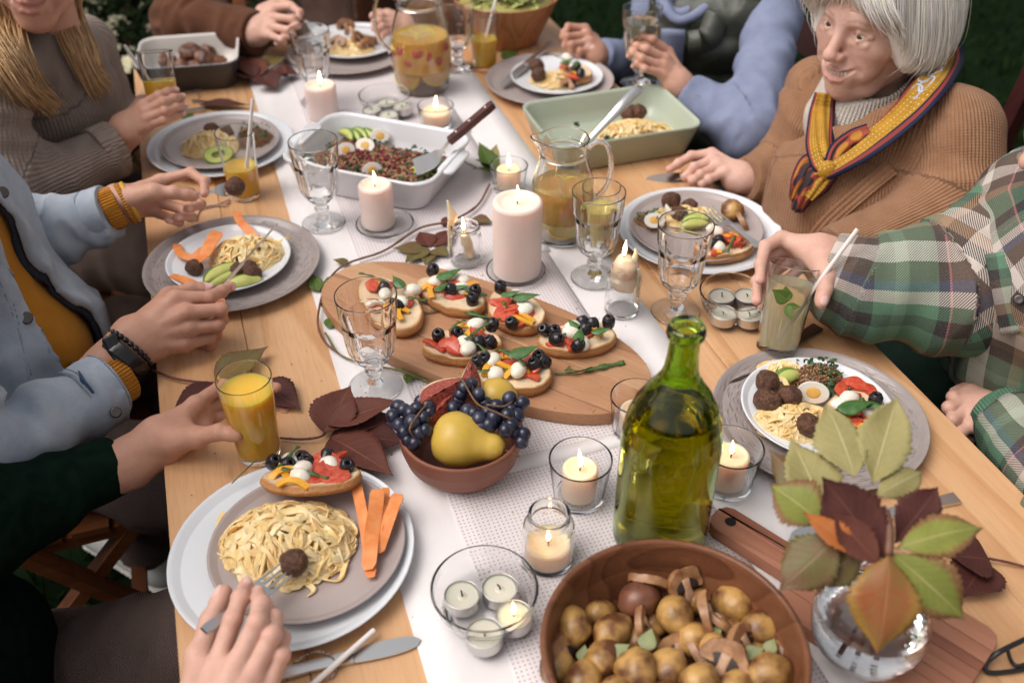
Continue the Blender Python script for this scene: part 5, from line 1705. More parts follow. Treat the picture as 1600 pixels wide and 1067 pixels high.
# --- green dish pasta
cz = np.array(GD.location)
pasta('heap of pasta in the sage green baking dish', 985, 208, cz[2] + .010, .095, .055, .028, 115, 44, ang=GD.rotation_euler[2])
meatball('larger meatball at the far side of the green dish', 997, 176, cz[2] + .026, .0175, 41); meatball('smaller meatball at the far side of the green dish', 984, 179, cz[2] + .024, .0165, 42)
mushroom('mushroom slice in the pasta of the green dish', 1018, 215, cz[2] + .025, 1.0, .2, .1)
m = M()
for i, (x, y) in enumerate(((948, 218), (903, 196), (986, 168), (998, 220))): flakes(m, W(x, y, cz[2] + .034) - cz, .007, .006, .002, 9, 80 + i, (.02, .06, .018), (.004, .008))
tag(m.build('chopped_herbs', MT['grain'], None, loc=tuple(cz), kind='stuff'), 'dark green herbs scattered on the pasta in the green dish', 'herbs', kind='stuff')

# --- dark casserole: roast meat pieces
cz = np.array(KD.location)
for i, (x, y, r, lab) in enumerate(((262, 97, .020, 'roast meat piece at the left of the cream casserole'), (300, 84, .024, 'largest roast meat piece in the cream casserole'), (318, 92, .021, 'dark roast meat piece in the middle of the casserole'), (338, 97, .019, 'roast meat piece at the right of the casserole'), (284, 104, .020, 'roast meat piece nearest the straw glass'), (308, 104, .018, 'roast meat piece at the near side of the casserole'), (325, 82, .020, 'roast meat piece at the back of the casserole'))):
 lump(lab, 'roast_meat', 'meat', x, y, cz[2] + .012 + (.010 if i in (1, 2) else 0), r, MT['meat'], 60 + i, .3, (1.15, .9, .85), 'roast meat pieces')

# --- salad bowl greens
cz = np.array(SALAD_BOWL.location)
t = thing('green_salad', 'leafy salad filling the tall wooden bowl at the far end', 'salad', cz)
m = M(); v, f = ico(3); m.add(v * np.array([.112, .112, .03]) + V3(0, 0, .085), f, (.36, .33, .10)); m.build('salad_bed', MT['grain'], t)
m = M(); flakes(m, V3(0, 0, .01), .075, .075, .11, 260, 91, (.42, .46, .14), (.010, .022)); flakes(m, V3(0, 0, .01), .07, .07, .112, 80, 92, (.65, .60, .34), (.008, .016)); flakes(m, V3(0, 0, .012), .07, .07, .112, 30, 93, (.62, .28, .08), (.006, .012)); m.build('leaves', MT['grain'], t, kind='stuff')

# --- potatoes in the wooden bowl
cz = np.array(POTATO_BOWL.location)
def potato(px, py, h, sx, sy, a, seed, mat='potato', lab='small golden roasted potato lying in the wooden bowl'):
 v, f = ico(3)
 v = v * (1 + .13 * fbm(v, 1.0, seed, 4))[:, None] * np.array([sx, sy, min(sx, sy) * .95])
 v[:, 1] += (v[:, 0] / sx) ** 2 * sy * .12 * (1 if seed % 2 else -1)
 m = M(); m.add(v @ rotz(a).T, f)
 c = W(px, py, cz[2] + h)
 o = m.build('potato', MT[mat], None, loc=tuple(c)); tag(o, lab, 'potato', 'roasted potatoes in the bowl')
PT = [(897, 975, .050, .024, .018, 1.9, 1), (957, 987, .050, .024, .0185, .7, 2), (1055, 959, .052, .023, .019, 1.7, 4), (1145, 944, .048, .022, .018, -.5, 5), (1187, 978, .050, .020, .018, .2, 6), (945, 1032, .048, .0215, .018, 1.0, 7), (994, 1046, .060, .023, .0205, 1.6, 8), (1046, 1040, .054, .021, .018, 1.5, 9), (1093, 1068, .060, .022, .020, 1.4, 10), (910, 1068, .052, .023, .019, .8, 11), (1198, 1052, .056, .025, .020, .2, 12), (1083, 999, .044, .018, .017, .9, 13), (1115, 1015, .046, .021, .017, 1.8, 14), (1088, 938, .036, .018, .016, .5, 15), (935, 958, .034, .018, .016, .4, 16), (1150, 1080, .05, .022, .019, .3, 17), (1230, 1020, .042, .020, .018, 1.2, 18), (870, 1040, .038, .019, .017, 1.3, 19), (1000, 1000, .032, .02, .018, .2, 20), (960, 1090, .055, .022, .018, 1.1, 21), (1040, 1095, .056, .022, .019, .4, 22), (1140, 985, .034, .02, .017, .4, 23), (1020, 975, .028, .02, .017, .9, 24), (1180, 1015, .034, .02, .018, .9, 25)]
ROWS = (('back', 0, 962), ('second', 962, 1012), ('third', 1012, 1052), ('front', 1052, 2000)); ORD = 'first second third fourth fifth sixth seventh eighth'.split()
for rn, lo_, hi_ in ROWS:
 for k, q in enumerate(sorted(p_ for p_ in PT if lo_ <= p_[1] < hi_)): potato(*q, lab='golden roasted potato, %s from the left in the %s row of the wooden bowl' % (ORD[k], rn))
potato(998, 938, .052, .024, .0195, .15, 3, 'potato_dark', 'dark reddish roasted potato at the back of the wooden bowl')
MS = [(1013, 908, .058, 1.05, 2.9, 1.0, 'curled mushroom half above the dark potato'), (1070, 912, .058, 1.0, .5, .9, 'open mushroom slice at the back of the wooden bowl'), (1104, 955, .060, 1.1, 1.5, 1.2, 'pale mushroom stalk near the back of the wooden bowl'), (1122, 966, .054, .9, 2.2, .8, 'pale mushroom piece right of the pale stalk'), (880, 1022, .044, 1.1, .9, .9, 'fried mushroom at the left wall of the wooden bowl'), (1133, 1032, .060, 1.2, -.6, .8, 'long mushroom half near the front of the wooden bowl'), (1005, 972, .052, .85, 1.4, 1.1, 'small mushroom stalk in the middle of the wooden bowl'), (1160, 1000, .056, 1.0, .9, .9, 'mushroom crescent beside the sage leaf at the right'), (1060, 1012, .042, .9, .2, .7, 'dark mushroom cap between the front potatoes'), (1095, 1020, .040, 1.0, 2.0, .9, 'dark mushroom between potatoes right of the middle'), (1220, 990, .04, .9, .2, .8, 'mushroom at the right wall of the wooden bowl')]
for x, y, h, s, a, tl, lab in MS: mushroom(lab, x, y, 0, s, a, tl, 'mushrooms in the potato bowl', loc=W(x, y, cz[2] + h))
for i, (x, y, h, a, L, lab) in enumerate(((1013, 998, .064, 1.2, .024, 'pale sage leaf in the middle of the potatoes'), (968, 1016, .062, .5, .024, 'pale green leaf left of the tallest potato'), (955, 1005, .056, 2.2, .018, 'dark green leaf left of the middle in the bowl'), (1178, 1018, .064, .3, .022, 'pale sage leaf at the right of the bowl'), (1205, 1008, .056, 1.0, .018, 'small green leaf at the right wall of the bowl'), (1120, 985, .056, .6, .016, 'green leaf under the pale mushrooms'), (912, 1020, .05, 1.4, .018, 'green leaf beside the left wall of the bowl'), (1236, 985, .05, .2, .022, 'pale leaf against the right wall of the wooden bowl'))):
 c = W(x, y, cz[2] + h); d = V3(math.cos(a), math.sin(a), .2)
 leaf_at('sage_leaf', c - d * L / 2, c + d * L / 2, L * .72, MT['sagel'], None, serr=0, fold=-.1, curl=.1, seed=i, label=lab, cat='leaf', group='herb leaves in the potato bowl', n=14)

# --- fruit bowl
cz = np.array(FRUIT_BOWL.location)
def pear():
 c = W(722, 688, cz[2] + .060)
 t = thing('pear', 'yellow pear lying across the front of the clay bowl', 'pear', c)
 prof = [(0, -.036), (.012, -.0355), (.026, -.029), (.033, -.017), (.0345, -.004), (.031, .010), (.024, .022), (.0185, .033), (.016, .042), (.012, .049), (.006, .0525), (0, .052)]
 pr = curve([(a, b, 0) for a, b in prof], 34)[:, :2]
 pr[0, 0] = 0; pr[-1, 0] = 0
 v, f = lathe([(max(0, a), b) for a, b in pr], 44)
 v *= (1 + .02 * fbm(v, .03, 2))[:, None]
 R = rotz(-.28) @ roty(PI / 2 + .02)
 m = M(); m.add(v @ R.T, f); m.build('flesh', MT['pear'], t)
 s, fs, _ = tube(curve([V3(0, 0, .050), V3(.002, 0, .060), V3(.006, 0, .072)], 8) @ R.T, .0016, 7); m = M(); m.add(s, fs); m.build('stalk', MT['stem'], t)
pear()
v, f = ico(3); m = M(); m.add(v * np.array([.028, .026, .027]), f)
tag(m.build('pear', MT['pear'], None, loc=tuple(W(775, 622, cz[2] + .05))), 'round end of another pear under the grapes at the back', 'pear')
def grape_bunch(label, pts, seed, stems):
 c = W(*pts[0][:2], cz[2] + .06)
 t = thing('grape_bunch', label, 'grapes', c, group='bunches of dark grapes')
 r = rng(seed); v0, f0 = ico(3)
 P3_ = []
 for i, q in enumerate(pts):
  px, py, h = q
  p = W(px, py, cz[2] + h) - c
  rad = .0093 * r.uniform(.88, 1.08)
  m = M(); m.add(v0 * np.array([1, 1, 1.08]) * rad @ rrot(r).T, f0)
  m.build('grape', MT['grape'], t, loc=tuple(p)); P3_.append(p)
 for s in stems:
  p = curve([W(a, b, cz[2] + h) - c for a, b, h in s], 14)
  v, f, _ = tube(p, .0013, 6); m = M(); m.add(v, f); m.build('stem', MT['stem'], t)
GL = [(631, 640, .075), (614, 650, .070), (641, 646, .080), (625, 664, .072), (661, 653, .082), (668, 632, .078), (651, 638, .078), (644, 660, .083), (632, 676, .070), (637, 687, .064), (648, 692, .066), (665, 672, .078), (654, 676, .074), (655, 664, .070), (622, 636, .066), (672, 645, .07), (643, 672, .068), (658, 628, .072), (618, 660, .062), (650, 682, .06)]
GR_ = [(727, 605, .092), (748, 616, .092), (737, 600, .086), (709, 638, .080), (731, 642, .086), (740, 645, .088), (749, 655, .086), (758, 630, .078), (772, 652, .088), (765, 663, .082), (775, 635, .086), (796, 622, .088), (793, 648, .086), (799, 640, .078), (817, 629, .086), (808, 650, .080), (790, 672, .080), (800, 664, .078), (819, 678, .072), (815, 690, .064), (752, 665, .080), (720, 616, .084), (762, 645, .076), (783, 640, .080), (716, 625, .076), (788, 662, .074), (806, 675, .07)]
grape_bunch('bunch of dark grapes hanging over the left rim of the clay bowl', GL, 5, [[(668, 630, .090), (650, 652, .092), (642, 670, .084)], [(645, 658, .092), (640, 672, .086), (648, 684, .074)]])
grape_bunch('bunch of dark grapes over the right side of the clay bowl', GR_, 6, [[(725, 598, .100), (745, 630, .098), (770, 642, .098), (800, 655, .09)], [(712, 590, .098), (722, 594, .102), (728, 602, .1)], [(760, 632, .1), (785, 635, .098), (800, 628, .098)]])
def fig(label, px, py, h, a, tilt, s=1.0):
 c = W(px, py, cz[2] + h)
 t = thing('fig', label, 'fig', c, group='cut figs in the clay bowl')
 # quarter of a fig: curved skin side and two flat cut faces
 na, nz_ = 12, 16
 zz = np.linspace(0, 1, nz_); pr = .022 * np.sin(PI * zz ** .75) ** .7 * (1 - .25 * zz); hgt = .05
 pr[0] = .0005; pr[-1] = .0015
 ex = -nrm(nrm(CAM - c) + V3(0, 0, tilt)); ez = V3(math.cos(a), math.sin(a), .15); ez = nrm(ez - ex * np.dot(ez, ex)); R = np.stack([ex, np.cross(ez, ex), ez], 1)
 th = np.linspace(-.85, .85, na)
 v = np.stack([pr[:, None] * np.cos(th)[None], pr[:, None] * np.sin(th)[None], (zz * hgt - hgt / 2)[:, None] + 0 * th[None]], -1).reshape(-1, 3) - V3(.010, 0, 0)
 m = M(); m.add(v * s @ R.T, grid_faces(nz_, na)); m.build('skin', MT['figskin'], t)
 for sg in (-1, 1):
  kk = np.linspace(0, 1, 9); rows = []
  for p_, z_ in zip(pr, zz):
   for k in kk: rows.append((p_ * k * math.cos(.85), sg * p_ * k * math.sin(.85), z_ * hgt - hgt / 2))
  v = np.array(rows) - V3(.010, 0, 0)
  g = grid_faces(nz_, 9)
  if sg > 0: g = [q[::-1] for q in g]
  inner = [q for q in g if max(i % 9 for i in q) < 8]; outer = [q for q in g if max(i % 9 for i in q) == 8]
  vv = v.copy(); vv += (.0012 * fbm(v, .005, 3))[:, None] * np.array([.2, sg * 1.0, 0])
  m = M(); m.add(vv * s @ R.T, inner); m.build('flesh', MT['figflesh'], t)
  m = M(); m.add(v * s @ R.T, outer); m.build('pith', MT['figrim'], t)
fig('large cut fig quarter on top at the left of the clay bowl', 692, 613, .085, .55, .3, 1.25)
fig('cut fig between the left grapes and the pear', 686, 641, .070, .9, .3, .95)
fig('cut fig at the back of the clay bowl', 736, 596, .080, 1.6, .2, 1.0)
# ---------------- vase with leaves, vines, cutlery, chairs, glasses ----------------
def rel(o, p): return np.asarray(p) - np.array(o.location)
def vase():
 c = W(1362, 962, CBZ + .055); z0 = CBZ + .0006
 t = thing('vase', 'round clear glass vase holding autumn leaves on the cutting board', 'vase', (c[0], c[1], z0))
 o = [(0, .003), (.02, .0005), (.03, .0), (.042, .008), (.052, .022), (.057, .042), (.056, .060), (.049, .080), (.037, .096), (.028, .106), (.0265, .114), (.030, .124), (.0312, .1255)]
 i = [(.0300, .1255), (.0245, .114), (.0258, .106), (.034, .095), (.046, .079), (.0525, .060), (.0535, .042), (.049, .024), (.039, .012), (.02, .008), (0, .0075)]
 oo = curve([(a, b, 0) for a, b in o], 40)[:, :2]; ii = curve([(a, b, 0) for a, b in i], 34)[:, :2]
 oo[0, 0] = 0; ii[-1, 0] = 0
 v, f = lathe([(max(0, a), b) for a, b in np.concatenate([oo, ii])], 64); m = M(); m.add(v, f); m.build('glass', MT['vase_glass'], t)
 w = [(max(0, a - .0006), b + .0004) for a, b in ii[::-1] if b < .062]
 w += [(w[-1][0] - .0006, .0625), (0, .0625)]
 w[0] = (0, w[0][1])
 v, f = lathe(w, 56); m = M(); m.add(v, f); m.build('water', MT['water'], t)
 return t, np.array([c[0], c[1], z0])
VS, VC = vase()
vd = depth(VC + V3(0, 0, .10))
neck = VC + V3(0, 0, .115)
def LD(px, py, off): return D(px, py, vd + off)
camdir = nrm(CAM - VC)
VL = [ # base px, tip px, depth offsets, width, material, label
 ((1336, 746, -.02), (1290, 632, .03), .056, 'leaf_pale', 'pale upright leaf at the left of the vase bunch, over the egg plate', .1),
 ((1362, 756, -.02), (1403, 618, .03), .056, 'leaf_pale', 'pale upright leaf at the right of the vase bunch, before the speckled charger', -.1),
 ((1368, 775, -.03), (1442, 737, .01), .032, 'leaf_pale', 'small pale leaf pointing right above the dark leaf', .2),
 ((1300, 830, -.03), (1236, 682, .02), .060, 'leaf_pale', 'tall brownish pale leaf left of the dark purple one', .0),
 ((1285, 800, -.01), (1202, 702, .03), .040, 'leaf_brown', 'brown serrated leaf at the far left of the vase bunch', .1),
 ((1284, 818, -.04), (1203, 757, -.02), .056, 'leaf_green', 'yellow-green leaf pointing left from the vase', .1),
 ((1384, 872, -.06), (1284, 745, -.05), .066, 'leaf_dark', 'large dark purple leaf at the centre of the vase bunch', .0),
 ((1398, 848, -.05), (1466, 760, -.02), .044, 'leaf_dark', 'dark purple leaf pointing up right beside the knife handle', .0),
 ((1402, 856, -.06), (1536, 824, -.05), .044, 'leaf_green', 'green leaf with red margin pointing right from the vase', .25),
 ((1394, 864, -.06), (1508, 968, -.06), .056, 'leaf_green', 'green and red leaf drooping right over the vase', .2),
 ((1388, 868, -.07), (1370, 1020, -.075), .068, 'leaf_mixed', 'rust red leaf hanging in front of the vase', .25),
 ((1345, 868, -.06), (1254, 800, -.05), .026, 'leaf_orange', 'narrow orange edged leaf above the drooping left leaf', .1),
 ((1310, 838, -.05), (1218, 922, -.05), .056, 'leaf_brown', 'olive brown leaf drooping left beside the potato bowl', .15),
 ((1372, 880, -.065), (1300, 800, -.055), .036, 'leaf_purple', 'muted purple folded leaf below the large dark one', .0),
 ((1345, 862, -.05), (1268, 912, -.045), .040, 'leaf_brown', 'brown leaf behind the rim of the vase at the left', .15)]
for i, (b, e, w, mt, lab, cu) in enumerate(VL):
 B, Tp = LD(*b), LD(*e)
 up = nrm(camdir + V3(0, 0, .35) + rng(i).normal(0, .18, 3))
 leaf_at('vase_leaf', B, Tp, w * .88, MT[mt], None, up=up, serr=.34, bulge=.7, fold=(.22 if i % 2 else -.18), curl=cu * 1.6 + .06, seed=i, label=lab, cat='leaf', group='leaves of the vase bunch', wave=.03, n=40)
 # leaf stalks run into the vase neck
for i, (hub, mt) in enumerate(((LD(1386, 868, -.055), 'vine_red'), (LD(1355, 765, -.015), 'vine_green'), (LD(1292, 822, -.03), 'vine_red'))):
 p = curve([VC + V3(.012 * (i - 1), .0, .012), VC + V3(.006 * (i - 1), 0, .07), neck + V3(.004 * (i - 1), 0, 0), neck * .5 + hub * .5 + V3(0, 0, .012), hub], 22)
 v, f, _ = tube(p - p[0], np.linspace(.0018, .0013, 22), 8); m = M(); m.add(v, f)
 tag(m.build('leaf_stalk', MT[mt], None, loc=tuple(p[0])), ['red stalk of the drooping leaves in the vase', 'green stalk of the two upright pale leaves in the vase', 'reddish stalk of the leaves left of the vase'][i], 'stalk', 'stalks standing in the vase')
v, f, _ = tube(curve([LD(1383, 798, -.045), LD(1390, 830, -.055), LD(1388, 868, -.062)], 12), .0042, 9); m = M(); p0 = v.mean(0); m.add(v - p0, f)
tag(m.build('woody_stalk', MT['vine_brown'], None, loc=tuple(p0)), 'thick woody stalk end standing above the red hanging leaf', 'stalk')

def vine(label, pts, r, mat, group='vine stems along the table', n=60):
 q = curve([W(x, y, TZ + h) for x, y, h in pts], n); c = q[0].copy()
 k = 1 + .35 * (np.abs(np.sin(np.linspace(0, n * .22, n))) > .985)
 v, f, _ = tube(q - c, np.linspace(r[0], r[1], n) * k, 7); m = M(); m.add(v, f)
 o = m.build('vine', MT[mat], None, loc=tuple(c)); tag(o, label, 'vine', group)
def tleaf(label, b, e, w, mat, up=(0, 0, 1), h0=.006, h1=.010, **kw):
 kw.setdefault('serr', .2); kw.setdefault('fold', .2); kw.setdefault('curl', .06)
 leaf_at('vine_leaf', W(b[0], b[1], TZ + h0), W(e[0], e[1], TZ + h1), w, MT[mat], None, up=up, label=label, cat='leaf', group='vine leaves lying on the table', seed=int(b[0] + b[1]), **kw)
vine('brown vine stem curving round the left end of the serving board', [(765, 288, .012), (745, 322, .010), (705, 345, .012), (655, 357, .012), (600, 392, .010), (540, 413, .010), (512, 440, .010), (500, 475, .010), (497, 508, .010), (508, 535, .008), (530, 553, .006)], (.0021, .0016), 'vine_brown')
vine('green vine stem running behind the goblet foot to the clay bowl', [(508, 520, .006), (530, 553, .006), (570, 568, .006), (620, 578, .008), (660, 592, .008), (682, 606, .012)], (.0016, .0018), 'vine_green')
vine('red stem from the watch hand to the leaf behind the juice glass', [(238, 578, .004), (270, 590, .006), (305, 596, .006), (342, 598, .006)], (.0016, .0018), 'vine_red')
vine('red stem between the juice glass and the purple leaves', [(438, 684, .004), (470, 686, .006), (500, 682, .008), (512, 672, .010), (528, 662, .010)], (.0016, .0018), 'vine_red')
vine('dark red stem lying on the wood right of the vase', [(1545, 872, .008), (1575, 878, .006), (1605, 886, .004)], (.0016, .0014), 'vine_red')
vine('thin twig of the green leaf pair behind the small pitcher', [(720, 250, .006), (745, 262, .006), (765, 268, .006)], (.0012, .0012), 'vine_green')
vine('green stalk hanging over the front bruschetta plate', [(362, 755, .03), (375, 742, .035), (390, 728, .035), (402, 716, .03)], (.0009, .0009), 'vine_green')
for a in (((497, 455), (488, 428), .022, 'leaf_fresh', 'small green leaf on the vine at the left speckled charger'), ((506, 440), (520, 438), .016, 'leaf_fresh', 'tiny leaf folded over on the vine near the left charger'),
   ((545, 413), (520, 405), .016, 'leaf_brown', 'small leaf where the vine meets the board end'), ((500, 475), (520, 480), .014, 'leaf_fresh', 'slim green leaf on the vine beside the goblet rim'), ((512, 512), (524, 492), .018, 'leaf_fresh', 'green leaf on the vine left of the goblet stem'),
   ((662, 392), (614, 388), .034, 'leaf_brown', 'brown-green leaf lying over the far edge of the board'), ((668, 388), (632, 412), .032, 'leaf_brown', 'round leaf touching the far board edge'), ((672, 385), (655, 362), .034, 'leaf_purple', 'purple leaf standing on the vine stem by the jar'),
   ((676, 390), (700, 400), .030, 'leaf_brown', 'leaf tucked under the leaning candle jar'), ((678, 385), (708, 358), .030, 'leaf_purple', 'purple leaf against the leaning candle jar'), ((672, 392), (665, 415), .026, 'leaf_brown', 'drooping leaf on the board edge behind bruschetta'),
   ((690, 352), (716, 340), .024, 'leaf_purple', 'purple leaf left of the largest candle wick'), ((738, 342), (770, 348), .026, 'leaf_brown', 'reddish leaf beside the largest candle'),
   ((640, 580), (628, 566), .016, 'leaf_fresh', 'fresh leaflet pointing away behind the goblet foot'), ((642, 582), (668, 592), .018, 'leaf_fresh', 'fresh leaflet beside the serving board edge'), ((640, 584), (636, 600), .014, 'leaf_fresh', 'fresh leaflet pointing to the clay bowl'), ((644, 580), (662, 578), .016, 'leaf_fresh', 'fresh leaflet between vine and board')):
 tleaf(a[4], a[0], a[1], a[2], a[3])
# left leaves on the wood
tleaf('serrated green and brown leaf behind the juice glass', (338, 596), (419, 541), .052, 'leaf_brown', n=40, h0=.008, h1=.016)
tleaf('dark narrow leaf under the wrist that holds juice', (332, 598), (268, 648), .036, 'leaf_dark', n=40, h0=.008, h1=.006)
tleaf('dark leaf tip seen right of the juice glass', (405, 600), (470, 640), .052, 'leaf_dark', n=40, h0=.006, h1=.008)
tleaf('purple leaf pointing up towards the goblet foot', (507, 676), (548, 602), .060, 'leaf_purple', n=40, h0=.012, h1=.030, fold=.3)
tleaf('long purple leaf reaching to the grapes', (512, 664), (628, 626), .046, 'leaf_purple', n=40, h0=.016, h1=.034, fold=.3)
tleaf('purple leaf shaded under the long purple leaf', (516, 668), (625, 652), .046, 'leaf_dark', n=40, h0=.010, h1=.012)
tleaf('big dark purple leaf beside the clay bowl', (516, 682), (636, 690), .080, 'leaf_dark', n=40, h0=.008, h1=.012)
tleaf('purple leaf hanging over the front white charger', (518, 684), (614, 742), .060, 'leaf_purple', n=40, h0=.010, h1=.026)
for k, a in enumerate((((398, 122), (362, 110), .060, 'leaf_dark', 'dark leaf spreading left beside the far runner end'), ((402, 122), (388, 88), .060, 'leaf_purple', 'dark leaf pointing to the brown sleeve'), ((410, 120), (432, 140), .060, 'leaf_dark', 'dark leaf pointing down the runner near the casserole'), ((425, 110), (452, 122), .045, 'leaf_purple', 'purple leaf left of the far goblet'), ((420, 105), (442, 84), .045, 'leaf_brown', 'green-brown leaf between the casserole and far goblet'), ((430, 112), (468, 118), .05, 'leaf_dark', 'dark leaf behind the stem of the far goblet'))):
 tleaf(a[4], a[0], a[1], a[2], a[3], h0=.02, h1=.012, n=30, fold=.3)
for a in (((772, 270), (748, 222), .034, 'leaf_fresh', 'upright green leaf behind the small pitcher'), ((765, 262), (742, 250), .030, 'leaf_fresh', 'green leaf below the spatula handle tip'), ((770, 255), (776, 225), .022, 'leaf_pale', 'pale rolled leaf beside the upright green leaf'), ((768, 268), (738, 264), .02, 'leaf_fresh', 'green leaf between the white dish and small pitcher')):
 tleaf(a[4], a[0], a[1], a[2], a[3], h0=.01, h1=.04, n=24)
tleaf('green leaf on the wood beside the salad bowl', (785, 92), (812, 80), .035, 'leaf_fresh', n=24)
tleaf('dark green leaf lying by the blonde woman cutlery', (312, 163), (392, 164), .030, 'leaf_dark', n=30)
tleaf('small green leaf left of the blonde woman cutlery', (300, 178), (285, 190), .02, 'leaf_fresh', n=20)
tleaf('purple leaf behind the vase with its stem to the right', (1545, 874), (1482, 868), .060, 'leaf_dark', n=40, h0=.014, h1=.02)
tleaf('dark leaf under the purple leaf behind the vase', (1540, 880), (1500, 935), .055, 'leaf_dark', n=40, h0=.008, h1=.010)

# --- cutlery
def knife(label, a, b, up=(0, 0, 1), hw=.018, mat='steel', group='table knives', edge=0.0):
 """a: handle end, b: blade tip"""
 a = np.asarray(a); b = np.asarray(b); L = np.linalg.norm(b - a); c = a.copy()
 t = np.linspace(0, 1, 40)
 w = np.where(t < .52, hw * (.80 + .2 * np.abs(t / .26 - 1)) * .82, 0)
 bl = np.clip((t - .52) / .48, 0, 1)
 w = np.where(t >= .52, hw * (.82 + .30 * np.sin(PI * np.clip(bl * .9, 0, 1)) ** .7) * np.sqrt(np.clip(1 - bl ** 7, 0, 1)), w)
 w[-1] = .001
 o = thing('knife', label, 'knife', c, group=group)
 k = 22
 p = a + (b - a) * t[:, None] - c
 x = nrm(b - a); z = nrm(np.asarray(up, float) - x * np.dot(up, x)); y = np.cross(z, x)
 for nm, sl, th in (('handle', slice(0, k), .0045), ('blade', slice(k - 1, 40), .0016)):
  pp = p[sl].copy()
  if nm == 'blade': pp = pp + x * .0006
  v, f = ribbon(pp, w[sl], th, up=z, twist=np.full(len(pp), edge)); m = M(); m.add(v, f); m.build(nm, MT[mat], o, sharp=40)
 return o
def fork(label, a, b, up=(0, 0, 1), mat='steel', group='table forks', hw=.011, bend=.010):
 """a: handle end, b: tine tips"""
 a = np.asarray(a); b = np.asarray(b); L = np.linalg.norm(b - a)
 o = thing('fork', label, 'fork', a, group=group)
 x = nrm(b - a); z = nrm(np.asarray(up, float) - x * np.dot(up, x)); y = np.cross(z, x)
 hd = min(.068, L * .45)
 th = np.linspace(0, L - hd, 24)
 w = hw * np.interp(th / (L - hd), [0, .1, .5, .85, 1], [.8, 1, .62, .42, .55])
 p = x * th[:, None] + z * (-bend * .6 * np.sin(PI * th / L))[:, None]
 v, f = ribbon(p, w, .0026, up=z); m = M(); m.add(v, f); m.build('handle', MT[mat], o, sharp=40)
 q = np.linspace(0, hd * .42, 10); ww = .022 * np.interp(q / (hd * .42), [0, .35, .8, 1], [.28, .75, 1, 1.0])
 zz = -bend * np.sin(PI * q / hd * .95)
 e0 = p[-1]
 v, f = ribbon(e0 + x * q[:, None] + z * zz[:, None] + x * -.001, ww, .0018, up=z); m = M(); m.add(v, f); m.build('head', MT[mat], o, sharp=40)
 for k in range(4):
  q2 = np.linspace(hd * .40, hd, 10); zz = -bend * np.sin(PI * q2 / hd * .95)
  off = (k - 1.5) * .0064 * np.interp(q2 / hd, [.4, 1], [1, .94])
  v, f = ribbon(e0 + x * q2[:, None] + z * zz[:, None] + y * off[:, None], np.linspace(.0032, .0016, 10), .0018, up=z); m = M(); m.add(v, f); m.build('tine', MT[mat], o, sharp=40)
 return o
_, zf = PL['front']
fork('fork spearing the meatball on the front plate', W(318, 985, TZ + .078), W(452, 882, zf + .030), up=(.2, -.3, .9), bend=.006)
knife('knife lying under the straw at the front edge', W(425, 1056, TZ + .004), W(656, 1000, TZ + .003))
straw('paper straw lying across the front knife', W(585, 984, TZ + .012), W(470, 1085, TZ + .008))
fork('fork lifting a meatball in the far hand of denim', D(288, 306, 1.635), D(374, 292, 1.655), up=(0, -.8, .5), bend=.008)
knife('knife held edge on in the watch hand of denim', D(310, 490, 1.43), D(433, 350, 1.60), up=(-.5, -.5, .6), hw=.0045)
_, zo = PL['old']
fork('fork resting on the plate of the white-haired woman', W(1192, 388, TZ + .055), W(1106, 318, zo + .038), up=(0, -.5, .9), hw=.012)
knife('knife in the hand of the white-haired woman', D(1128, 270, 1.82), D(1010, 281, 1.84), up=(0, -.5, .8), hw=.017, mat='steel_dark')
_, zv = PL['vest']
knife('knife resting on the left rim of the plate before the vest', W(863, 66, zv + .020), W(783, 134, zv + .008))
fork('fork lying on the taupe charger before the quilted vest', W(968, 142, zv + .010), W(852, 158, TZ + .012))
fork('fork with tines sticking out left of the plaid plate', W(1262, 572, TZ + .012), W(1138, 607, TZ + .012), mat='steel_dark', group='table forks')
knife('steel knife on the wood behind the vase leaves', W(1495, 778, TZ + .003), W(1235, 838, TZ + .003), hw=.02)
knife('dark knife lying between lemonade and speckled charger', W(1278, 511, TZ + .004), W(1130, 598, TZ + .014), mat='steel_dark', hw=.022)
fork('fork beside the casserole near the blonde woman', W(300, 158, TZ + .004), W(385, 152, TZ + .006))
knife('knife beside the plate of the blonde woman', W(320, 171, TZ + .003), W(240, 180, TZ + .003))
def spatula():
 a = W(771, 163, TZ + .150); b = W(702, 221, TZ + .085); tip = W(648, 262, TZ + .040)
 t = thing('spatula', 'serving spatula with a riveted dark wood handle in the white dish', 'spatula', b)
 d = nrm(b - a); up = nrm(np.cross(np.cross(d, [0, 0, 1]), d)) ; up = up if up[2] > 0 else -up
 k = np.linspace(0, 1, 14)
 v, f = ribbon(a + (b - a) * k[:, None] - b, .020 * np.interp(k, [0, .08, .3, .7, 1], [.75, 1, .92, 1, .86]), .011, up=up); m = M(); m.add(v, f); m.build('handle', MT['rosewood'], t, sharp=50)
 for s in (.14, .5, .8):
  v, f = ico(2); m = M(); m.add(v * .0028 + (a + (b - a) * s - b) + up * .0052, f); m.build('rivet', MT['steel'], t)
 p = curve([b, b * .6 + tip * .4 + V3(0, 0, -.012), tip], 16)
 v, f = ribbon(p - b, np.interp(np.linspace(0, 1, 16), [0, .3, .45, .9, 1], [.012, .016, .055, .068, .064]), .0014, up=up); m = M(); m.add(v, f); m.build('blade', MT['steel'], t, sharp=50)
spatula()
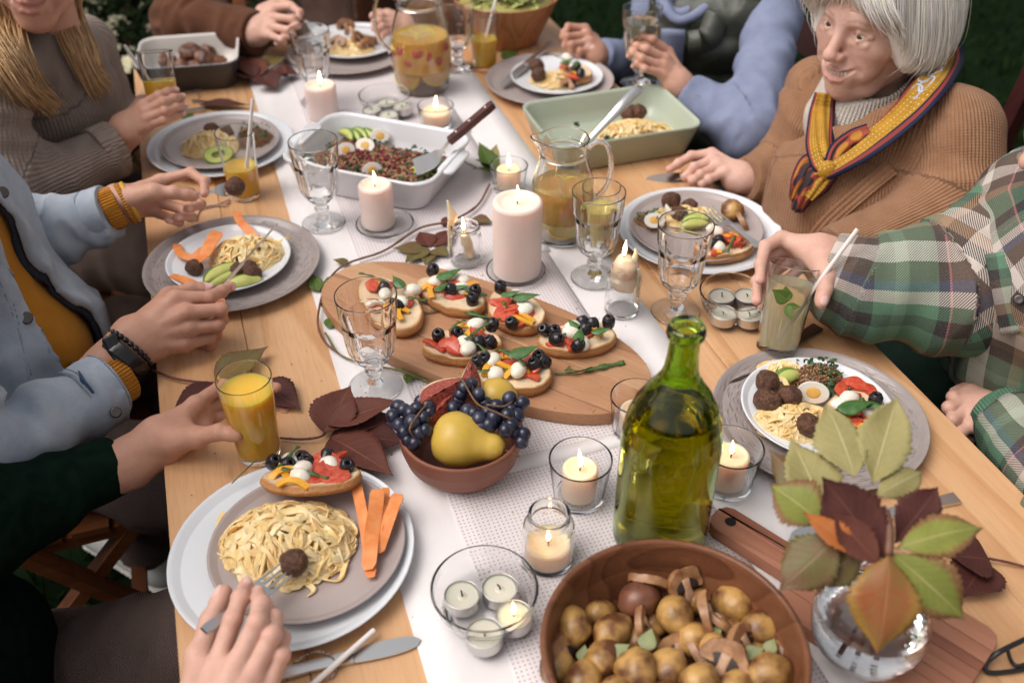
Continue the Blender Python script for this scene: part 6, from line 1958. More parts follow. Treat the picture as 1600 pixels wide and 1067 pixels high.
def server():
 a = W(1000, 136, TZ + .13); b = W(965, 172, TZ + .105); c = W(918, 222, TZ + .055); e = W(905, 240, TZ + .035)
 t = thing('serving_spoon', 'long steel serving spoon leaning in the green dish', 'serving spoon', c)
 p = curve([a, b, c, e], 30); k = np.linspace(0, 1, 30)
 v, f, _ = tube(p - c, np.interp(k, [0, .04, .3, .45, .8, 1], [.006, .011, .0105, .0075, .0065, .007]), 14, up=(0, -.5, .8), flat=.55); m = M(); m.add(v, f); m.build('handle', MT['steel'], t)
 v, f = ico(3); v = v * np.array([.034, .022, .008]); d = nrm(e - c); an = math.atan2(d[1], d[0])
 m = M(); m.add(v @ rotz(an).T + (e + d * .026 - c) + V3(0, 0, -.006), f); m.build('bowl', MT['steel'], t)
server()
def twine(label, pts):
 q = curve([W(x, y, TZ + h) for x, y, h in pts], 40); c = q[0].copy()
 m = M()
 t, u, b = frames(q)
 for ph in (0, PI):
  a = np.arange(40) * 1.3 + ph
  p = q - c + (u * np.cos(a)[:, None] + b * np.sin(a)[:, None]) * .0007
  v, f, _ = tube(p, .0009, 6); m.add(v, f)
 tag(m.build('twine', MT['twine'], None, loc=tuple(c)), label, 'twine', 'pieces of striped twine')
twine('striped twine looped under the straw by the front knife', [(448, 1062, .002), (460, 1036, .003), (488, 1018, .010), (515, 1022, .008), (524, 1040, .003), (520, 1056, .003), (500, 1062, .002)])
twine('striped twine under the meatball hand of denim', [(307, 345, .002), (312, 330, .002), (330, 321, .003), (352, 322, .003), (358, 312, .003), (345, 318, .003), (322, 326, .002)])
twine('striped twine by the dark casserole', [(285, 146, .002), (300, 143, .003), (315, 140, .004), (311, 134, .008), (306, 141, .004), (312, 152, .002)])

def eyeglasses():
 c = W(1560, 1030, TZ + .01)
 t = thing('eyeglasses', 'black framed eyeglasses folded at the front right corner', 'eyeglasses', c)
 z = TZ + .014
 rim = [(1602, 998, .026), (1562, 1018, .022), (1540, 1036, .010), (1545, 1050, .004), (1575, 1049, .004), (1605, 1044, .004)]
 p = curve([W(x, y, TZ + h) for x, y, h in rim], 40) - c
 v, f, _ = tube(p, .0030, 8, flat=.8); m = M(); m.add(v, f); m.build('frame', MT['plastic_black'], t)
 p = curve([W(x, y, TZ + h) for x, y, h in ((1574, 1014, .021), (1580, 1032, .008), (1590, 1040, .006), (1606, 1036, .008))], 16) - c
 v, f, _ = tube(p, .0022, 8); m = M(); m.add(v, f); m.build('rim', MT['plastic_black'], t)
 p = curve([W(x, y, TZ + h) for x, y, h in ((1602, 998, .026), (1640, 985, .024), (1700, 975, .008))], 16) - c
 v, f, _ = tube(p, .0026, 8); m = M(); m.add(v, f); m.build('temple', MT['plastic_black'], t)
eyeglasses()

# lemonade and the glasses that hands hold
LEM = D(1243, 412, 1.385); LEMB = D(1212, 548, 1.425)
ax = nrm(LEM - LEMB)
def tilt_to(axis):
 return Vector(axis).to_track_quat('Z', 'Y').to_euler()
lemt = tumbler('tilted glass of cloudy lemonade held over the speckled charger', None, .0285, .0355, float(np.linalg.norm(LEM - LEMB)), .104, 'lemonade', loc=LEMB, rot=tilt_to(ax), group=None, name='lemonade_glass', part='lemonade')
straw('paper straw slanting out of the lemonade glass', D(1340, 358, 1.335), D(1208, 538, 1.41))
for i, (b, e, w) in enumerate((((1232, 470), (1206, 452), .020), ((1228, 470), (1228, 446), .016), ((1230, 476), (1236, 500), .012), ((1228, 478), (1252, 480), .010))):
 leaf_at('mint_leaf', D(b[0], b[1], 1.366), D(e[0], e[1], 1.362), w, MT['leaf_fresh'], None, up=nrm(CAM - LEM), serr=.15, fold=.2, curl=.1, seed=i, label=['left mint leaf in the lemonade', 'upper mint leaf in the lemonade', 'lower drooping mint leaf in the lemonade', 'flat mint leaf lying on the lemonade surface'][i], cat='mint', group='mint in the lemonade', n=16)
JB = D(258, 178, 1.845); JT = D(246, 108, 1.815); ax = nrm(JT - JB)
tumbler('glass of orange juice held by the blonde woman', None, .0262, .0318, .112, .062, 'juice', loc=JB, rot=tilt_to(ax))
straw('paper straw in the juice held by the blonde woman', D(194, 71, 1.815), D(250, 150, 1.835))
GB = D(997, 130, 2.075); GT = D(1005, 4, 1.985); ax = nrm(GT - GB)
goblet('goblet of white wine raised by the person in the vest', None, rot=tilt_to(ax), loc=GB, fill=(.128, 'wine_cup'))

# chairs
def bar(m, a, b, w, th, up=(0, 0, 1)):
 v, f = ribbon(np.array([a, a * .5 + b * .5, b]), w, th, up=up); m.add(v, f)
def folding_chair(label, s, w, yaw, mat, group='wooden folding chairs', back=True):
 p = T(s, w); t = thing('folding_chair', label, 'chair', (p[0], p[1], 0), TANG + yaw, group)
 # local: +x is the direction the sitter faces
 def part(nm, a, b, wd, th, up=(0, 0, 1)):
  m = M(); bar(m, np.array(a, float), np.array(b, float), wd, th, up); m.build(nm, mat, t, sharp=40)
 for y in (-.20, .20):
  part('leg', (.36, y, 0), (-.28, y * 1.0, .86), .034, .020, (1, 0, .4))
  yy = y * .86
  part('leg', (-.20, yy, 0), (.19, yy, .45), .034, .020, (1, 0, -.4))
  part('side_rail', (-.19, yy, .435), (.21, yy, .445), .030, .022, (0, 0, 1))
 for k in range(6):
  x = -.16 + k * .07
  part('slat', (x, -.19, .456), (x, .19, .456), .055, .013)
 part('stretcher', (-.13, -.17, .12), (-.13, .17, .12), .026, .018)
 part('stretcher', (.13, -.20, .15), (.13, .20, .15), .026, .018)
 if back:
  for z in (.62, .74):
   x = .36 - .64 * z / .86
   part('back_slat', (x, -.20, z), (x, .20, z), .07, .012, (1, 0, .4))
 return t
folding_chair('wooden folding chair under the person in the green sweater', .17, -.32, 0, MT['chairwood'])
folding_chair('wooden folding chair under the person in the denim jacket', .70, -.28, 0, MT['chairwood'])
folding_chair('wooden folding chair under the blonde woman', 1.30, -.34, 0, MT['chairwood'])
folding_chair('wooden folding chair under the person in the plaid shirt', .28, 1.42, PI, MT['redwood'])
folding_chair('wooden folding chair under the person in the quilted vest', 1.28, 1.36, PI, MT['redwood'])
folding_chair('wooden folding chair under the person in the brown jacket', 2.02, .48, -PI / 2, MT['chairwood'])
def back_chair():
 p = T(.56, 1.40); t = thing('chair', 'dark red wooden chair behind the white-haired woman', 'chair', (p[0], p[1], 0), TANG + PI)
 def part(nm, a, b, wd, th, up=(0, 0, 1)):
  m = M(); bar(m, np.array(a, float), np.array(b, float), wd, th, up); m.build(nm, MT['redwood'], t, sharp=40)
 part('seat', (-.2, 0, .44), (.2, 0, .45), .42, .03)
 for y in (-.19, .19):
  part('leg', (.18, y, 0), (.18, y, .43), .04, .04, (1, 0, 0)); part('leg', (-.19, y, 0), (-.20, y, .44), .04, .04, (1, 0, 0))
  part('post', (-.20, y, .44), (-.29, y, .93), .035, .03, (1, 0, .2))
 o = np.array(t.location); Ri = rotz(-(TANG + PI))
 for z, wd in ((.90, .085), (.68, .05)):
  x = -.20 - .09 * (z - .44) / .49
  q = curve([V3(x, -.215, z), V3(x - .02, 0, z), V3(x, .215, z)], 14)
  v, f = ribbon(q, wd, .02, up=(1, 0, .18)); m = M(); m.add(v, f); m.build('back_rail', MT['redwood'], t, sharp=40)
 for y in (-.10, 0, .10): part('spindle', (-.245, y, .66), (-.285, y, .90), .02, .014, (1, 0, .2))
back_chair()
# ---------------- people ----------------
def skin_mat(name, c1, c2, age=0.0):
 m, nt, b = _new(name)
 vec = coords(nt)
 c = ramp(nt, noise(nt, vec, 26, 4, .55), [(.32, c1), (.68, c2)])
 c = mix(nt, ramp(nt, noise(nt, vec, 210, 3), [(.55, 0.0), (.75, .22 + .25 * age)]), c, tuple(x * .62 for x in c1))
 red = attr(nt, 'red'); c = mix(nt, math_(nt, 'MULTIPLY', red, .26), c, (c1[0] * 1.0, c1[1] * .58, c1[2] * .52))
 lip = attr(nt, 'lip'); c = mix(nt, lip, c, (.46, .16, .135))
 nail = attr(nt, 'nail'); c = mix(nt, nail, c, (.76, .50, .45))
 brow = attr(nt, 'brow'); c = mix(nt, brow, c, (.20, .12, .085))
 nt.links.new(c, b.inputs['Base Color'])
 r = math_(nt, 'SUBTRACT', .50, math_(nt, 'MULTIPLY', nail, .28)); nt.links.new(r, b.inputs['Roughness'])
 setp(b, sss=.22, sssscale=.012, spec=.35)
 b.inputs['Subsurface Radius'].default_value = (1.0, .35, .2)
 h = math_(nt, 'ADD', noise(nt, vec, 420, 3, .6), math_(nt, 'MULTIPLY', noise(nt, coords(nt, (1, 1, 2.4)), 110, 3, .6), .9 + 1.5 * age))
 bump(nt, b, h, .16 + .2 * age, .0012)
 return m
SKIN = skin_mat('skin', (.55, .295, .21), (.63, .36, .265))
SKIN_T = skin_mat('skin_tanned', (.49, .25, .17), (.56, .305, .215))
SKIN_P = skin_mat('skin_pale', (.60, .35, .27), (.67, .41, .32))
SKIN_O = skin_mat('skin_aged', (.64, .385, .305), (.71, .45, .365), .25)

def hairm(name, c1, c2):
 m, nt, b = _new(name)
 ca = attr(nt, 'Col', 'Color')
 c = mix(nt, 1.0, ca, ramp(nt, noise(nt, coords(nt), 60, 3), [(.3, c1), (.7, c2)]), 'MULTIPLY')
 nt.links.new(c, b.inputs['Base Color'])
 setp(b, rough=.42, spec=.4, aniso=.4)
 return m
HAIR_W = hairm('white_hair', (.90, .87, .81), (.94, .92, .88))
HAIR_B = hairm('blonde_hair', (.50, .30, .14), (.62, .42, .23))
HAIR_D = hairm('brown_hair', (.10, .055, .03), (.16, .09, .05))

def knit(name, c1, c2, freq, along='sv', depth=.9, rough=.85, cable=False):
 """ribbed knit; ribs follow the cloth coordinates su (length) and sv (girth), metres"""
 m, nt, b = _new(name)
 a = attr(nt, along); o = attr(nt, 'su' if along == 'sv' else 'sv')
 w = math_(nt, 'SINE', math_(nt, 'MULTIPLY', a, 2 * PI * freq))
 st = math_(nt, 'SINE', math_(nt, 'MULTIPLY', o, 2 * PI * freq * 1.3))
 h = math_(nt, 'ADD', math_(nt, 'MULTIPLY', w, .5), math_(nt, 'MULTIPLY', st, .16))
 vec = coords(nt)
 c = ramp(nt, noise(nt, vec, 40, 4), [(.3, c1), (.7, c2)])
 groove = ramp(nt, w, [(.0, 1.0), (.35, 0.0)])
 c = mix(nt, math_(nt, 'MULTIPLY', groove, .22), c, tuple(x * .55 for x in c1))
 nt.links.new(c, b.inputs['Base Color'])
 setp(b, rough=rough, sheen=.08, spec=.08)
 h = math_(nt, 'ADD', h, math_(nt, 'MULTIPLY', noise(nt, vec, 900, 2), .25))
 bump(nt, b, h, depth, .0022)
 return m
K_TAN = knit('camel_knit', (.30, .155, .085), (.365, .195, .11), 170, depth=.7)
K_TAUPE = knit('taupe_knit', (.27, .21, .18), (.33, .26, .22), 120)
K_ORANGE = knit('ochre_jersey', (.56, .22, .022), (.62, .26, .035), 260, depth=.15)
K_ORANGE_RIB = knit('ochre_rib', (.55, .21, .022), (.60, .25, .035), 210)
K_CREAM = knit('cream_knit', (.70, .62, .54), (.76, .69, .61), 170)
K_BROWN = knit('brown_corduroy', (.10, .04, .022), (.13, .055, .03), 150, depth=.2)
K_SHIRT = knit('mauve_rib', (.17, .10, .082), (.21, .13, .105), 140)
K_GREEN = simple('dark_green_fleece', (.003, .010, .0065), (.006, .016, .011), vs=60, bs=700, bstr=.25, rough=.95, spec=.04)
K_BLUE = simple('lavender_fleece', (.21, .24, .355), (.25, .28, .40), vs=30, bs=800, bstr=.3, rough=.9, spec=.08)
K_VEST = simple('olive_nylon', (.035, .04, .029), (.055, .06, .045), vs=22, bs=60, bstr=.3, bd=.004, rough=.42)
K_BLACK = simple('black_binding', (.010, .010, .011), rough=.7)
K_NAVY = simple('navy_denim', (.020, .026, .045), (.035, .042, .065), vs=120, bs=700, bstr=.4, rough=.85)
def denim():
 m, nt, b = _new('bleached_denim')
 vec = coords(nt)
 c = ramp(nt, noise(nt, vec, 13, 6, .7), [(.30, (.34, .395, .48)), (.5, (.45, .495, .56)), (.70, (.56, .595, .635))])
 tw = noise(nt, coords(nt, (1, 1, 3)), 700, 2)
 c = mix(nt, ramp(nt, tw, [(.45, 0.0), (.62, .35)]), c, (.27, .33, .43))
 nt.links.new(c, b.inputs['Base Color'])
 setp(b, rough=.9, spec=.08)
 h = math_(nt, 'ADD', tw, math_(nt, 'MULTIPLY', noise(nt, vec, 45, 4, .6), 1.6))
 bump(nt, b, h, .35, .002)
 return m
DENIM = denim()
SEAM = simple('denim_seam', (.22, .27, .35), (.36, .41, .48), vs=300, rough=.9)
FADE_BLUE = simple('indigo_patch', (.025, .065, .15), (.10, .16, .26), vs=90, rough=.9)
def waffle():
 m, nt, b = _new('taupe_waffle')
 su = attr(nt, 'su'); sv = attr(nt, 'sv')
 h = math_(nt, 'MULTIPLY', math_(nt, 'SINE', math_(nt, 'MULTIPLY', su, 2 * PI * 240)), math_(nt, 'SINE', math_(nt, 'MULTIPLY', sv, 2 * PI * 240)))
 vec = coords(nt)
 c = ramp(nt, noise(nt, vec, 20, 4), [(.3, (.125, .088, .078)), (.7, (.155, .11, .098))])
 c = mix(nt, ramp(nt, h, [(.3, 0.0), (1, .3)]), c, (.10, .07, .062))
 nt.links.new(c, b.inputs['Base Color']); setp(b, rough=.95, spec=.05)
 bump(nt, b, h, .6, .0015)
 return m
WAFFLE = waffle()
TROUSER = simple('taupe_trousers', (.13, .085, .068), (.165, .11, .09), vs=25, bs=500, bstr=.3, rough=.9)
TROUSER_D = simple('dark_trousers', (.006, .007, .007), (.01, .011, .010), vs=40, rough=.95, spec=.05)
SHOE = simple('white_leather', (.50, .49, .46), (.56, .55, .52), vs=40, bs=200, bstr=.15, rough=.5)
SOLE = simple('rubber_sole', (.55, .53, .48), rough=.7)

def plaid():
 """checked flannel on the cloth coordinates: broad bands both ways with a diagonal twill mixing them"""
 m, nt, b = _new('plaid_flannel')
 su = attr(nt, 'su'); sv = attr(nt, 'sv')
 cream = (.56, .49, .44); tan = (.29, .18, .105); green = (.075, .185, .11); mint = (.14, .28, .175); black = (.014, .014, .018); brown = (.085, .052, .038); navy = (.06, .075, .14); pink = (.45, .15, .16)
 su_s = [(.0, green), (.10, mint), (.17, green), (.28, black), (.36, brown), (.42, cream), (.53, tan), (.60, black), (.68, cream), (.74, brown), (.86, pink), (.875, black), (.93, green)]
 sv_s = [(.0, cream), (.14, brown), (.30, tan), (.38, green), (.56, black), (.66, green), (.74, cream), (.82, navy), (.88, brown)]
 nz = math_(nt, 'MULTIPLY', math_(nt, 'SUBTRACT', noise(nt, coords(nt), 9, 2), .5), .010)
 fu = math_(nt, 'FRACT', math_(nt, 'ADD', math_(nt, 'MULTIPLY', math_(nt, 'ADD', su, nz), 1 / .235), 3.05))
 fv = math_(nt, 'FRACT', math_(nt, 'ADD', math_(nt, 'MULTIPLY', math_(nt, 'ADD', sv, nz), 1 / .20), 3.2))
 cu = ramp(nt, fu, su_s, 'CONSTANT'); cv = ramp(nt, fv, sv_s, 'CONSTANT')
 tw = math_(nt, 'FRACT', math_(nt, 'MULTIPLY', math_(nt, 'ADD', su, sv), 1 / .0034))
 c = mix(nt, ramp(nt, tw, [(.42, 0.0), (.5, 1.0), (.92, 1.0), (1.0, 0.0)]), cu, cv)
 c = mix(nt, math_(nt, 'MULTIPLY', noise(nt, coords(nt), 500, 3), .18), c, (.5, .46, .42))
 nt.links.new(c, b.inputs['Base Color'])
 setp(b, rough=.95, spec=.05)
 bump(nt, b, math_(nt, 'ADD', math_(nt, 'MULTIPLY', tw, .5), noise(nt, coords(nt), 400, 3)), .45, .0016)
 return m
PLAID = plaid()

# ---- hands
def chain_caps(ops, pts, rr, k):
 for (a, b), (ra, rb) in zip(zip(pts[:-1], pts[1:]), zip(rr[:-1], rr[1:])):
  ops.append(('u', cap(a, b, ra, rb), k))
FR = {'index': (.0098, .0088, .0080, .0068), 'middle': (.0100, .0090, .0081, .0069), 'ring': (.0097, .0086, .0078, .0066), 'pinky': (.0088, .0076, .0069, .0060)}
def hand_fn(h, arm=None, s=1.0, bony=0.0):
 """h: name -> list of (px,py,depth). Builds one continuous hand and forearm; returns sdf, attrs, bounds"""
 P = {k: [D(*q) for q in v] for k, v in h.items()}
 wr = P['wrist'][0]
 fingers = ['index', 'middle', 'ring', 'pinky']
 mc = [P[f][0] for f in fingers]
 cen = np.mean(mc, 0)
 fwd = nrm(cen - wr); side = nrm(mc[0] - mc[3])
 nrmz = nrm(np.cross(fwd, side))
 # back of the hand: away from where the fingers curl
 curl = np.mean([P[f][3] for f in fingers], 0) - cen
 if np.dot(nrmz, curl) > 0: nrmz = -nrmz
 palm = []
 for i, f in enumerate(fingers):
  a = wr + side * (.012 - .008 * i) * s + fwd * .012
  palm.append(('u', cap(a, mc[i] - nrmz * .003, .0155 * s, (.0118, .0118, .0112, .0105)[i] * s), .012 * s))
  if bony: palm.append(('u', cap(a * .5 + mc[i] * .5 + nrmz * .010, mc[i] + nrmz * .006, .0018, .0030), .006))
 palm.append(('u', ell(mc[3] * .35 + wr * .65 - nrmz * .006 - side * .004, (.019 * s, .019 * s, .016 * s)), .014))
 th = P['thumb']
 palm.append(('u', cap(wr + side * .014 * s, th[0], .0165 * s, .0160 * s), .012))
 palm.append(('u', cap(th[0], th[1], .0165 * s, .0128 * s), .014))
 palm.append(('u', cap(th[1], mc[0] * .6 + wr * .4, .008 * s, .010 * s), .014))
 pf = combine(palm)
 parts = []
 nails = []
 for i, f in enumerate(fingers):
  p = P[f]; r = [x * s for x in FR[f]]
  ops = []
  chain_caps(ops, p, r, .003)
  out = nrm(p[1] - (p[0] + p[3]) / 2)
  if np.dot(out, nrmz) < -.2: out = nrmz
  for q in (p[1], p[2]): ops.append(('u', ell(q + out * .0012, (r[1] * 1.03,) * 3), .003))
  ops.append(('u', cap(mc[i] * .80 + wr * .2, p[0], .010 * s, r[0]), .004))
  parts.append(combine(ops))
  d = nrm(p[3] - p[2]); o2 = nrm(out - d * np.dot(out, d))
  nails.append((p[3] + d * .0005, d, o2, r[3]))
 tr = [.0128 * s, .0112 * s, .0105 * s, .0084 * s]
 ops = []; chain_caps(ops, th, [.0165 * s] + tr[1:], .004)
 ops.append(('u', ell(th[2] * .35 + th[3] * .65, (.0098 * s,) * 3), .004))
 parts.append(combine(ops))
 d = nrm(th[3] - th[2])
 # the thumb nail lies across the palm's side of the view
 tn = nrm(np.cross(d, nrmz));
 if np.dot(tn, side) < 0: tn = -tn
 tn = nrm(tn * .75 + nrmz * .6); tn = nrm(tn - d * np.dot(tn, d))
 if 'thumb_nail' in h: tn = nrm(h['thumb_nail_v'])
 nails.append((th[3] + d * .001, d, tn, tr[3]))
 if arm:
  A = [D(*q) for q in arm]
  af = []
  pts = [wr + fwd * .01, wr] + A
  off = side * .0085 * s
  rr = [.0165 * s, .0185 * s] + [.021 * s + .004 * s * i for i in range(len(A))]
  for sg in (-1, 1):
   chain_caps(af, [q + off * sg for q in pts], rr, .02)
  arm_f = combine(af)
 def fn(p):
  d = pf(p)
  if arm: d = smin(d, arm_f(p), .02)
  for f in parts:
   d = smin(d, f(p), .0045)
  return d
 # keep neighbouring fingers apart: plain minimum between finger tips, blend only near the palm
 def fn2(p):
  base = pf(p)
  if arm: base = smin(base, arm_f(p), .02)
  fd = parts[0](p)
  for f in parts[1:]: fd = np.minimum(fd, f(p))
  d = smin(base, fd, .006)
  for c, dd, o, r in nails:       # nail plates: slightly raised
   q = p - (c + o * r * .80 - dd * r * .25)
   x = q @ dd; y = q @ np.cross(dd, o); z = q @ o
   d = smin(d, np.sqrt((x / 1.15) ** 2 + y ** 2 + (z * 2.6) ** 2) - r * .72, .0012)
  return d - .0005 * vnoise(p, .011, 3)
 allp = np.concatenate([np.array(v).reshape(-1, 3) for v in P.values()] + ([np.array(A)] if arm else []))
 lo, hi = allp.min(0) - .04, allp.max(0) + .04
 def attrs(v):
  nail = np.zeros(len(v)); red = np.zeros(len(v))
  for c, dd, o, r in nails:
   q = v - (c + o * r * .80 - dd * r * .25)
   x = q @ dd; y = q @ np.cross(dd, o); z = q @ o
   e = np.sqrt((x / (r * .86)) ** 2 + (y / (r * .70)) ** 2)
   nail = np.maximum(nail, np.clip((1.0 - e) * 5, 0, 1) * np.clip((z + r * .30) / (r * .12), 0, 1))
   dist = np.linalg.norm(v - c, axis=1)
   red = np.maximum(red, np.clip(1 - dist / .020, 0, 1) * .8)
  for f in fingers:
   for q in P[f][:3]:
    red = np.maximum(red, .55 * np.clip(1 - np.linalg.norm(v - q - nrmz * .008, axis=1) / .014, 0, 1))
  return dict(nail=nail, red=red, lip=np.zeros(len(v)), brow=np.zeros(len(v)))
 return fn2, attrs, lo, hi
def hand(person, spec, arm, mat, s=1.0, h=.0017, bony=0.0):
 fn, at, lo, hi = hand_fn(spec, arm, s, bony)
 return sdf_obj('hand', mat, fn, lo, hi, h, person, at, smooth=1)

# ---- clothing
FN = {}
def drop(pts, fns, off=.0):
 """where the view through each pixel meets the garment, lifted by off"""
 out = []
 ts = np.arange(.75, 2.9, .003); last = None
 for q in pts:
  r = ray(q[0], q[1]); p = CAM + r * ts[:, None]
  d = fns[0](p)
  for f in fns[1:]: d = np.minimum(d, f(p))
  i = np.argmax(d < 0)
  t = ts[i] if (d < 0).any() else (last if last else q[2] if len(q) > 2 else 1.5)
  last = t
  o_ = q[3] if len(q) > 3 else off
  out.append(CAM + r * (t - o_))
 return np.array(out)
def wrinkle(p, scale, amp, seed, stretch=(1, 1, 1)):
 q = p * np.asarray(stretch)
 q = q + .5 * scale * np.stack([vnoise(q, scale * 1.7, seed), vnoise(q, scale * 1.7, seed + 1), vnoise(q, scale * 1.7, seed + 2)], 1)
 n = vnoise(q, scale, seed + 3)
 return amp * (1 - 2 * np.abs(n)) + amp * .5 * vnoise(q, scale * .45, seed + 4)
def sleeve(name, mat, J, R, parent, seed=1, h=.005, amp=.004, wsc=.05, k=.03, cuff=None, gscale=None, flat_end=True, extra=None, ref=(0, 0, 1)):
 P = [np.asarray(q, float) if len(q) == 3 and isinstance(q, np.ndarray) else D(*q) for q in J]
 ops = []; chain_caps(ops, P, R, k)
 f0 = combine(ops)
 ax = nrm(P[-1] - P[-2])
 # folds run round the arm: squash the noise along it
 n = max(1, len(P) - 1)
 end = P[-1]
 def fn(p):
  d = f0(p)
  if extra: d = smin(d, extra(p), .03)
  near = np.abs(d) < .03
  if near.any():
   su, sv = polyproj(p[near], P, ref)
   q = np.stack([su * 1.0, sv * .45 + su * .25, sv * .12], 1)
   d = d.copy(); d[near] -= wrinkle(q, wsc, amp, seed)
  if flat_end: d = np.maximum(d, (p - end) @ ax - .004)
  return d
 a = np.array(P); r = max(R) + .03
 def at(v):
  su, sv = polyproj(v, P, ref, gscale or float(np.mean(R)))
  return dict(su=su, sv=sv)
 FN['last'] = fn
 o = sdf_obj(name, mat, fn, a.min(0) - r, a.max(0) + r, h, parent, at, smooth=1)
 return o, P
def cuff_ring(name, mat, end, axis, r, length, th, parent, back=0.0, n=48, ribs=0, flat=(1, 1), seed=0):
 """knitted or sewn band round a wrist"""
 axis = nrm(axis); end = np.asarray(end, float)
 u = nrm(np.cross(axis, [.1, .2, 1])); w = np.cross(axis, u)
 prof = [(r - th, 0), (r - th * .2, .0), (r, .002), (r + .0006, length * .5), (r, length - .002), (r - th * .2, length), (r - th, length), (r - th, length * .5)]
 mod = (lambda t, z, rr: 1 + .022 * np.cos(t * ribs)) if ribs else None
 v, f = lathe(prof, max(n, ribs * 5 if ribs else 0), mod, closed=True)
 v[:, 0] *= flat[0]; v[:, 1] *= flat[1]
 v = v + .0012 * vnoise(v, .02, seed)[:, None]
 X = v[:, :1] * u + v[:, 1:2] * w + (v[:, 2:3] - back) * axis + end
 th_ = np.arctan2(v[:, 1], v[:, 0])
 m = M(); m.add(X, f, uv=np.stack([v[:, 2] + 1e-4, th_ * r], 1))
 return m.build(name, mat, parent)
def torso(name, mat, ops, axis_pts, parent, seed=1, h=.007, amp=.004, wsc=.07, cuts=(), gscale=.15, shell=None, post=None):
 f0 = combine(ops)
 A = np.array(axis_pts)
 def fn(p):
  d = f0(p)
  near = np.abs(d) < .04
  if near.any():
   d = d.copy(); d[near] -= wrinkle(p[near], wsc, amp, seed, (1, 1, .6))
  if post: d = post(p, d)
  if shell:
   d = np.maximum(d, -(d + shell))
  for c in cuts: d = np.maximum(d, c(p))
  return d
 at = lambda v: dict(zip(('su', 'sv'), polyproj(v, A, (1, 0, 0), gscale)))
 lo = A.min(0) - .33; hi = A.max(0) + .33
 lo[2] = max(lo[2], .35)
 FN['last'] = fn
 return sdf_obj(name, mat, fn, lo, hi, h, parent, at, smooth=1)
def person(label, at):
 return thing('person', label, 'person', (0, 0, 0))
def leg(parent, mat, hip, knee, foot, r=(.085, .068, .048), seed=1, h=.007, name='trouser_leg', amp=.005):
 return sleeve(name, mat, [hip, knee, foot], r, parent, seed, h, amp, .06, .05)

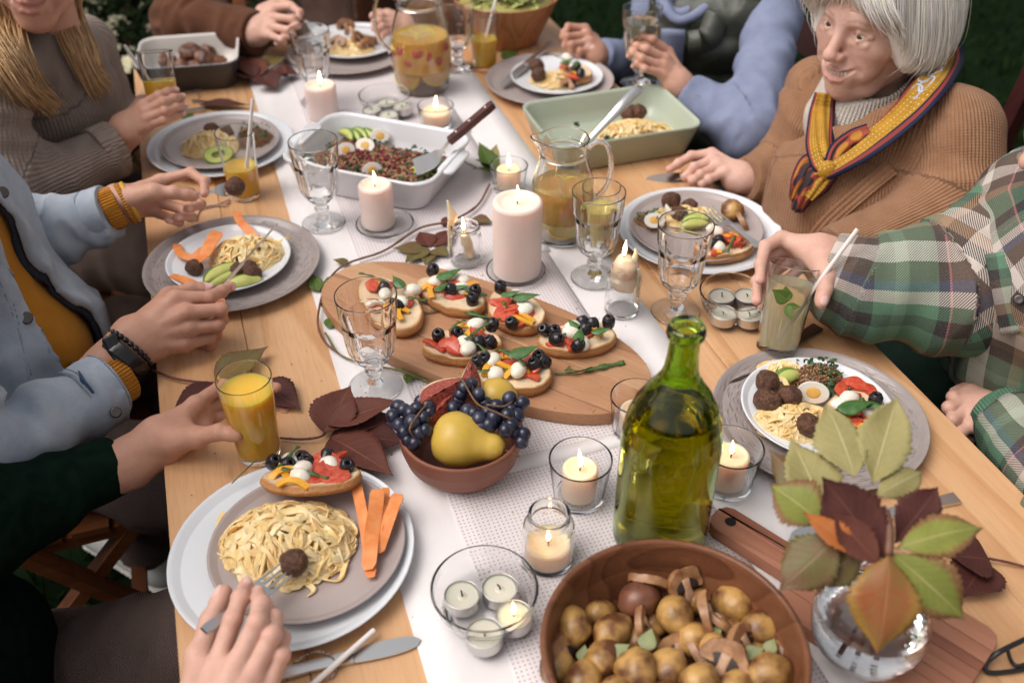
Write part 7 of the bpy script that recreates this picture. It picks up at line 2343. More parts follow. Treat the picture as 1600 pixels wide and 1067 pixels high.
# ---- heads
def head_fn(o, f, up, s=1.0, age=0.0, smile=1.0, detail=True, neck=None):
 f = nrm(f); r = nrm(np.cross(f, up)); u = np.cross(r, f)
 R = np.stack([r, f, u], 1)          # local x right, y forward, z up
 E = lambda c, rr: ell(c, rr)
 ops = [('u', E((0, -.012, .032), (.074, .094, .092)), 0), ('u', E((0, .030, -.020), (.060, .062, .078)), .03),
   ('u', E((0, .030, .045), (.062, .064, .055)), .03),
   ('u', E((0, .068, -.092), (.022, .019, .018)), .035), ('u', cap((-.044, .0, -.070), (0, .062, -.094), .020, .018), .03), ('u', cap((.044, .0, -.070), (0, .062, -.094), .020, .018), .03)]
 for sx in (-1, 1):
  ops += [('u', E((sx * .042, .062, -.018 + .004 * smile), (.025, .022, .021)), .026), ('u', E((sx * .036, .066, -.050), (.019, .019, .020)), .02)]
 ops += [('u', cap((-.030, .082, .034), (.030, .082, .034), .011, .011), .016)]
 for sx in (-1, 1): ops += [('s', E((sx * .0315, .103, .0145), (.0205, .018, .0130)), .010)]
 if detail:
  for sx in (-1, 1):
   e = V3(sx * .0315, .0770, .0140)
   for k, zz, rr in ((0, .0076, .0026), (1, -.0078, .0022)):     # lids
    a = e + V3(-sx * .0168, .0070, -.001); b = e + V3(sx * .0178, .0025, .001); mid = e + V3(0, .0130, zz)
    ops += [('u', cap(a, mid, .0022, rr), .004), ('u', cap(mid, b, rr, .0024), .004)]
   if age:
    ops += [('u', cap(e + V3(-sx * .012, .0105, -.015), e + V3(sx * .014, .008, -.013), .0016, .0018), .010)]
 ops += [('u', cap((0, .088, .022), (0, .112, -.018), .0075, .0100), .012), ('u', E((0, .1125, -.0225), (.0115, .0115, .0100)), .006)]
 for sx in (-1, 1):
  ops += [('u', E((sx * .0125, .1015, -.0265), (.0085, .0105, .0080)), .006), ('s', E((sx * .0062, .1060, -.0345), (.0042, .0060, .0030)), .003)]
 # mouth mound, lips
 ops += [('u', E((0, .083, -.060), (.030, .013, .021)), .02)]
 cz = -.0535 + .0075 * smile; cxm = .0245 + .007 * smile
 for sx in (-1, 1):
  ops += [('u', cap((0, .1005, -.0515), (sx * .012, .0985, -.0520), .0032, .0034), .005), ('u', cap((sx * .012, .0985, -.0520), (sx * cxm, .084, cz), .0034, .0020), .005),
    ('u', cap((0, .0985, -.0685 - .002 * smile), (sx * .012, .0965, -.0670 - .001 * smile), .0042, .0040), .006), ('u', cap((sx * .012, .0965, -.0670), (sx * cxm, .084, cz), .0040, .0020), .006)]
 gap = .0018 + .0054 * smile
 for sx in (-1, 1):
  ops += [('s', cap((0, .1045, -.0595), (sx * .014, .1010, -.0590), gap, gap * .9), .002), ('s', cap((sx * .014, .1010, -.0590), (sx * cxm, .0865, cz), gap * .9, .0010), .002)]
  if smile: ops += [('s', cap((sx * .0200, .1015, -.0290), (sx * (cxm + .0095), .0905, -.050), .0012, .0014), .014), ('s', cap((sx * (cxm + .0095), .0905, -.050), (sx * (cxm + .008), .086, -.068), .0012, .0006), .014)]
  if age:
   for k in range(0):
    a0 = V3(sx * .0500, .0770, .015 - .004 * (k - 1)); ops += [('s', cap(a0, a0 + V3(sx * .014, -.018, .008 - .010 * k), .0005, .0003), .008)]
   for k in range(0):
    a0 = V3(sx * (.046 + .007 * k), .0815 - .006 * k, -.030); ops += [('s', cap(a0, a0 + V3(sx * .002, -.011, -.036), .0012, .0008), .014)]
   ops += [('s', cap(V3(sx * .018, .1005, .0000), V3(sx * .040, .0935, -.006), .0007, .0005), .004)]
   ops += [('u', E((sx * .034, .045, -.093), (.016, .020, .014)), .02)]
  ops += [('u', E((sx * .0740, -.008, .002), (.010, .019, .031)), .006), ('s', E((sx * .082, -.003, .004), (.005, .010, .018)), .006)]
 if age:
  for k in range(3): ops += [('s', cap((-.030, .0930 - .006 * k, .052 + .011 * k), (.030, .0930 - .006 * k, .052 + .011 * k), .0004, .0004), .004)]
 ops += [('u', cap((0, -.022, -.06), (0, -.030, -.17), .050, .053), .03)]
 lf = combine(ops)
 o = np.asarray(o, float)
 def fn(p):
  q = ((p - o) @ R) / s
  d = lf(q) * s
  return d - .0003 * age * vnoise(p, .008, 9)
 def at(v):
  q = ((v - o) @ R) / s
  x = np.abs(q[:, 0])
  # lips follow the mouth line
  zc = np.interp(x, [0, .012, cxm], [-.0595, -.0592, cz])
  up_ = np.interp(x, [0, .006, .012, cxm], [-.0468, -.0455, -.0475, cz + .001]); lo_ = np.interp(x, [0, .012, cxm], [-.0755, -.0730, cz - .001])
  lip = ((q[:, 2] < up_) & (q[:, 2] > lo_) & (x < cxm) & (q[:, 1] > .080)).astype(float)
  bz = np.interp(x, [.014, .030, .050], [.0365, .0415, .0345])
  brow = np.clip(1 - np.abs(q[:, 2] - bz) / .0040, 0, 1) * ((x > .013) & (x < .050) & (q[:, 1] > .055)) * (.45 if age else .8)
  red = np.maximum(np.clip(1 - np.linalg.norm(q - V3(0, .11, -.02), axis=1) / .022, 0, 1), .8 * np.clip(1 - np.linalg.norm(np.stack([x, q[:, 1], q[:, 2]], 1) - V3(.042, .075, -.022), axis=1) / .032, 0, 1))
  return dict(lip=lip * .55, brow=brow, red=red, nail=np.zeros(len(v)))
 return fn, at, R
def eye_parts(parent, o, R, s, look=(0, 1, -.15)):
 for sx in (-1, 1):
  c = o + R @ (V3(sx * .0315, .0775, .0140) * s)
  v, f = ico(3); m = M(); m.add(v * .0122 * s + c, f); e = m.build('eye', EYE, parent)
  d = R @ nrm(look); Q = np.stack([nrm(np.cross([0, 0, 1], d)), np.cross(d, nrm(np.cross([0, 0, 1], d))), d], 1)
  v, f = lathe([(0, .01235), (.0022, .0122), (.0048, .0114), (.0052, .0109)], 24); m = M(); m.add(v * s @ Q.T + c, f[:24 * 3] if False else f); m.build('iris', IRIS, e)
  v, f = lathe([(0, .01275), (.0012, .0127), (.0020, .0125)], 18); m = M(); m.add(v * s @ Q.T + c, f); m.build('pupil', K_BLACK, e)
EYE = simple('eye_white', (.74, .70, .67), rough=.1)
IRIS = simple('brown_iris', (.10, .055, .03), (.16, .09, .05), vs=400, rough=.08)
TEETH = simple('teeth', (.62, .55, .44), (.68, .61, .50), vs=200, rough=.2)
def teeth(parent, o, R, s):
 m = M()
 for k in range(-4, 4):
  x = (k + .5) * .0058
  y = .0955 - 9.0 * x * x
  v, f = box(.0053, .004, .0095, (x, y, -.0585 + 4 * x * x), .001)
  m.add((v * s) @ R.T + o, f)
 return m.build('teeth', TEETH, parent)
def head(person_, o, f, up, mat, s=1.0, h=.003, age=0.0, smile=.3, detail=False, name='head'):
 fn, at, R = head_fn(o, f, up, s, age, smile, detail)
 o = np.asarray(o, float)
 c = o + R @ V3(0, 0, -.02)
 b = sdf_obj(name, mat, fn, c - .165 * s, c + .165 * s, h, person_, at, smooth=1)
 return b, R
def strands(parent, guides, n, mat, seed, rad=.0011, spread=.006, tint=(.75, 1.2), name='hair', seg=14, sides=4):
 """hair: many fine tapered strands blended between neighbouring guide curves"""
 r = rng(seed); m = M()
 G = [curve(g, seg) for g in guides]
 for _ in range(n):
  k = r.uniform(0, len(G) - 1); i = int(min(k, len(G) - 2)); t = k - i
  p = G[i] * (1 - t) + G[i + 1] * t
  off = r.normal(0, spread, 3); ww = np.linspace(.35, 1.0, seg)[:, None]
  wob = np.stack([r.normal(0, 1) * np.sin(np.linspace(0, r.uniform(2, 6), seg) + r.uniform(0, 6)) for _ in range(3)], 1) * spread * .35
  p = p + off * ww + wob * ww
  e = r.uniform(.86, 1.0); p = curve(p[:max(4, int(seg * e))], seg)
  v, f, _ = tube(p, rad * np.array([.7] + [1] * (seg - 4) + [.8, .5, .15]), sides, caps=False)
  m.add(v, f, np.array([1, 1, 1]) * r.uniform(*tint) * np.array([1, r.uniform(.94, 1.03), r.uniform(.88, 1.05)]))
 return m.build(name, mat, parent)
def plain_head(t, hc, f, mat, hair):
 hc = np.asarray(hc, float)
 b, R = head(t, hc, f, (0, 0, 1), mat, 1.0, .003, 0, .3, True, 'body'); eye_parts(t, hc, R, 1.0)
 lf = combine([('u', ell((0, -.018, .042), (.088, .106, .102)), 0), ('u', ell((0, -.07, -.02), (.070, .045, .07)), .04), ('s', ell((0, .112, -.02), (.078, .085, .088)), .01), ('s', ell((0, .02, -.085), (.09, .08, .07)), .01)])
 hv = sdf_obj('hair', hair, lambda p: lf((p - hc) @ R) + .003 * np.abs(vnoise(((p - hc) @ R) * np.array([1, .4, .4]), .010, 4)), hc - .17, hc + .17, .004, t)
 a = hv.data.color_attributes.new('Col', 'FLOAT_COLOR', 'POINT'); a.data.foreach_set('color', np.ones(4 * len(hv.data.vertices)))
# ---- the white-haired woman
def old_woman():
 t = person('white-haired smiling woman in a camel cardigan with a mustard chain scarf', None)
 f = nrm(V3(-.80, -.58, -.13)); up = nrm(V3(-.02, -.06, 1))
 s = .97
 Rm = np.stack([nrm(np.cross(f, up)), f, np.cross(nrm(np.cross(f, up)), f)], 1)
 o = D(1318, 47, 1.56) - Rm @ (V3(0, .088, .014) * s)
 b, R = head(t, o, f, up, SKIN_O, s, .0017, 1.0, 1.0, True, 'body')
 eye_parts(t, o, R, s, (-.05, 1, -.22)); teeth(t, o, R, s)
 L = lambda x, y, z: o + R @ (V3(x, y, z) * s)
 # hair volume then strands over it
 ops = [('u', ell((0, -.022, .040), (.093, .110, .104)), 0), ('u', ell((-.082, -.012, -.010), (.026, .062, .056)), .03), ('u', ell((.082, -.014, -.012), (.028, .066, .060)), .03), ('u', ell((0, -.080, -.030), (.072, .045, .066)), .04),
   ('s', ell((0, .105, -.030), (.073, .085, .098)), .008), ('s', ell((0, .0, -.118), (.078, .078, .062)), .01)]
 lf = combine(ops)
 def hf(p):
  q = ((p - o) @ R) / s
  return (lf(q) + .0035 * np.abs(vnoise(q * np.array([1, 1, .25]), .012, 4)) - .001) * s
 def hat(v): return {}
 hv = sdf_obj('hair', HAIR_W, hf, o - .2, o + .2, .003, t)
 a = hv.data.color_attributes.new('Col', 'FLOAT_COLOR', 'POINT'); a.data.foreach_set('color', np.tile([1, 1, 1, 1.0], len(hv.data.vertices)))
 gd = []
 part = (-.022, .035, .142)
 for ph in np.linspace(-2.75, 2.75, 34):      # angle from the face direction, over the left and right
  sx, cx_ = math.sin(ph), math.cos(ph)
  ed = abs(ph)
  low = (-.054 - .014 * math.sin(ph * 7)) if ed > 1.15 else (-.036 if ed > .95 else None)
  rx, ry = .100, .116
  base = V3(rx * sx, -.022 + ry * cx_, 0)
  if low is None:
   # fringe swept to the sides
   d = 1 if ph > -.25 else -1
   e = V3(d * (.074 + .01 * ed), .055, .030 if d < 0 else .012)
   g = [V3(*part), V3(part[0] * .6 + base[0] * .5, .075, .132), V3(base[0] * .75 + d * .015, .098, .095), V3(base[0] * .6 + d * .045, .092, .062), e]
  else:
   g = [V3(part[0] * .8, part[1] * .5 - .02, .147), V3(base[0] * .62, -.022 + ry * cx_ * .62 + .003, .128), V3(base[0] * .98, base[1], .06), V3(base[0] * 1.10, base[1] * 1.02, -.01), V3(base[0] * 1.04, base[1] * 1.0 + .004, low * .75), V3(base[0] * .86, base[1] * .88 + .008, low - .012)]
  gd.append([L(*q) for q in g])
 strands(t, gd, 2800, HAIR_W, 3, .0008, .0056, (.72, 1.12), 'hair_strands', 14, 4)
 strands(t, gd, 260, HAIR_W, 4, .0005, .013, (.9, 1.1), 'loose_strands', 14, 3)
 # turtle neck
 na, nb = L(0, -.012, -.10), L(0, .012, -.185)
 nd = nrm(nb - na); tl = nrm(-nd * .85 + R[:, 1] * .42)
 tf = combine([('u', cap(na - nd * .03, nb, .066, .086), 0), ('s', cap(na - nd * .09, nb + nd * .01, .0585, .066), .004), ('i', lambda p: (p - L(0, -.01, -.098)) @ tl, .004)])
 def tn(p):
  return tf(p) - .003 * vnoise(p, .04, 2)
 tat = lambda v: dict(su=(v - na) @ nd, sv=np.arctan2((v - na) @ R[:, 0], (v - na) @ np.cross(nd, R[:, 0])) * .075)
 sdf_obj('turtleneck', K_CREAM, tn, na - .16, na + .14, .003, t, tat)
 # cardigan
 sh_n, sh_f = D(1478, 205, 1.58), D(1283, 150, 1.80)
 ch = D(1345, 285, 1.69); be = D(1325, 400, 1.76); pe = D(1330, 520, 1.86)
 ops = [('u', cap(sh_n, sh_f, .072, .068), 0), ('u', ell(ch, (.155, .14, .12)), .07), ('u', ell(be, (.155, .15, .13)), .08), ('u', ell(pe, (.17, .17, .11)), .08), ('u', cap((sh_n + sh_f) / 2 + V3(.01, .03, .0), L(0, -.03, -.10), .075, .060), .05),
   ('s', cap(L(0, .10, -.24), L(0, .0, -.09), .075, .098), .025)]
 torso('cardigan', K_TAN, ops, [pe, be, ch, (sh_n + sh_f) / 2], t, 3, .0055, .0045, .06)
 fns = [FN['last'], tn]
 el_n = D(1462, 350, 1.60)
 sleeve('sleeve', K_TAN, [(1487, 212, 1.575), (1490, 330, 1.57), (1310, 405, 1.55)], (.076, .070, .05), t, 5, .0055, .005, .05, .05, gscale=.08)
 fns.append(FN['last'])
 sl, P = sleeve('sleeve', K_TAN, [(1278, 165, 1.80), (1228, 290, 1.84), (1165, 282, 1.80)], (.068, .060, .042), t, 7, .005, .005, .045, .05, gscale=.07)
 cuff_ring('cuff', K_TAN, P[-1], P[-1] - P[-2], .040, .022, .004, t, .018, ribs=26)
 # cardigan front edge band and seam
 q = curve(drop([(1392, 262), (1345, 300), (1290, 350), (1258, 395)], fns, .004), 24)
 v, f = ribbon(q, .026, .006, up=nrm(CAM - ch)); m = M(); m.add(v, f, uv=np.stack([np.repeat(np.linspace(.01, .2, 24), 4), np.tile([0, .02, .02, 0], 24)], 1)); m.build('front_band', K_TAN, t, sharp=50)
 hand(t, dict(wrist=[(1160, 280, 1.80)], index=[(1112, 240, 1.83), (1080, 244, 1.825), (1060, 256, 1.82), (1046, 265, 1.815)],
  middle=[(1115, 250, 1.81), (1085, 262, 1.795), (1072, 276, 1.80), (1085, 284, 1.81)], ring=[(1122, 260, 1.795), (1095, 272, 1.78), (1083, 282, 1.79), (1098, 287, 1.80)],
  pinky=[(1132, 270, 1.785), (1108, 280, 1.775), (1098, 287, 1.785), (1110, 290, 1.795)], thumb=[(1145, 268, 1.84), (1115, 262, 1.85), (1090, 268, 1.845), (1068, 275, 1.835)]),
  [(1185, 283, 1.81), (1215, 288, 1.83)], SKIN_O, .98, .0018, 1.0)
 leg(t, TROUSER_D, pe + V3(-.02, -.10, -.05), T(.50, .86, -.22), T(.50, .88, -.70), seed=3); leg(t, TROUSER_D, pe + V3(-.05, .10, -.05), T(.70, .86, -.22), T(.70, .88, -.70), seed=4)
 # the scarf: one band round the neck crossing in front, with hanging ends
 sc = thing('scarf', 'mustard silk scarf with white dots, grey chains and navy border', 'scarf', (0, 0, 0))
 def band(nm, pts, wd, tw, n=60, mat=None, u0=0.0, bulge=.010):
  q = curve(drop(pts, fns, .022), n); tt, u_, b_ = frames(q, nrm(CAM - o))
  twv = np.interp(np.linspace(0, 1, n), np.linspace(0, 1, len(tw)), tw)
  u2 = u_ * np.cos(twv)[:, None] + b_ * np.sin(twv)[:, None]; b2 = b_ * np.cos(twv)[:, None] - u_ * np.sin(twv)[:, None]
  wv = np.interp(np.linspace(0, 1, n), np.linspace(0, 1, len(wd)), wd)
  cross = np.linspace(-1, 1, 15); Lq = np.concatenate([[0], np.cumsum(np.linalg.norm(np.diff(q, axis=0), axis=1))]) + u0
  v = q[:, None] + b2[:, None] * (cross[None, :, None] * wv[:, None, None] / 2) + u2[:, None] * ((1 - cross ** 2) * bulge)[None, :, None]
  v = v + u2[:, None] * (.0030 * np.sin(cross[None] * 9 + Lq[:, None] * 22) * (1 - cross[None] ** 4))[..., None]
  uv = np.stack([np.repeat(Lq + 1e-4, 15), np.tile(cross, n)], 1)
  v2, f2, uv2 = thick(v.reshape(-1, 3), grid_faces(n, 15), uv, .0012)
  m = M(); m.add(v2, f2, uv=uv2); return m.build(nm, mat or SCARF, sc)
 band('neck_band', [(1460, 55, 1.66, .0), (1472, 95, 1.62, .01), (1446, 142, 1.56, .024), (1404, 189, 1.515, .028), (1350, 233, 1.5, .028), (1308, 260, 1.50), (1290, 272, 1.505)], [.06, .066, .072, .072, .062, .045, .032], [0, -.1, .05, .15, .1, 0, 0], u0=.0)
 band('far_fold', [(1290, 146, 1.66), (1284, 180, 1.62), (1281, 225, 1.60), (1287, 255, 1.58), (1297, 270, 1.515)], [.034, .042, .044, .040, .026], [0, 0, 0, 0, 0], u0=.9)
 band('inner_fold', [(1360, 218, 1.535), (1335, 225, 1.525), (1312, 240, 1.520), (1300, 262, 1.512)], [.05, .045, .04, .03], [.2, .1, 0, 0], u0=1.4, mat=SCARF_D)
 band('hanging_end', [(1297, 268, 1.505), (1275, 278, 1.52), (1260, 300, 1.545), (1245, 328, 1.575)], [.03, .042, .034, .020], [.2, .3, .2, 0], u0=2.0, mat=SCARF_D)
 band('hanging_end', [(1290, 262, 1.512), (1266, 258, 1.54), (1250, 285, 1.57), (1240, 310, 1.60)], [.03, .036, .03, .015], [-.3, -.2, 0, 0], u0=2.6, mat=SCARF_D)
 band('hanging_end', [(1295, 270, 1.500), (1280, 290, 1.515), (1264, 310, 1.54)], [.03, .032, .018], [.0, .1, 0], u0=.55)
 v, f = ico(3); kp = drop([(1293, 266)], fns, .028)[0]; m = M(); m.add(v * V3(.016, .014, .016) + kp, f, uv=np.stack([v[:, 0] * .02 + .5, v[:, 1] * .5], 1)); m.build('knot', SCARF, sc)
def scarf_mat(name, main, dark):
 m, nt, b = _new(name)
 su = attr(nt, 'su'); sv = attr(nt, 'sv')
 cb = nt.nodes.new('ShaderNodeCombineXYZ'); nt.links.new(su, cb.inputs[0]); nt.links.new(math_(nt, 'MULTIPLY', sv, .04), cb.inputs[1])
 P1 = 2 * PI / .0135
 dots = math_(nt, 'MULTIPLY', math_(nt, 'SINE', math_(nt, 'MULTIPLY', math_(nt, 'ADD', su, math_(nt, 'MULTIPLY', sv, .04)), P1)), math_(nt, 'SINE', math_(nt, 'MULTIPLY', math_(nt, 'SUBTRACT', su, math_(nt, 'MULTIPLY', sv, .04)), P1)))
 c = mix(nt, ramp(nt, noise(nt, coords(nt), 40, 3), [(.3, 0.0), (.7, 1.0)]), main, tuple(x * .75 for x in main))
 c = mix(nt, ramp(nt, dots, [(.72, 0.0), (.85, 1.0)]), c, (.62, .50, .25))
 # chain of interlocked ovals down the band
 cell = math_(nt, 'SUBTRACT', math_(nt, 'FRACT', math_(nt, 'MULTIPLY', su, 1 / .058)), .5)
 for off, ex, ey in ((0.0, .46, .30), (0.5, .46, .30)):
  cc = cell if off == 0 else math_(nt, 'SUBTRACT', math_(nt, 'FRACT', math_(nt, 'ADD', math_(nt, 'MULTIPLY', su, 1 / .058), .5)), .5)
  y = math_(nt, 'SUBTRACT', sv, -.05 if off == 0 else .22)
  e = math_(nt, 'SQRT', math_(nt, 'ADD', math_(nt, 'POWER', math_(nt, 'DIVIDE', cc, ex), 2.0), math_(nt, 'POWER', math_(nt, 'DIVIDE', y, ey), 2.0)))
  ringm = ramp(nt, e, [(.70, 0.0), (.74, 1.0), (.98, 1.0), (1.02, 0.0)])
  ringc = ramp(nt, e, [(.72, (.16, .19, .27)), (.80, (.52, .56, .64)), (.92, (.58, .60, .66)), (1.0, (.16, .19, .27))])
  if dark == 0:
   on = ramp(nt, su, [(.09, 0.0), (.095, 1.0), (.235, 1.0), (.24, 0.0)], 'LINEAR')
   c = mix(nt, math_(nt, 'MULTIPLY', ringm, on), c, ringc)
 if dark:
  st = ramp(nt, noise(nt, cb.outputs[0], 26, 1), [(.0, (.012, .014, .035)), (.50, (.012, .014, .035)), (.52, (.30, .05, .04)), (.58, (.30, .05, .04)), (.60, (.42, .19, .03)), (.70, (.42, .19, .03)), (.72, (.50, .42, .34))], 'CONSTANT')
  c = mix(nt, .92, c, st)
 edge = ramp(nt, math_(nt, 'ADD', math_(nt, 'MULTIPLY', sv, .5), .5), [(.0, (.30, .055, .045)), (.07, (.30, .055, .045)), (.075, 0.0), (1.0, 0.0)], 'CONSTANT')
 lowm = ramp(nt, math_(nt, 'ADD', math_(nt, 'MULTIPLY', sv, .5), .5), [(.0, 1.0), (.20, 0.0)], 'CONSTANT')
 c = mix(nt, lowm, c, ramp(nt, math_(nt, 'ADD', math_(nt, 'MULTIPLY', sv, .5), .5), [(.0, (.012, .016, .04)), (.10, (.26, .04, .035)), (.17, (.012, .016, .04))], 'CONSTANT'))
 him = ramp(nt, math_(nt, 'ADD', math_(nt, 'MULTIPLY', sv, .5), .5), [(.0, 0.0), (.86, 1.0)], 'CONSTANT')
 c = mix(nt, him, c, ramp(nt, math_(nt, 'ADD', math_(nt, 'MULTIPLY', sv, .5), .5), [(.0, (.30, .05, .04)), (.93, (.012, .016, .04))], 'CONSTANT'))
 nt.links.new(c, b.inputs['Base Color']); setp(b, rough=.6, spec=.15)
 bump(nt, b, noise(nt, coords(nt), 700, 2), .12, .0006)
 return m
SCARF = scarf_mat('mustard_scarf', (.46, .235, .022), 0)
SCARF_D = scarf_mat('scarf_border_print', (.46, .235, .022), 1)
old_woman()

# ---- the person in the denim jacket
def denim_man():
 t = person('person in a bleached denim jacket over an ochre sweater lifting a meatball', None)
 pe, be, ch = D(-25, 675, 1.62), D(0, 560, 1.545), D(-140, 385, 1.43)
 shn, shf = D(-330, 430, 1.14), D(-190, 262, 1.46)
 base = [('u', ell(pe, (.15, .17, .11)), 0), ('u', ell(be, (.140, .155, .13)), .08), ('u', ell(ch, (.135, .17, .15)), .08), ('u', cap(shn, shf, .075, .07), .06)]
 torso('sweater', K_ORANGE, base, [pe, be, ch, (shn + shf) / 2], t, 11, .006, .005, .08)
 # jacket: an open shell. The opening is the wedge between the two front edges
 axis = nrm(ch - pe)
 def wedge(px1, px2):
  c = be
  e1 = D(*px1) - c; e2 = D(*px2) - c
  n1 = nrm(np.cross(axis, e1)); n2 = nrm(np.cross(axis, e2))
  if np.dot(n1, e2) < 0: n1 = -n1
  if np.dot(n2, e1) < 0: n2 = -n2
  return lambda p: np.minimum((p - c) @ n1 + .012 * vnoise(p, .16, 4), (p - c) @ n2 + .012 * vnoise(p, .16, 6))
 wd = wedge((88, 480, 1.395), (128, 440, 1.50))
 hem = lambda p: -((p - pe) @ axis - .045)
 def shell_ops(gr): return [('u', ell(pe, np.array((.15, .17, .11)) + gr), 0), ('u', ell(be, np.array((.140, .155, .13)) + gr), .08), ('u', ell(ch, np.array((.135, .17, .15)) + gr), .08), ('u', cap(shn, shf, .075 + gr, .07 + gr), .06)]
 torso('jacket', DENIM, shell_ops(.024), [pe, be, ch, (shn + shf) / 2], t, 12, .005, .008, .06, cuts=(wd, hem), shell=.012)
 fj = FN['last']
 torso('lining', K_NAVY, shell_ops(.011), [pe, be, ch, (shn + shf) / 2], t, 12, .005, .008, .06, cuts=(lambda p: wd(p) + .003, lambda p: hem(p) + .004), shell=.0105)
 # sleeves
 sl, P = sleeve('sleeve', DENIM, [(-185, 265, 1.46), (25, 385, 1.62), (168, 330, 1.605)], (.07, .060, .041), t, 13, .0045, .009, .04, .04)
 cuff_ring('cuff', DENIM, P[-1], P[-1] - P[-2], .0425, .034, .004, t, .030, seed=2)
 cuff_ring('cuff_stripe', FADE_BLUE, P[-1], P[-1] - P[-2], .0432, .008, .003, t, .042, seed=2)
 cuff_ring('ribbed_cuff', K_ORANGE_RIB, P[-1], D(186, 322, 1.61) - P[-1], .0335, .024, .004, t, .004, ribs=40)
 fs1 = FN['last']
 sl2, P2 = sleeve('sleeve', DENIM, [(-190, 430, 1.13), (-60, 745, 1.22), (162, 605, 1.355)], (.072, .062, .044), t, 14, .0045, .010, .045, .04)
 ax2 = P2[-1] - P2[-2]; fs2 = FN['last']
 cuff_ring('cuff', DENIM, P2[-1], ax2, .0465, .044, .005, t, .036, seed=3)
 for bk in (.040, .032, -.004): cuff_ring('cuff_seam', SEAM, P2[-1], ax2, .0472, .0022, .0022, t, bk, seed=3)
 cuff_ring('cuff_seam', SEAM, P[-1], P[-1] - P[-2], .0432, .002, .002, t, .030, seed=2)
 cuff_ring('ribbed_cuff', K_ORANGE_RIB, P2[-1], ax2, .0365, .036, .005, t, .004, ribs=44)
 # indigo patch and button on the near cuff
 def on_cuff(px, py, d, R_, mat, nm, th=.003, off=.001):
  p = drop([(px, py)], [fj, fs1, fs2], off)[0]; n = nrm(CAM - p)
  u = nrm(np.cross(n, [0, 0, 1])); w = np.cross(n, u)
  v, f = lathe([(0, 0), (R_, 0), (R_ * 1.02, th * .5), (R_ * .85, th), (R_ * .5, th * .75), (0, th * .7)], 26)
  m = M(); m.add(v[:, :1] * u + v[:, 1:2] * w + v[:, 2:3] * n + p, f); m.build(nm, mat, t)
 on_cuff(181, 644, 1.318, .0075, MT['steel_dark'], 'button', off=.007);
 on_cuff(41, 497, 1.345, .0090, MT['steel_dark'], 'button'); on_cuff(4, 301, 1.27, .0085, MT['steel_dark'], 'button')
 q = curve(drop([(112, 571), (125, 588), (146, 614)], [fs2], .008), 12); v, f = ribbon(q, np.linspace(.014, .009, 12), .0015, up=nrm(CAM - q[0])); m = M(); m.add(v, f); m.build('indigo_patch', FADE_BLUE, t)
 # seams on the near front
 for pts in (((20, 470, 1.325), (38, 540, 1.345), (52, 600, 1.37)), ((-10, 400, 1.28), (30, 440, 1.335), (60, 500, 1.36), (80, 560, 1.40)), ((0, 440, 1.30), (30, 520, 1.33), (46, 600, 1.365))):
  q = drop(curve(np.array(pts, float), 40), [fj], .0006); v, f, _ = tube(q, .0011, 5); m = M(); m.add(v, f); m.build('seam', SEAM, t)
 # trousers and shoe
 leg(t, TROUSER, D(-10, 660, 1.64), D(200, 535, 1.74), T(.92, .10, -.68), seed=5)
 leg(t, WAFFLE, D(0, 700, 1.60), D(262, 745, 1.53), D(225, 850, 1.93), seed=6)
 def shoe(a, b, w=.046):
  a = np.asarray(a); b = np.asarray(b); d = nrm(b - a); sd = nrm(np.cross([0, 0, 1], d))
  fn = combine([('u', cap(a + V3(0, 0, .045), b + V3(0, 0, .030), w * .9, w * .78), 0), ('u', cap(a + V3(0, 0, .06), a + d * .08 + V3(0, 0, .075), .042, .036), .03), ('i', lambda p: -(p[:, 2] - .018), 0)])
  o = sdf_obj('shoe', SHOE, fn, np.minimum(a, b) - .09, np.maximum(a, b) + V3(.09, .09, .15), .004, t)
  fs = combine([('u', cap(a + V3(0, 0, .02), b + V3(0, 0, .02), w * .97, w * .86), 0), ('i', lambda p: p[:, 2] - .026, .003), ('i', lambda p: .002 - p[:, 2], .003)])
  sdf_obj('sole', SOLE, fs, np.minimum(a, b) - .09, np.maximum(a, b) + .09, .004, o)
  for k in range(4):
   c0 = a + d * (.075 + .022 * k) + V3(0, 0, .098 - .012 * k)
   v, f, _ = tube(curve([c0 - sd * .026 + V3(0, 0, -.008), c0, c0 + sd * .026 + V3(0, 0, -.008)], 8), .0028, 6); m = M(); m.add(v, f); m.build('lace', SOLE, o)
 shoe(W(262, 905, .03), W(150, 842, .03))
 shoe(T(.92, .02, -.75), T(.92, .24, -.75))
 # hands
 hand(t, dict(wrist=[(180, 322, 1.615)], index=[(250, 283, 1.66), (298, 270, 1.66), (320, 284, 1.645), (319, 303, 1.632)],
  middle=[(246, 298, 1.67), (297, 303, 1.675), (313, 320, 1.645), (292, 327, 1.615)], ring=[(240, 314, 1.67), (287, 328, 1.672), (298, 339, 1.645), (277, 339, 1.618)],
  pinky=[(232, 328, 1.665), (268, 342, 1.66), (279, 347, 1.64), (263, 344, 1.618)], thumb=[(205, 310, 1.60), (240, 300, 1.583), (271, 301, 1.588), (302, 307, 1.60)]),
  [(150, 335, 1.60), (110, 350, 1.60)], SKIN, 1.0, .0016)
 for r_, bk, nm in ((.0345, -.034, 'wristband'), (.0350, -.026, 'wristband')):
  cuff_ring(nm, YELLOW_BAND if bk < -.03 else K_ORANGE_RIB, P[-1], D(190, 321, 1.612) - P[-1], r_, .007, .002, t, bk)
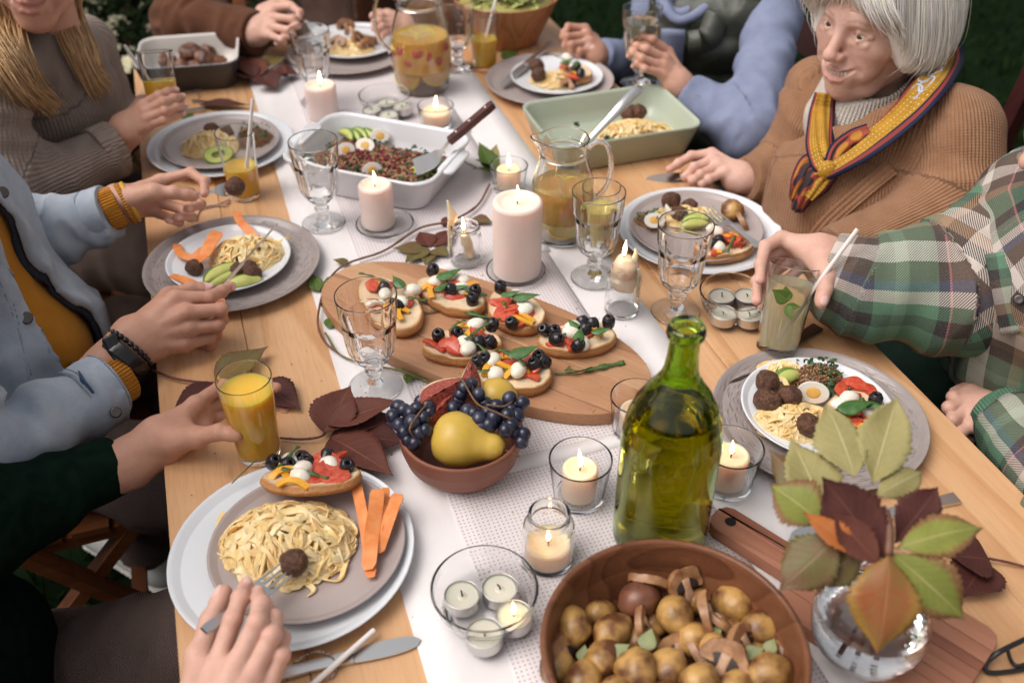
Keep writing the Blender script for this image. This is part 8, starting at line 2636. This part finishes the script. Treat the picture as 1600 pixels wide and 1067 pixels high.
 hand(t, dict(wrist=[(207, 535, 1.385)], index=[(275, 466, 1.40), (327, 465, 1.415), (346, 455, 1.44), (361, 447, 1.46)],
  middle=[(292, 488, 1.39), (345, 484, 1.405), (346, 500, 1.435), (326, 506, 1.45)], ring=[(296, 512, 1.395), (340, 508, 1.41), (337, 523, 1.44), (318, 523, 1.45)],
  pinky=[(288, 538, 1.40), (328, 528, 1.42), (328, 541, 1.445), (310, 540, 1.45)], thumb=[(235, 500, 1.42), (265, 463, 1.45), (300, 452, 1.47), (328, 452, 1.478)]),
  [(172, 572, 1.37), (130, 610, 1.35)], SKIN_T, 1.06, .0016, .4)
 wa = D(196, 556, 1.378); wax = nrm(D(207, 535, 1.385) - D(172, 572, 1.37))
 cuff_ring('watch_strap', MT['plastic_black'], wa, wax, .0365, .019, .003, t, .012, flat=(1, 1))
 p = D(176, 541, 1.345); n = nrm(CAM - p); a_ = nrm(D(190, 572, 1.345) - D(170, 535, 1.355))
 fb = rbox(D(181, 548, 1.350), (.020, .0095, .006), np.stack([a_, np.cross(n, a_), n], 1), .005)
 sdf_obj('watch', MT['plastic_black'], fb, D(181, 548, 1.35) - .04, D(181, 548, 1.35) + .04, .0016, t)
 wb = D(209, 538, 1.385); u = nrm(np.cross(wax, [.1, .2, 1])); w = np.cross(wax, u)
 for k in range(24):
  a = k * 2 * PI / 24; v, f = ico(2); m = M(); m.add(v * .0043 + wb - wax * .006 + (u * math.cos(a) + w * math.sin(a)) * .0335, f); m.build('bead', MT['steel'] if k in (9, 10) else MT['plastic_black'], t)
 hc = T(.70, -.30, .47)
 plain_head(t, hc, TN, SKIN, HAIR_D)
YELLOW_BAND = simple('yellow_silicone', (.66, .36, .035), rough=.5)
denim_man()

# ---- the person in the green sweater
def green_person():
 t = person('person in a dark green sweater holding a fork and a glass of juice', None)
 pe, be, ch = D(40, 1140, 1.36), D(-95, 1060, 1.22), D(-260, 820, 1.05)
 shn, shf = D(-420, 860, .86), D(-300, 560, 1.02)
 ops = [('u', ell(pe, (.14, .16, .10)), 0), ('u', ell(be, (.13, .15, .13)), .08), ('u', ell(ch, (.13, .17, .15)), .08), ('u', cap(shn, shf, .075, .07), .06)]
 torso('sweater', K_GREEN, ops, [pe, be, ch, (shn + shf) / 2], t, 21, .006, .005, .08)
 sl, P = sleeve('sleeve', K_GREEN, [shf, D(-70, 840, 1.13), D(178, 728, 1.262)], (.075, .060, .036), t, 22, .0045, .005, .05, .04)
 cuff_ring('cuff', K_GREEN, P[-1], P[-1] - P[-2], .0385, .06, .004, t, .056, seed=4)
 sl, P = sleeve('sleeve', K_GREEN, [shn, D(40, 1420, .90), D(305, 1215, .915)], (.075, .058, .038), t, 23, .0055, .005, .05, .04)
 leg(t, WAFFLE, D(20, 1075, 1.38), D(345, 1010, 1.27), T(.42, .12, -.68), (.095, .078, .05), 24, .006, amp=.006)
 leg(t, WAFFLE, D(60, 1260, 1.30), D(370, 1230, 1.15), T(.12, .12, -.68), (.09, .075, .05), 25)
 hand(t, dict(wrist=[(248, 694, 1.272)], index=[(305, 632, 1.30), (345, 604, 1.33), (395, 598, 1.345), (432, 606, 1.335)],
  middle=[(315, 640, 1.315), (360, 625, 1.35), (412, 628, 1.36), (447, 644, 1.342)], ring=[(318, 655, 1.315), (362, 650, 1.345), (405, 655, 1.355), (436, 662, 1.338)],
  pinky=[(318, 672, 1.305), (355, 675, 1.33), (385, 680, 1.335), (408, 682, 1.325)], thumb=[(272, 688, 1.252), (308, 683, 1.235), (343, 675, 1.222), (370, 679, 1.220)]),
  [(205, 722, 1.26), (150, 748, 1.24)], SKIN_T, 1.0, .0016)
 hand(t, dict(wrist=[(322, 1150, .93)], index=[(338, 1040, .97), (364, 968, .985), (376, 934, 1.0), (385, 912, 1.02)],
  middle=[(368, 1040, .955), (402, 972, .960), (408, 944, .985), (402, 926, 1.015)], ring=[(396, 1052, .955), (425, 992, .958), (427, 966, .985), (418, 950, 1.015)],
  pinky=[(418, 1075, .96), (440, 1022, .962), (441, 997, .985), (432, 980, 1.01)], thumb=[(312, 1085, .98), (312, 1025, 1.0), (330, 968, 1.02), (350, 926, 1.03)]),
  [(310, 1210, .915), (290, 1260, .90)], SKIN_P, 1.06, .0015)
 hc = T(.36, -.20, .56)
 plain_head(t, hc, TN, SKIN_T, HAIR_D)
green_person()

# ---- the blonde woman
def blonde():
 t = person('blonde woman in a taupe ribbed sweater holding orange juice', None)
 f = nrm(V3(.20, -.96, -.10)); up = nrm(V3(.10, .05, 1)); s = .98
 Rm = np.stack([nrm(np.cross(f, up)), f, np.cross(nrm(np.cross(f, up)), f)], 1)
 o = D(58, 40, 1.70) - Rm @ (V3(0, .068, -.108) * s)
 b, R = head(t, o, f, up, SKIN, s, .0022, 0, .5, True, 'body')
 eye_parts(t, o, R, s);
 pe, be, ch = D(40, 400, 2.06), D(55, 285, 1.98), D(82, 165, 1.90)
 shn, shf = D(-25, 118, 1.68), D(130, 72, 1.98)
 nk = D(52, 85, 1.80)
 ops = [('u', ell(pe, (.15, .16, .11)), 0), ('u', ell(be, (.125, .13, .13)), .07), ('u', ell(ch, (.125, .13, .14)), .07), ('u', cap(shn, shf, .066, .062), .05), ('u', cap((shn + shf) / 2, nk, .07, .058), .05)]
 torso('sweater', K_TAUPE, ops, [pe, be, ch, (shn + shf) / 2, nk], t, 31, .006, .005, .07)
 fb = [FN['last']]
 sl, P = sleeve('sleeve', K_TAUPE, [(-28, 125, 1.66), (-18, 320, 1.70), (178, 232, 1.83)], (.070, .066, .046), t, 32, .005, .008, .05, .05, gscale=.07)
 cuff_ring('cuff', K_TAUPE, P[-1], P[-1] - P[-2], .050, .040, .006, t, .034, ribs=30)
 fb.append(FN['last'])
 sleeve('sleeve', K_TAUPE, [(134, 84, 1.99), (172, 195, 2.06), (120, 300, 2.0)], (.060, .054, .045), t, 33, .006, .006, .05, .05, gscale=.07)
 leg(t, TROUSER, D(30, 385, 2.04), D(262, 395, 2.0), T(1.16, .10, -.68), (.09, .075, .05), 34)
 leg(t, TROUSER, D(50, 330, 2.14), D(262, 330, 2.12), T(1.36, .10, -.68), (.09, .075, .05), 35)
 hand(t, dict(wrist=[(195, 206, 1.83)], index=[(223, 165, 1.80), (248, 150, 1.785), (262, 144, 1.80), (275, 141, 1.815)],
  middle=[(228, 174, 1.79), (256, 160, 1.78), (272, 154, 1.795), (286, 151, 1.815)], ring=[(230, 185, 1.79), (258, 174, 1.78), (275, 168, 1.795), (289, 164, 1.815)],
  pinky=[(230, 196, 1.795), (256, 188, 1.785), (272, 182, 1.80), (286, 178, 1.815)], thumb=[(208, 185, 1.845), (222, 160, 1.87), (240, 150, 1.885), (255, 145, 1.89)]),
  [(178, 228, 1.835), (150, 250, 1.83)], SKIN, .95, .0018)
 # hair: scalp volume, then long strands in front of both shoulders
 L = lambda x, y, z: o + R @ (V3(x, y, z) * s)
 lf = combine([('u', ell((0, -.020, .040), (.088, .104, .100)), 0), ('u', ell((0, -.075, -.06), (.075, .045, .11)), .04), ('s', ell((0, .105, -.035), (.066, .080, .11)), .01)])
 hv = sdf_obj('hair', HAIR_B, lambda p: lf(((p - o) @ R) / s) * s, o - .22, o + .2, .005, t)
 a = hv.data.color_attributes.new('Col', 'FLOAT_COLOR', 'POINT'); a.data.foreach_set('color', np.tile([.55, .5, .45, 1.0], len(hv.data.vertices)))
 def lock(start, pts): return [L(*q) for q in start] + [D(*pts[0])] + list(drop([(a, b, c, .016) for a, b, c in pts[1:]], fb))
 left = [lock([(.0, .02, .145), (x0, y0, .09)], [(a, 15, 1.70), (a + 4, 50, 1.70), (a * .6 + 22, 95, 1.71), (a * .5 + 48, 140, 1.73), (b, c, 1.75)]) for x0, y0, a, b, c in ((.070, .045, 24, 112, 190), (.078, .038, 8, 104, 186), (.084, .03, -8, 96, 180), (.088, .02, -22, 84, 172), (.092, .01, -38, 66, 168), (.094, 0, -55, 44, 160))]
 right = [lock([(.0, .02, .145), (-x0, y0, .09)], [(a, -5, 1.78), (a + 7, 35, 1.79), (a + 22, 75, 1.80), (a * .6 + 78, 115, 1.82), (b, c, 1.84)]) for x0, y0, a, b, c in ((.066, .045, 86, 150, 150), (.072, .038, 94, 158, 156), (.080, .03, 102, 168, 158), (.086, .01, 110, 174, 148), (.088, 0, 116, 176, 132))]
 strands(t, left, 1500, HAIR_B, 41, .0012, .009, (.55, 1.3), 'hair_strands', 16, 4)
 strands(t, right, 1300, HAIR_B, 42, .0012, .009, (.55, 1.3), 'hair_strands', 16, 4)
blonde()

# ---- the person in the vest
def vest_person():
 t = person('person in a quilted olive vest and lavender hoodie raising a goblet', None)
 pe, be, ch = D(1105, 300, 2.46), D(1105, 175, 2.36), D(1120, 40, 2.25)
 shn, shf = D(1195, -20, 2.10), D(1045, -105, 2.36)
 nk = D(1075, -20, 2.19)
 ops = [('u', ell(pe, (.16, .17, .11)), 0), ('u', ell(be, (.15, .16, .13)), .08), ('u', ell(ch, (.15, .16, .15)), .08), ('u', cap(shn, shf, .07, .07), .06)]
 quilt = lambda p, d: d - .011 * np.abs(np.sin(p[:, 2] * PI / .085 + .3 * vnoise(p, .2, 2))) ** .7
 hole = lambda p: -(np.minimum(np.linalg.norm(p - D(1225, 70, 2.0), axis=1) - .105, np.linalg.norm(p - nk, axis=1) - .082))
 torso('vest', K_VEST, ops, [pe, be, ch, (shn + shf) / 2], t, 51, .006, .005, .05, post=quilt, cuts=(lambda p: hole(p),))
 ops2 = [('u', ell(be, (.125, .135, .11)), 0), ('u', ell(ch, (.125, .135, .13)), .08), ('u', cap(shn, shf, .050, .050), .05), ('u', cap((shn + shf) / 2, nk, .06, .055), .04)]
 torso('hoodie', K_BLUE, ops2, [be, ch, (shn + shf) / 2], t, 52, .008, .003, .06)
 sl, P = sleeve('sleeve', K_BLUE, [(1214, 15, 2.09), (1168, 208, 1.985), (1075, 148, 2.02)], (.054, .053, .039), t, 53, .005, .008, .05, .05)
 cuff_ring('cuff', K_BLUE, P[-1], P[-1] - P[-2], .041, .04, .005, t, .036, ribs=36)
 # armhole binding
 c = D(1208, 70, 2.07); n = nrm(D(1235, 110, 1.98) - ch); u = nrm(np.cross(n, [0, 0, 1])); w = np.cross(n, u); th = np.linspace(0, 2 * PI, 60)
 sl, P = sleeve('sleeve', K_BLUE, [(1040, -95, 2.38), (1010, 110, 2.42), (935, 88, 2.25)], (.066, .056, .038), t, 54, .006, .006, .05, .05)
 # hood collar, zip edge
 for k, (pts, r) in enumerate(((((1025, -40, 2.16), (1040, 10, 2.12), (1062, 32, 2.105), (1100, 15, 2.10), (1140, -25, 2.14)), .011), (((1030, -50, 2.20), (1038, 5, 2.15), (1060, 22, 2.13), (1095, 5, 2.12), (1130, -40, 2.16)), .015))):
  q = curve([D(*x) for x in pts], 30); v, f, _ = tube(q, r * (1 + .15 * np.sin(np.linspace(0, 9, 30))), 16); m = M(); m.add(v, f); m.build('hood', K_BLUE, t)
 for pts, wd in (((( 1052, 48, 2.105), (1048, 100, 2.16), (1040, 160, 2.22)), .05), (((1122, 20, 2.09), (1105, 60, 2.10), (1075, 68, 2.12)), .05)):
  q = curve([D(*x) for x in pts], 16); v, f = ribbon(q, wd, .014, up=nrm(CAM - q[0])); m = M(); m.add(v, f); m.build('placket', K_BLUE if wd == .05 and pts[0][0] == 1052 else K_VEST, t)
 hand(t, dict(wrist=[(1062, 135, 2.02)], index=[(1045, 82, 2.02), (1020, 62, 1.995), (1005, 57, 1.995), (994, 62, 2.005)],
  middle=[(1040, 92, 2.0), (1010, 77, 1.98), (995, 73, 1.985), (988, 78, 1.998)], ring=[(1036, 104, 1.995), (1003, 92, 1.975), (989, 83, 1.98), (983, 88, 1.995)],
  pinky=[(1035, 116, 1.995), (1008, 108, 1.975), (996, 100, 1.98), (990, 104, 1.995)], thumb=[(1052, 110, 2.05), (1035, 85, 2.08), (1015, 70, 2.09), (1000, 62, 2.085)]),
  [(1076, 150, 2.03), (1095, 170, 2.03)], SKIN, .95, .002)
 hand(t, dict(wrist=[(932, 88, 2.24)], index=[(915, 45, 2.25), (888, 42, 2.24), (880, 58, 2.23), (890, 68, 2.24)], middle=[(918, 55, 2.23), (886, 58, 2.21), (883, 72, 2.215), (895, 76, 2.23)],
  ring=[(922, 66, 2.22), (893, 70, 2.205), (892, 80, 2.215), (902, 82, 2.23)], pinky=[(926, 76, 2.22), (905, 80, 2.21), (903, 86, 2.22), (910, 88, 2.23)], thumb=[(925, 65, 2.27), (908, 48, 2.29), (892, 45, 2.28), (880, 52, 2.27)]),
  [(945, 92, 2.27), (965, 95, 2.30)], SKIN_T, .95, .002)
 hc = D(1072, -75, 2.10) + V3(.02, .04, .10)
 plain_head(t, hc, nrm(-TN + V3(0, -.3, -.1)), SKIN, HAIR_D)
 leg(t, TROUSER_D, pe + V3(-.02, -.10, -.03), T(1.18, .86, -.22), T(1.18, .88, -.70), seed=55); leg(t, TROUSER_D, pe + V3(-.05, .10, -.03), T(1.38, .86, -.22), T(1.38, .88, -.70), seed=56)
vest_person()

# ---- the person in the brown jacket at the far end
def brown_person():
 t = person('person in a brown jacket at the far end lifting a fork', None)
 pe, be, ch = D(520, 160, 2.66), D(515, 40, 2.58), D(510, -80, 2.48)
 shn, shf = D(385, -150, 2.40), D(650, -160, 2.42)
 ops = [('u', ell(pe, (.17, .16, .11)), 0), ('u', ell(be, (.16, .14, .13)), .08), ('u', ell(ch, (.165, .14, .15)), .08), ('u', cap(shn, shf, .07, .07), .06)]
 torso('shirt', K_SHIRT, ops, [pe, be, ch, (shn + shf) / 2], t, 61, .008, .004, .06)
 g = [('u', ell(pe, (.19, .18, .13)), 0), ('u', ell(be, (.18, .16, .15)), .08), ('u', ell(ch, (.185, .16, .17)), .08), ('u', cap(shn, shf, .09, .09), .06)]
 fr = nrm(V3(.10, -1, 0)); c0 = be.copy()
 cut = lambda p: np.minimum(.075 - np.abs((p - c0) @ nrm(np.cross(fr, [0, 0, 1]))), (p - c0) @ fr)
 torso('jacket', K_BROWN, g, [pe, be, ch, (shn + shf) / 2], t, 62, .007, .006, .06, cuts=(lambda p: cut(p),), shell=.016)
 sl, P = sleeve('sleeve', K_BROWN, [(350, -140, 2.40), (292, 38, 2.36), (402, 52, 2.26)], (.085, .066, .046), t, 63, .0055, .008, .05, .05)
 cuff_ring('cuff', K_BROWN, P[-1], P[-1] - P[-2], .047, .05, .005, t, .046)
 sl, P = sleeve('sleeve', K_BROWN, [(690, -140, 2.42), (720, 20, 2.42), (640, 40, 2.34)], (.085, .066, .046), t, 64, .006, .007, .05, .05)
 hand(t, dict(wrist=[(398, 50, 2.25)], index=[(430, 12, 2.25), (455, 10, 2.23), (468, 20, 2.22), (466, 30, 2.215)], middle=[(428, 28, 2.23), (458, 30, 2.205), (464, 42, 2.205), (452, 45, 2.21)],
  ring=[(425, 42, 2.22), (450, 48, 2.2), (454, 56, 2.205), (442, 58, 2.21)], pinky=[(420, 55, 2.22), (440, 62, 2.2), (443, 67, 2.21), (432, 68, 2.22)], thumb=[(412, 20, 2.28), (432, 5, 2.29), (450, 8, 2.28), (465, 18, 2.26)]),
  [(385, 52, 2.26), (365, 52, 2.27)], SKIN_P, 1.0, .002)
 hand(t, dict(wrist=[(635, 45, 2.335)], index=[(612, 30, 2.31), (596, 26, 2.29), (588, 30, 2.28), (584, 36, 2.275)], middle=[(610, 36, 2.30), (594, 34, 2.28), (586, 39, 2.27), (584, 45, 2.27)],
  ring=[(612, 43, 2.30), (597, 43, 2.275), (590, 48, 2.27), (590, 53, 2.27)], pinky=[(616, 50, 2.30), (603, 52, 2.28), (598, 56, 2.275), (598, 60, 2.275)], thumb=[(625, 34, 2.33), (606, 24, 2.32), (592, 22, 2.31), (582, 26, 2.30)]),
  [(650, 46, 2.35), (670, 46, 2.37)], SKIN_P, .98, .0025)
 fork('fork lifted by the person in the brown jacket', D(440, 10, 2.24), D(512, 52, 2.20), up=(.3, -.6, .7))
 hc = D(512, -190, 2.36) + V3(0, .03, .12)
 plain_head(t, hc, nrm(V3(.1, -1, -.2)), SKIN_P, HAIR_D)
 leg(t, TROUSER_D, pe + V3(-.1, -.02, -.03), T(1.5, .36, -.22), T(1.5, .36, -.70), seed=65); leg(t, TROUSER_D, pe + V3(.1, -.02, -.03), T(1.5, .58, -.22), T(1.5, .58, -.70), seed=66)
brown_person()

# ---- the person in the plaid shirt
def plaid_person():
 t = person('person in a green plaid flannel shirt tilting a glass of lemonade', None)
 pe, be, ch = D(1660, 640, 1.60), D(1650, 540, 1.46), D(1680, 420, 1.36)
 shn, shf = D(1840, 430, 1.20), D(1620, 320, 1.42)
 ops = [('u', ell(pe, (.16, .17, .11)), 0), ('u', ell(be, (.155, .16, .13)), .08), ('u', ell(ch, (.15, .17, .15)), .08), ('u', cap(shn, shf, .075, .07), .06)]
 torso('shirt', PLAID, ops, [pe, be, ch, (shn + shf) / 2], t, 71, .006, .007, .07, gscale=.16)
 FN['torso'] = FN['last']
 sl, P = sleeve('sleeve', PLAID, [(1620, 325, 1.40), (1490, 452, 1.40), (1350, 448, 1.415), (1290, 424, 1.43)], (.080, .084, .060, .046), t, 72, .0045, .008, .05, .05, gscale=.075)
 ax = P[-1] - P[-2]
 cuff_ring('cuff', PLAID, P[-1], ax, .044, .045, .006, t, .038, seed=6)
 sl, P = sleeve('sleeve', PLAID, [(1835, 440, 1.20), (1720, 830, 1.18), (1572, 655, 1.365)], (.080, .068, .043), t, 73, .0045, .007, .05, .05, gscale=.07)
 cuff_ring('cuff', PLAID_CUFF, P[-1], P[-1] - P[-2], .046, .05, .006, t, .036, seed=7)
 # chest pocket flap and placket
 ft = FN['torso']
 ol = np.array([(-.04, .03), (-.04, -.012), (-.018, -.03), (.02, -.03), (.04, -.012), (.04, .03)])
 c = drop([(1497, 505)], [ft], .004)[0]; n = nrm(CAM - c); u = nrm(D(1560, 500, 1.31) - c); u = nrm(u - n * np.dot(u, n)); w = np.cross(n, u)
 ol2 = rrect(.040, .034, .014, 6); v, f = slab(ol2, 0, .006, .002); X = v[:, :1] * u + v[:, 1:2] * w + v[:, 2:3] * n + c
 m = M(); m.add(X, f, uv=np.stack([v[:, 0] + .31, v[:, 1] + .05], 1)); m.build('pocket_flap', PLAID, t)
 q = curve(drop([(1562, 395), (1572, 450), (1586, 520)], [ft], .004), 20); v, f = ribbon(q, .034, .006, up=n); m = M(); m.add(v, f, uv=np.stack([np.repeat(np.linspace(.02, .16, 20), 4), np.tile([.05, .085, .085, .05], 20)], 1)); m.build('placket', PLAID, t)
 v, f = lathe([(0, 0), (.006, 0), (.0065, .001), (.005, .002), (0, .0016)], 20); p = drop([(1592, 468)], [ft], .006)[0]
 m = M(); m.add(v[:, :1] * u + v[:, 1:2] * w + v[:, 2:3] * n + p, f); m.build('button', MT['steel_dark'], t)
 leg(t, TROUSER_D, pe + V3(.02, -.10, -.04), T(.24, .84, -.20), T(.24, .88, -.70), (.09, .075, .05), 74); leg(t, TROUSER_G, D(1600, 600, 1.66), D(1440, 585, 1.66), T(.46, .88, -.70), (.10, .085, .05), 75)
 hand(t, dict(wrist=[(1290, 400, 1.43)], index=[(1222, 372, 1.45), (1196, 385, 1.43), (1188, 414, 1.405), (1188, 438, 1.393)],
  middle=[(1232, 385, 1.465), (1197, 404, 1.45), (1184, 440, 1.425), (1183, 470, 1.408)], ring=[(1245, 400, 1.475), (1206, 425, 1.47), (1192, 455, 1.45), (1192, 480, 1.437)],
  pinky=[(1262, 412, 1.475), (1225, 440, 1.475), (1212, 462, 1.46), (1208, 482, 1.45)], thumb=[(1285, 405, 1.40), (1292, 430, 1.375), (1288, 454, 1.365), (1283, 473, 1.36)]),
  [(1315, 412, 1.43), (1350, 430, 1.42)], SKIN_P, 1.0, .0016)
 hand(t, dict(wrist=[(1555, 652, 1.375)], index=[(1515, 612, 1.41), (1490, 620, 1.40), (1488, 640, 1.41), (1502, 648, 1.42)], middle=[(1508, 624, 1.40), (1483, 637, 1.385), (1484, 656, 1.40), (1498, 662, 1.41)],
  ring=[(1510, 640, 1.39), (1488, 656, 1.375), (1492, 671, 1.39), (1506, 674, 1.40)], pinky=[(1520, 660, 1.375), (1502, 675, 1.37), (1506, 686, 1.385), (1518, 686, 1.395)], thumb=[(1548, 628, 1.41), (1528, 611, 1.425), (1508, 609, 1.43), (1492, 614, 1.43)]),
  [(1580, 672, 1.35), (1610, 700, 1.33)], SKIN_P, 1.0, .0018)
 hc = D(1742, 190, 1.24)
 plain_head(t, hc, nrm(-TN + V3(0, .1, -.2)), SKIN_P, HAIR_B)
TROUSER_G = simple('dark_green_trousers', (.018, .05, .035), (.028, .065, .045), vs=40, rough=.9)
PLAID_CUFF = knit('green_rib', (.085, .19, .12), (.11, .24, .15), 200)
plaid_person()
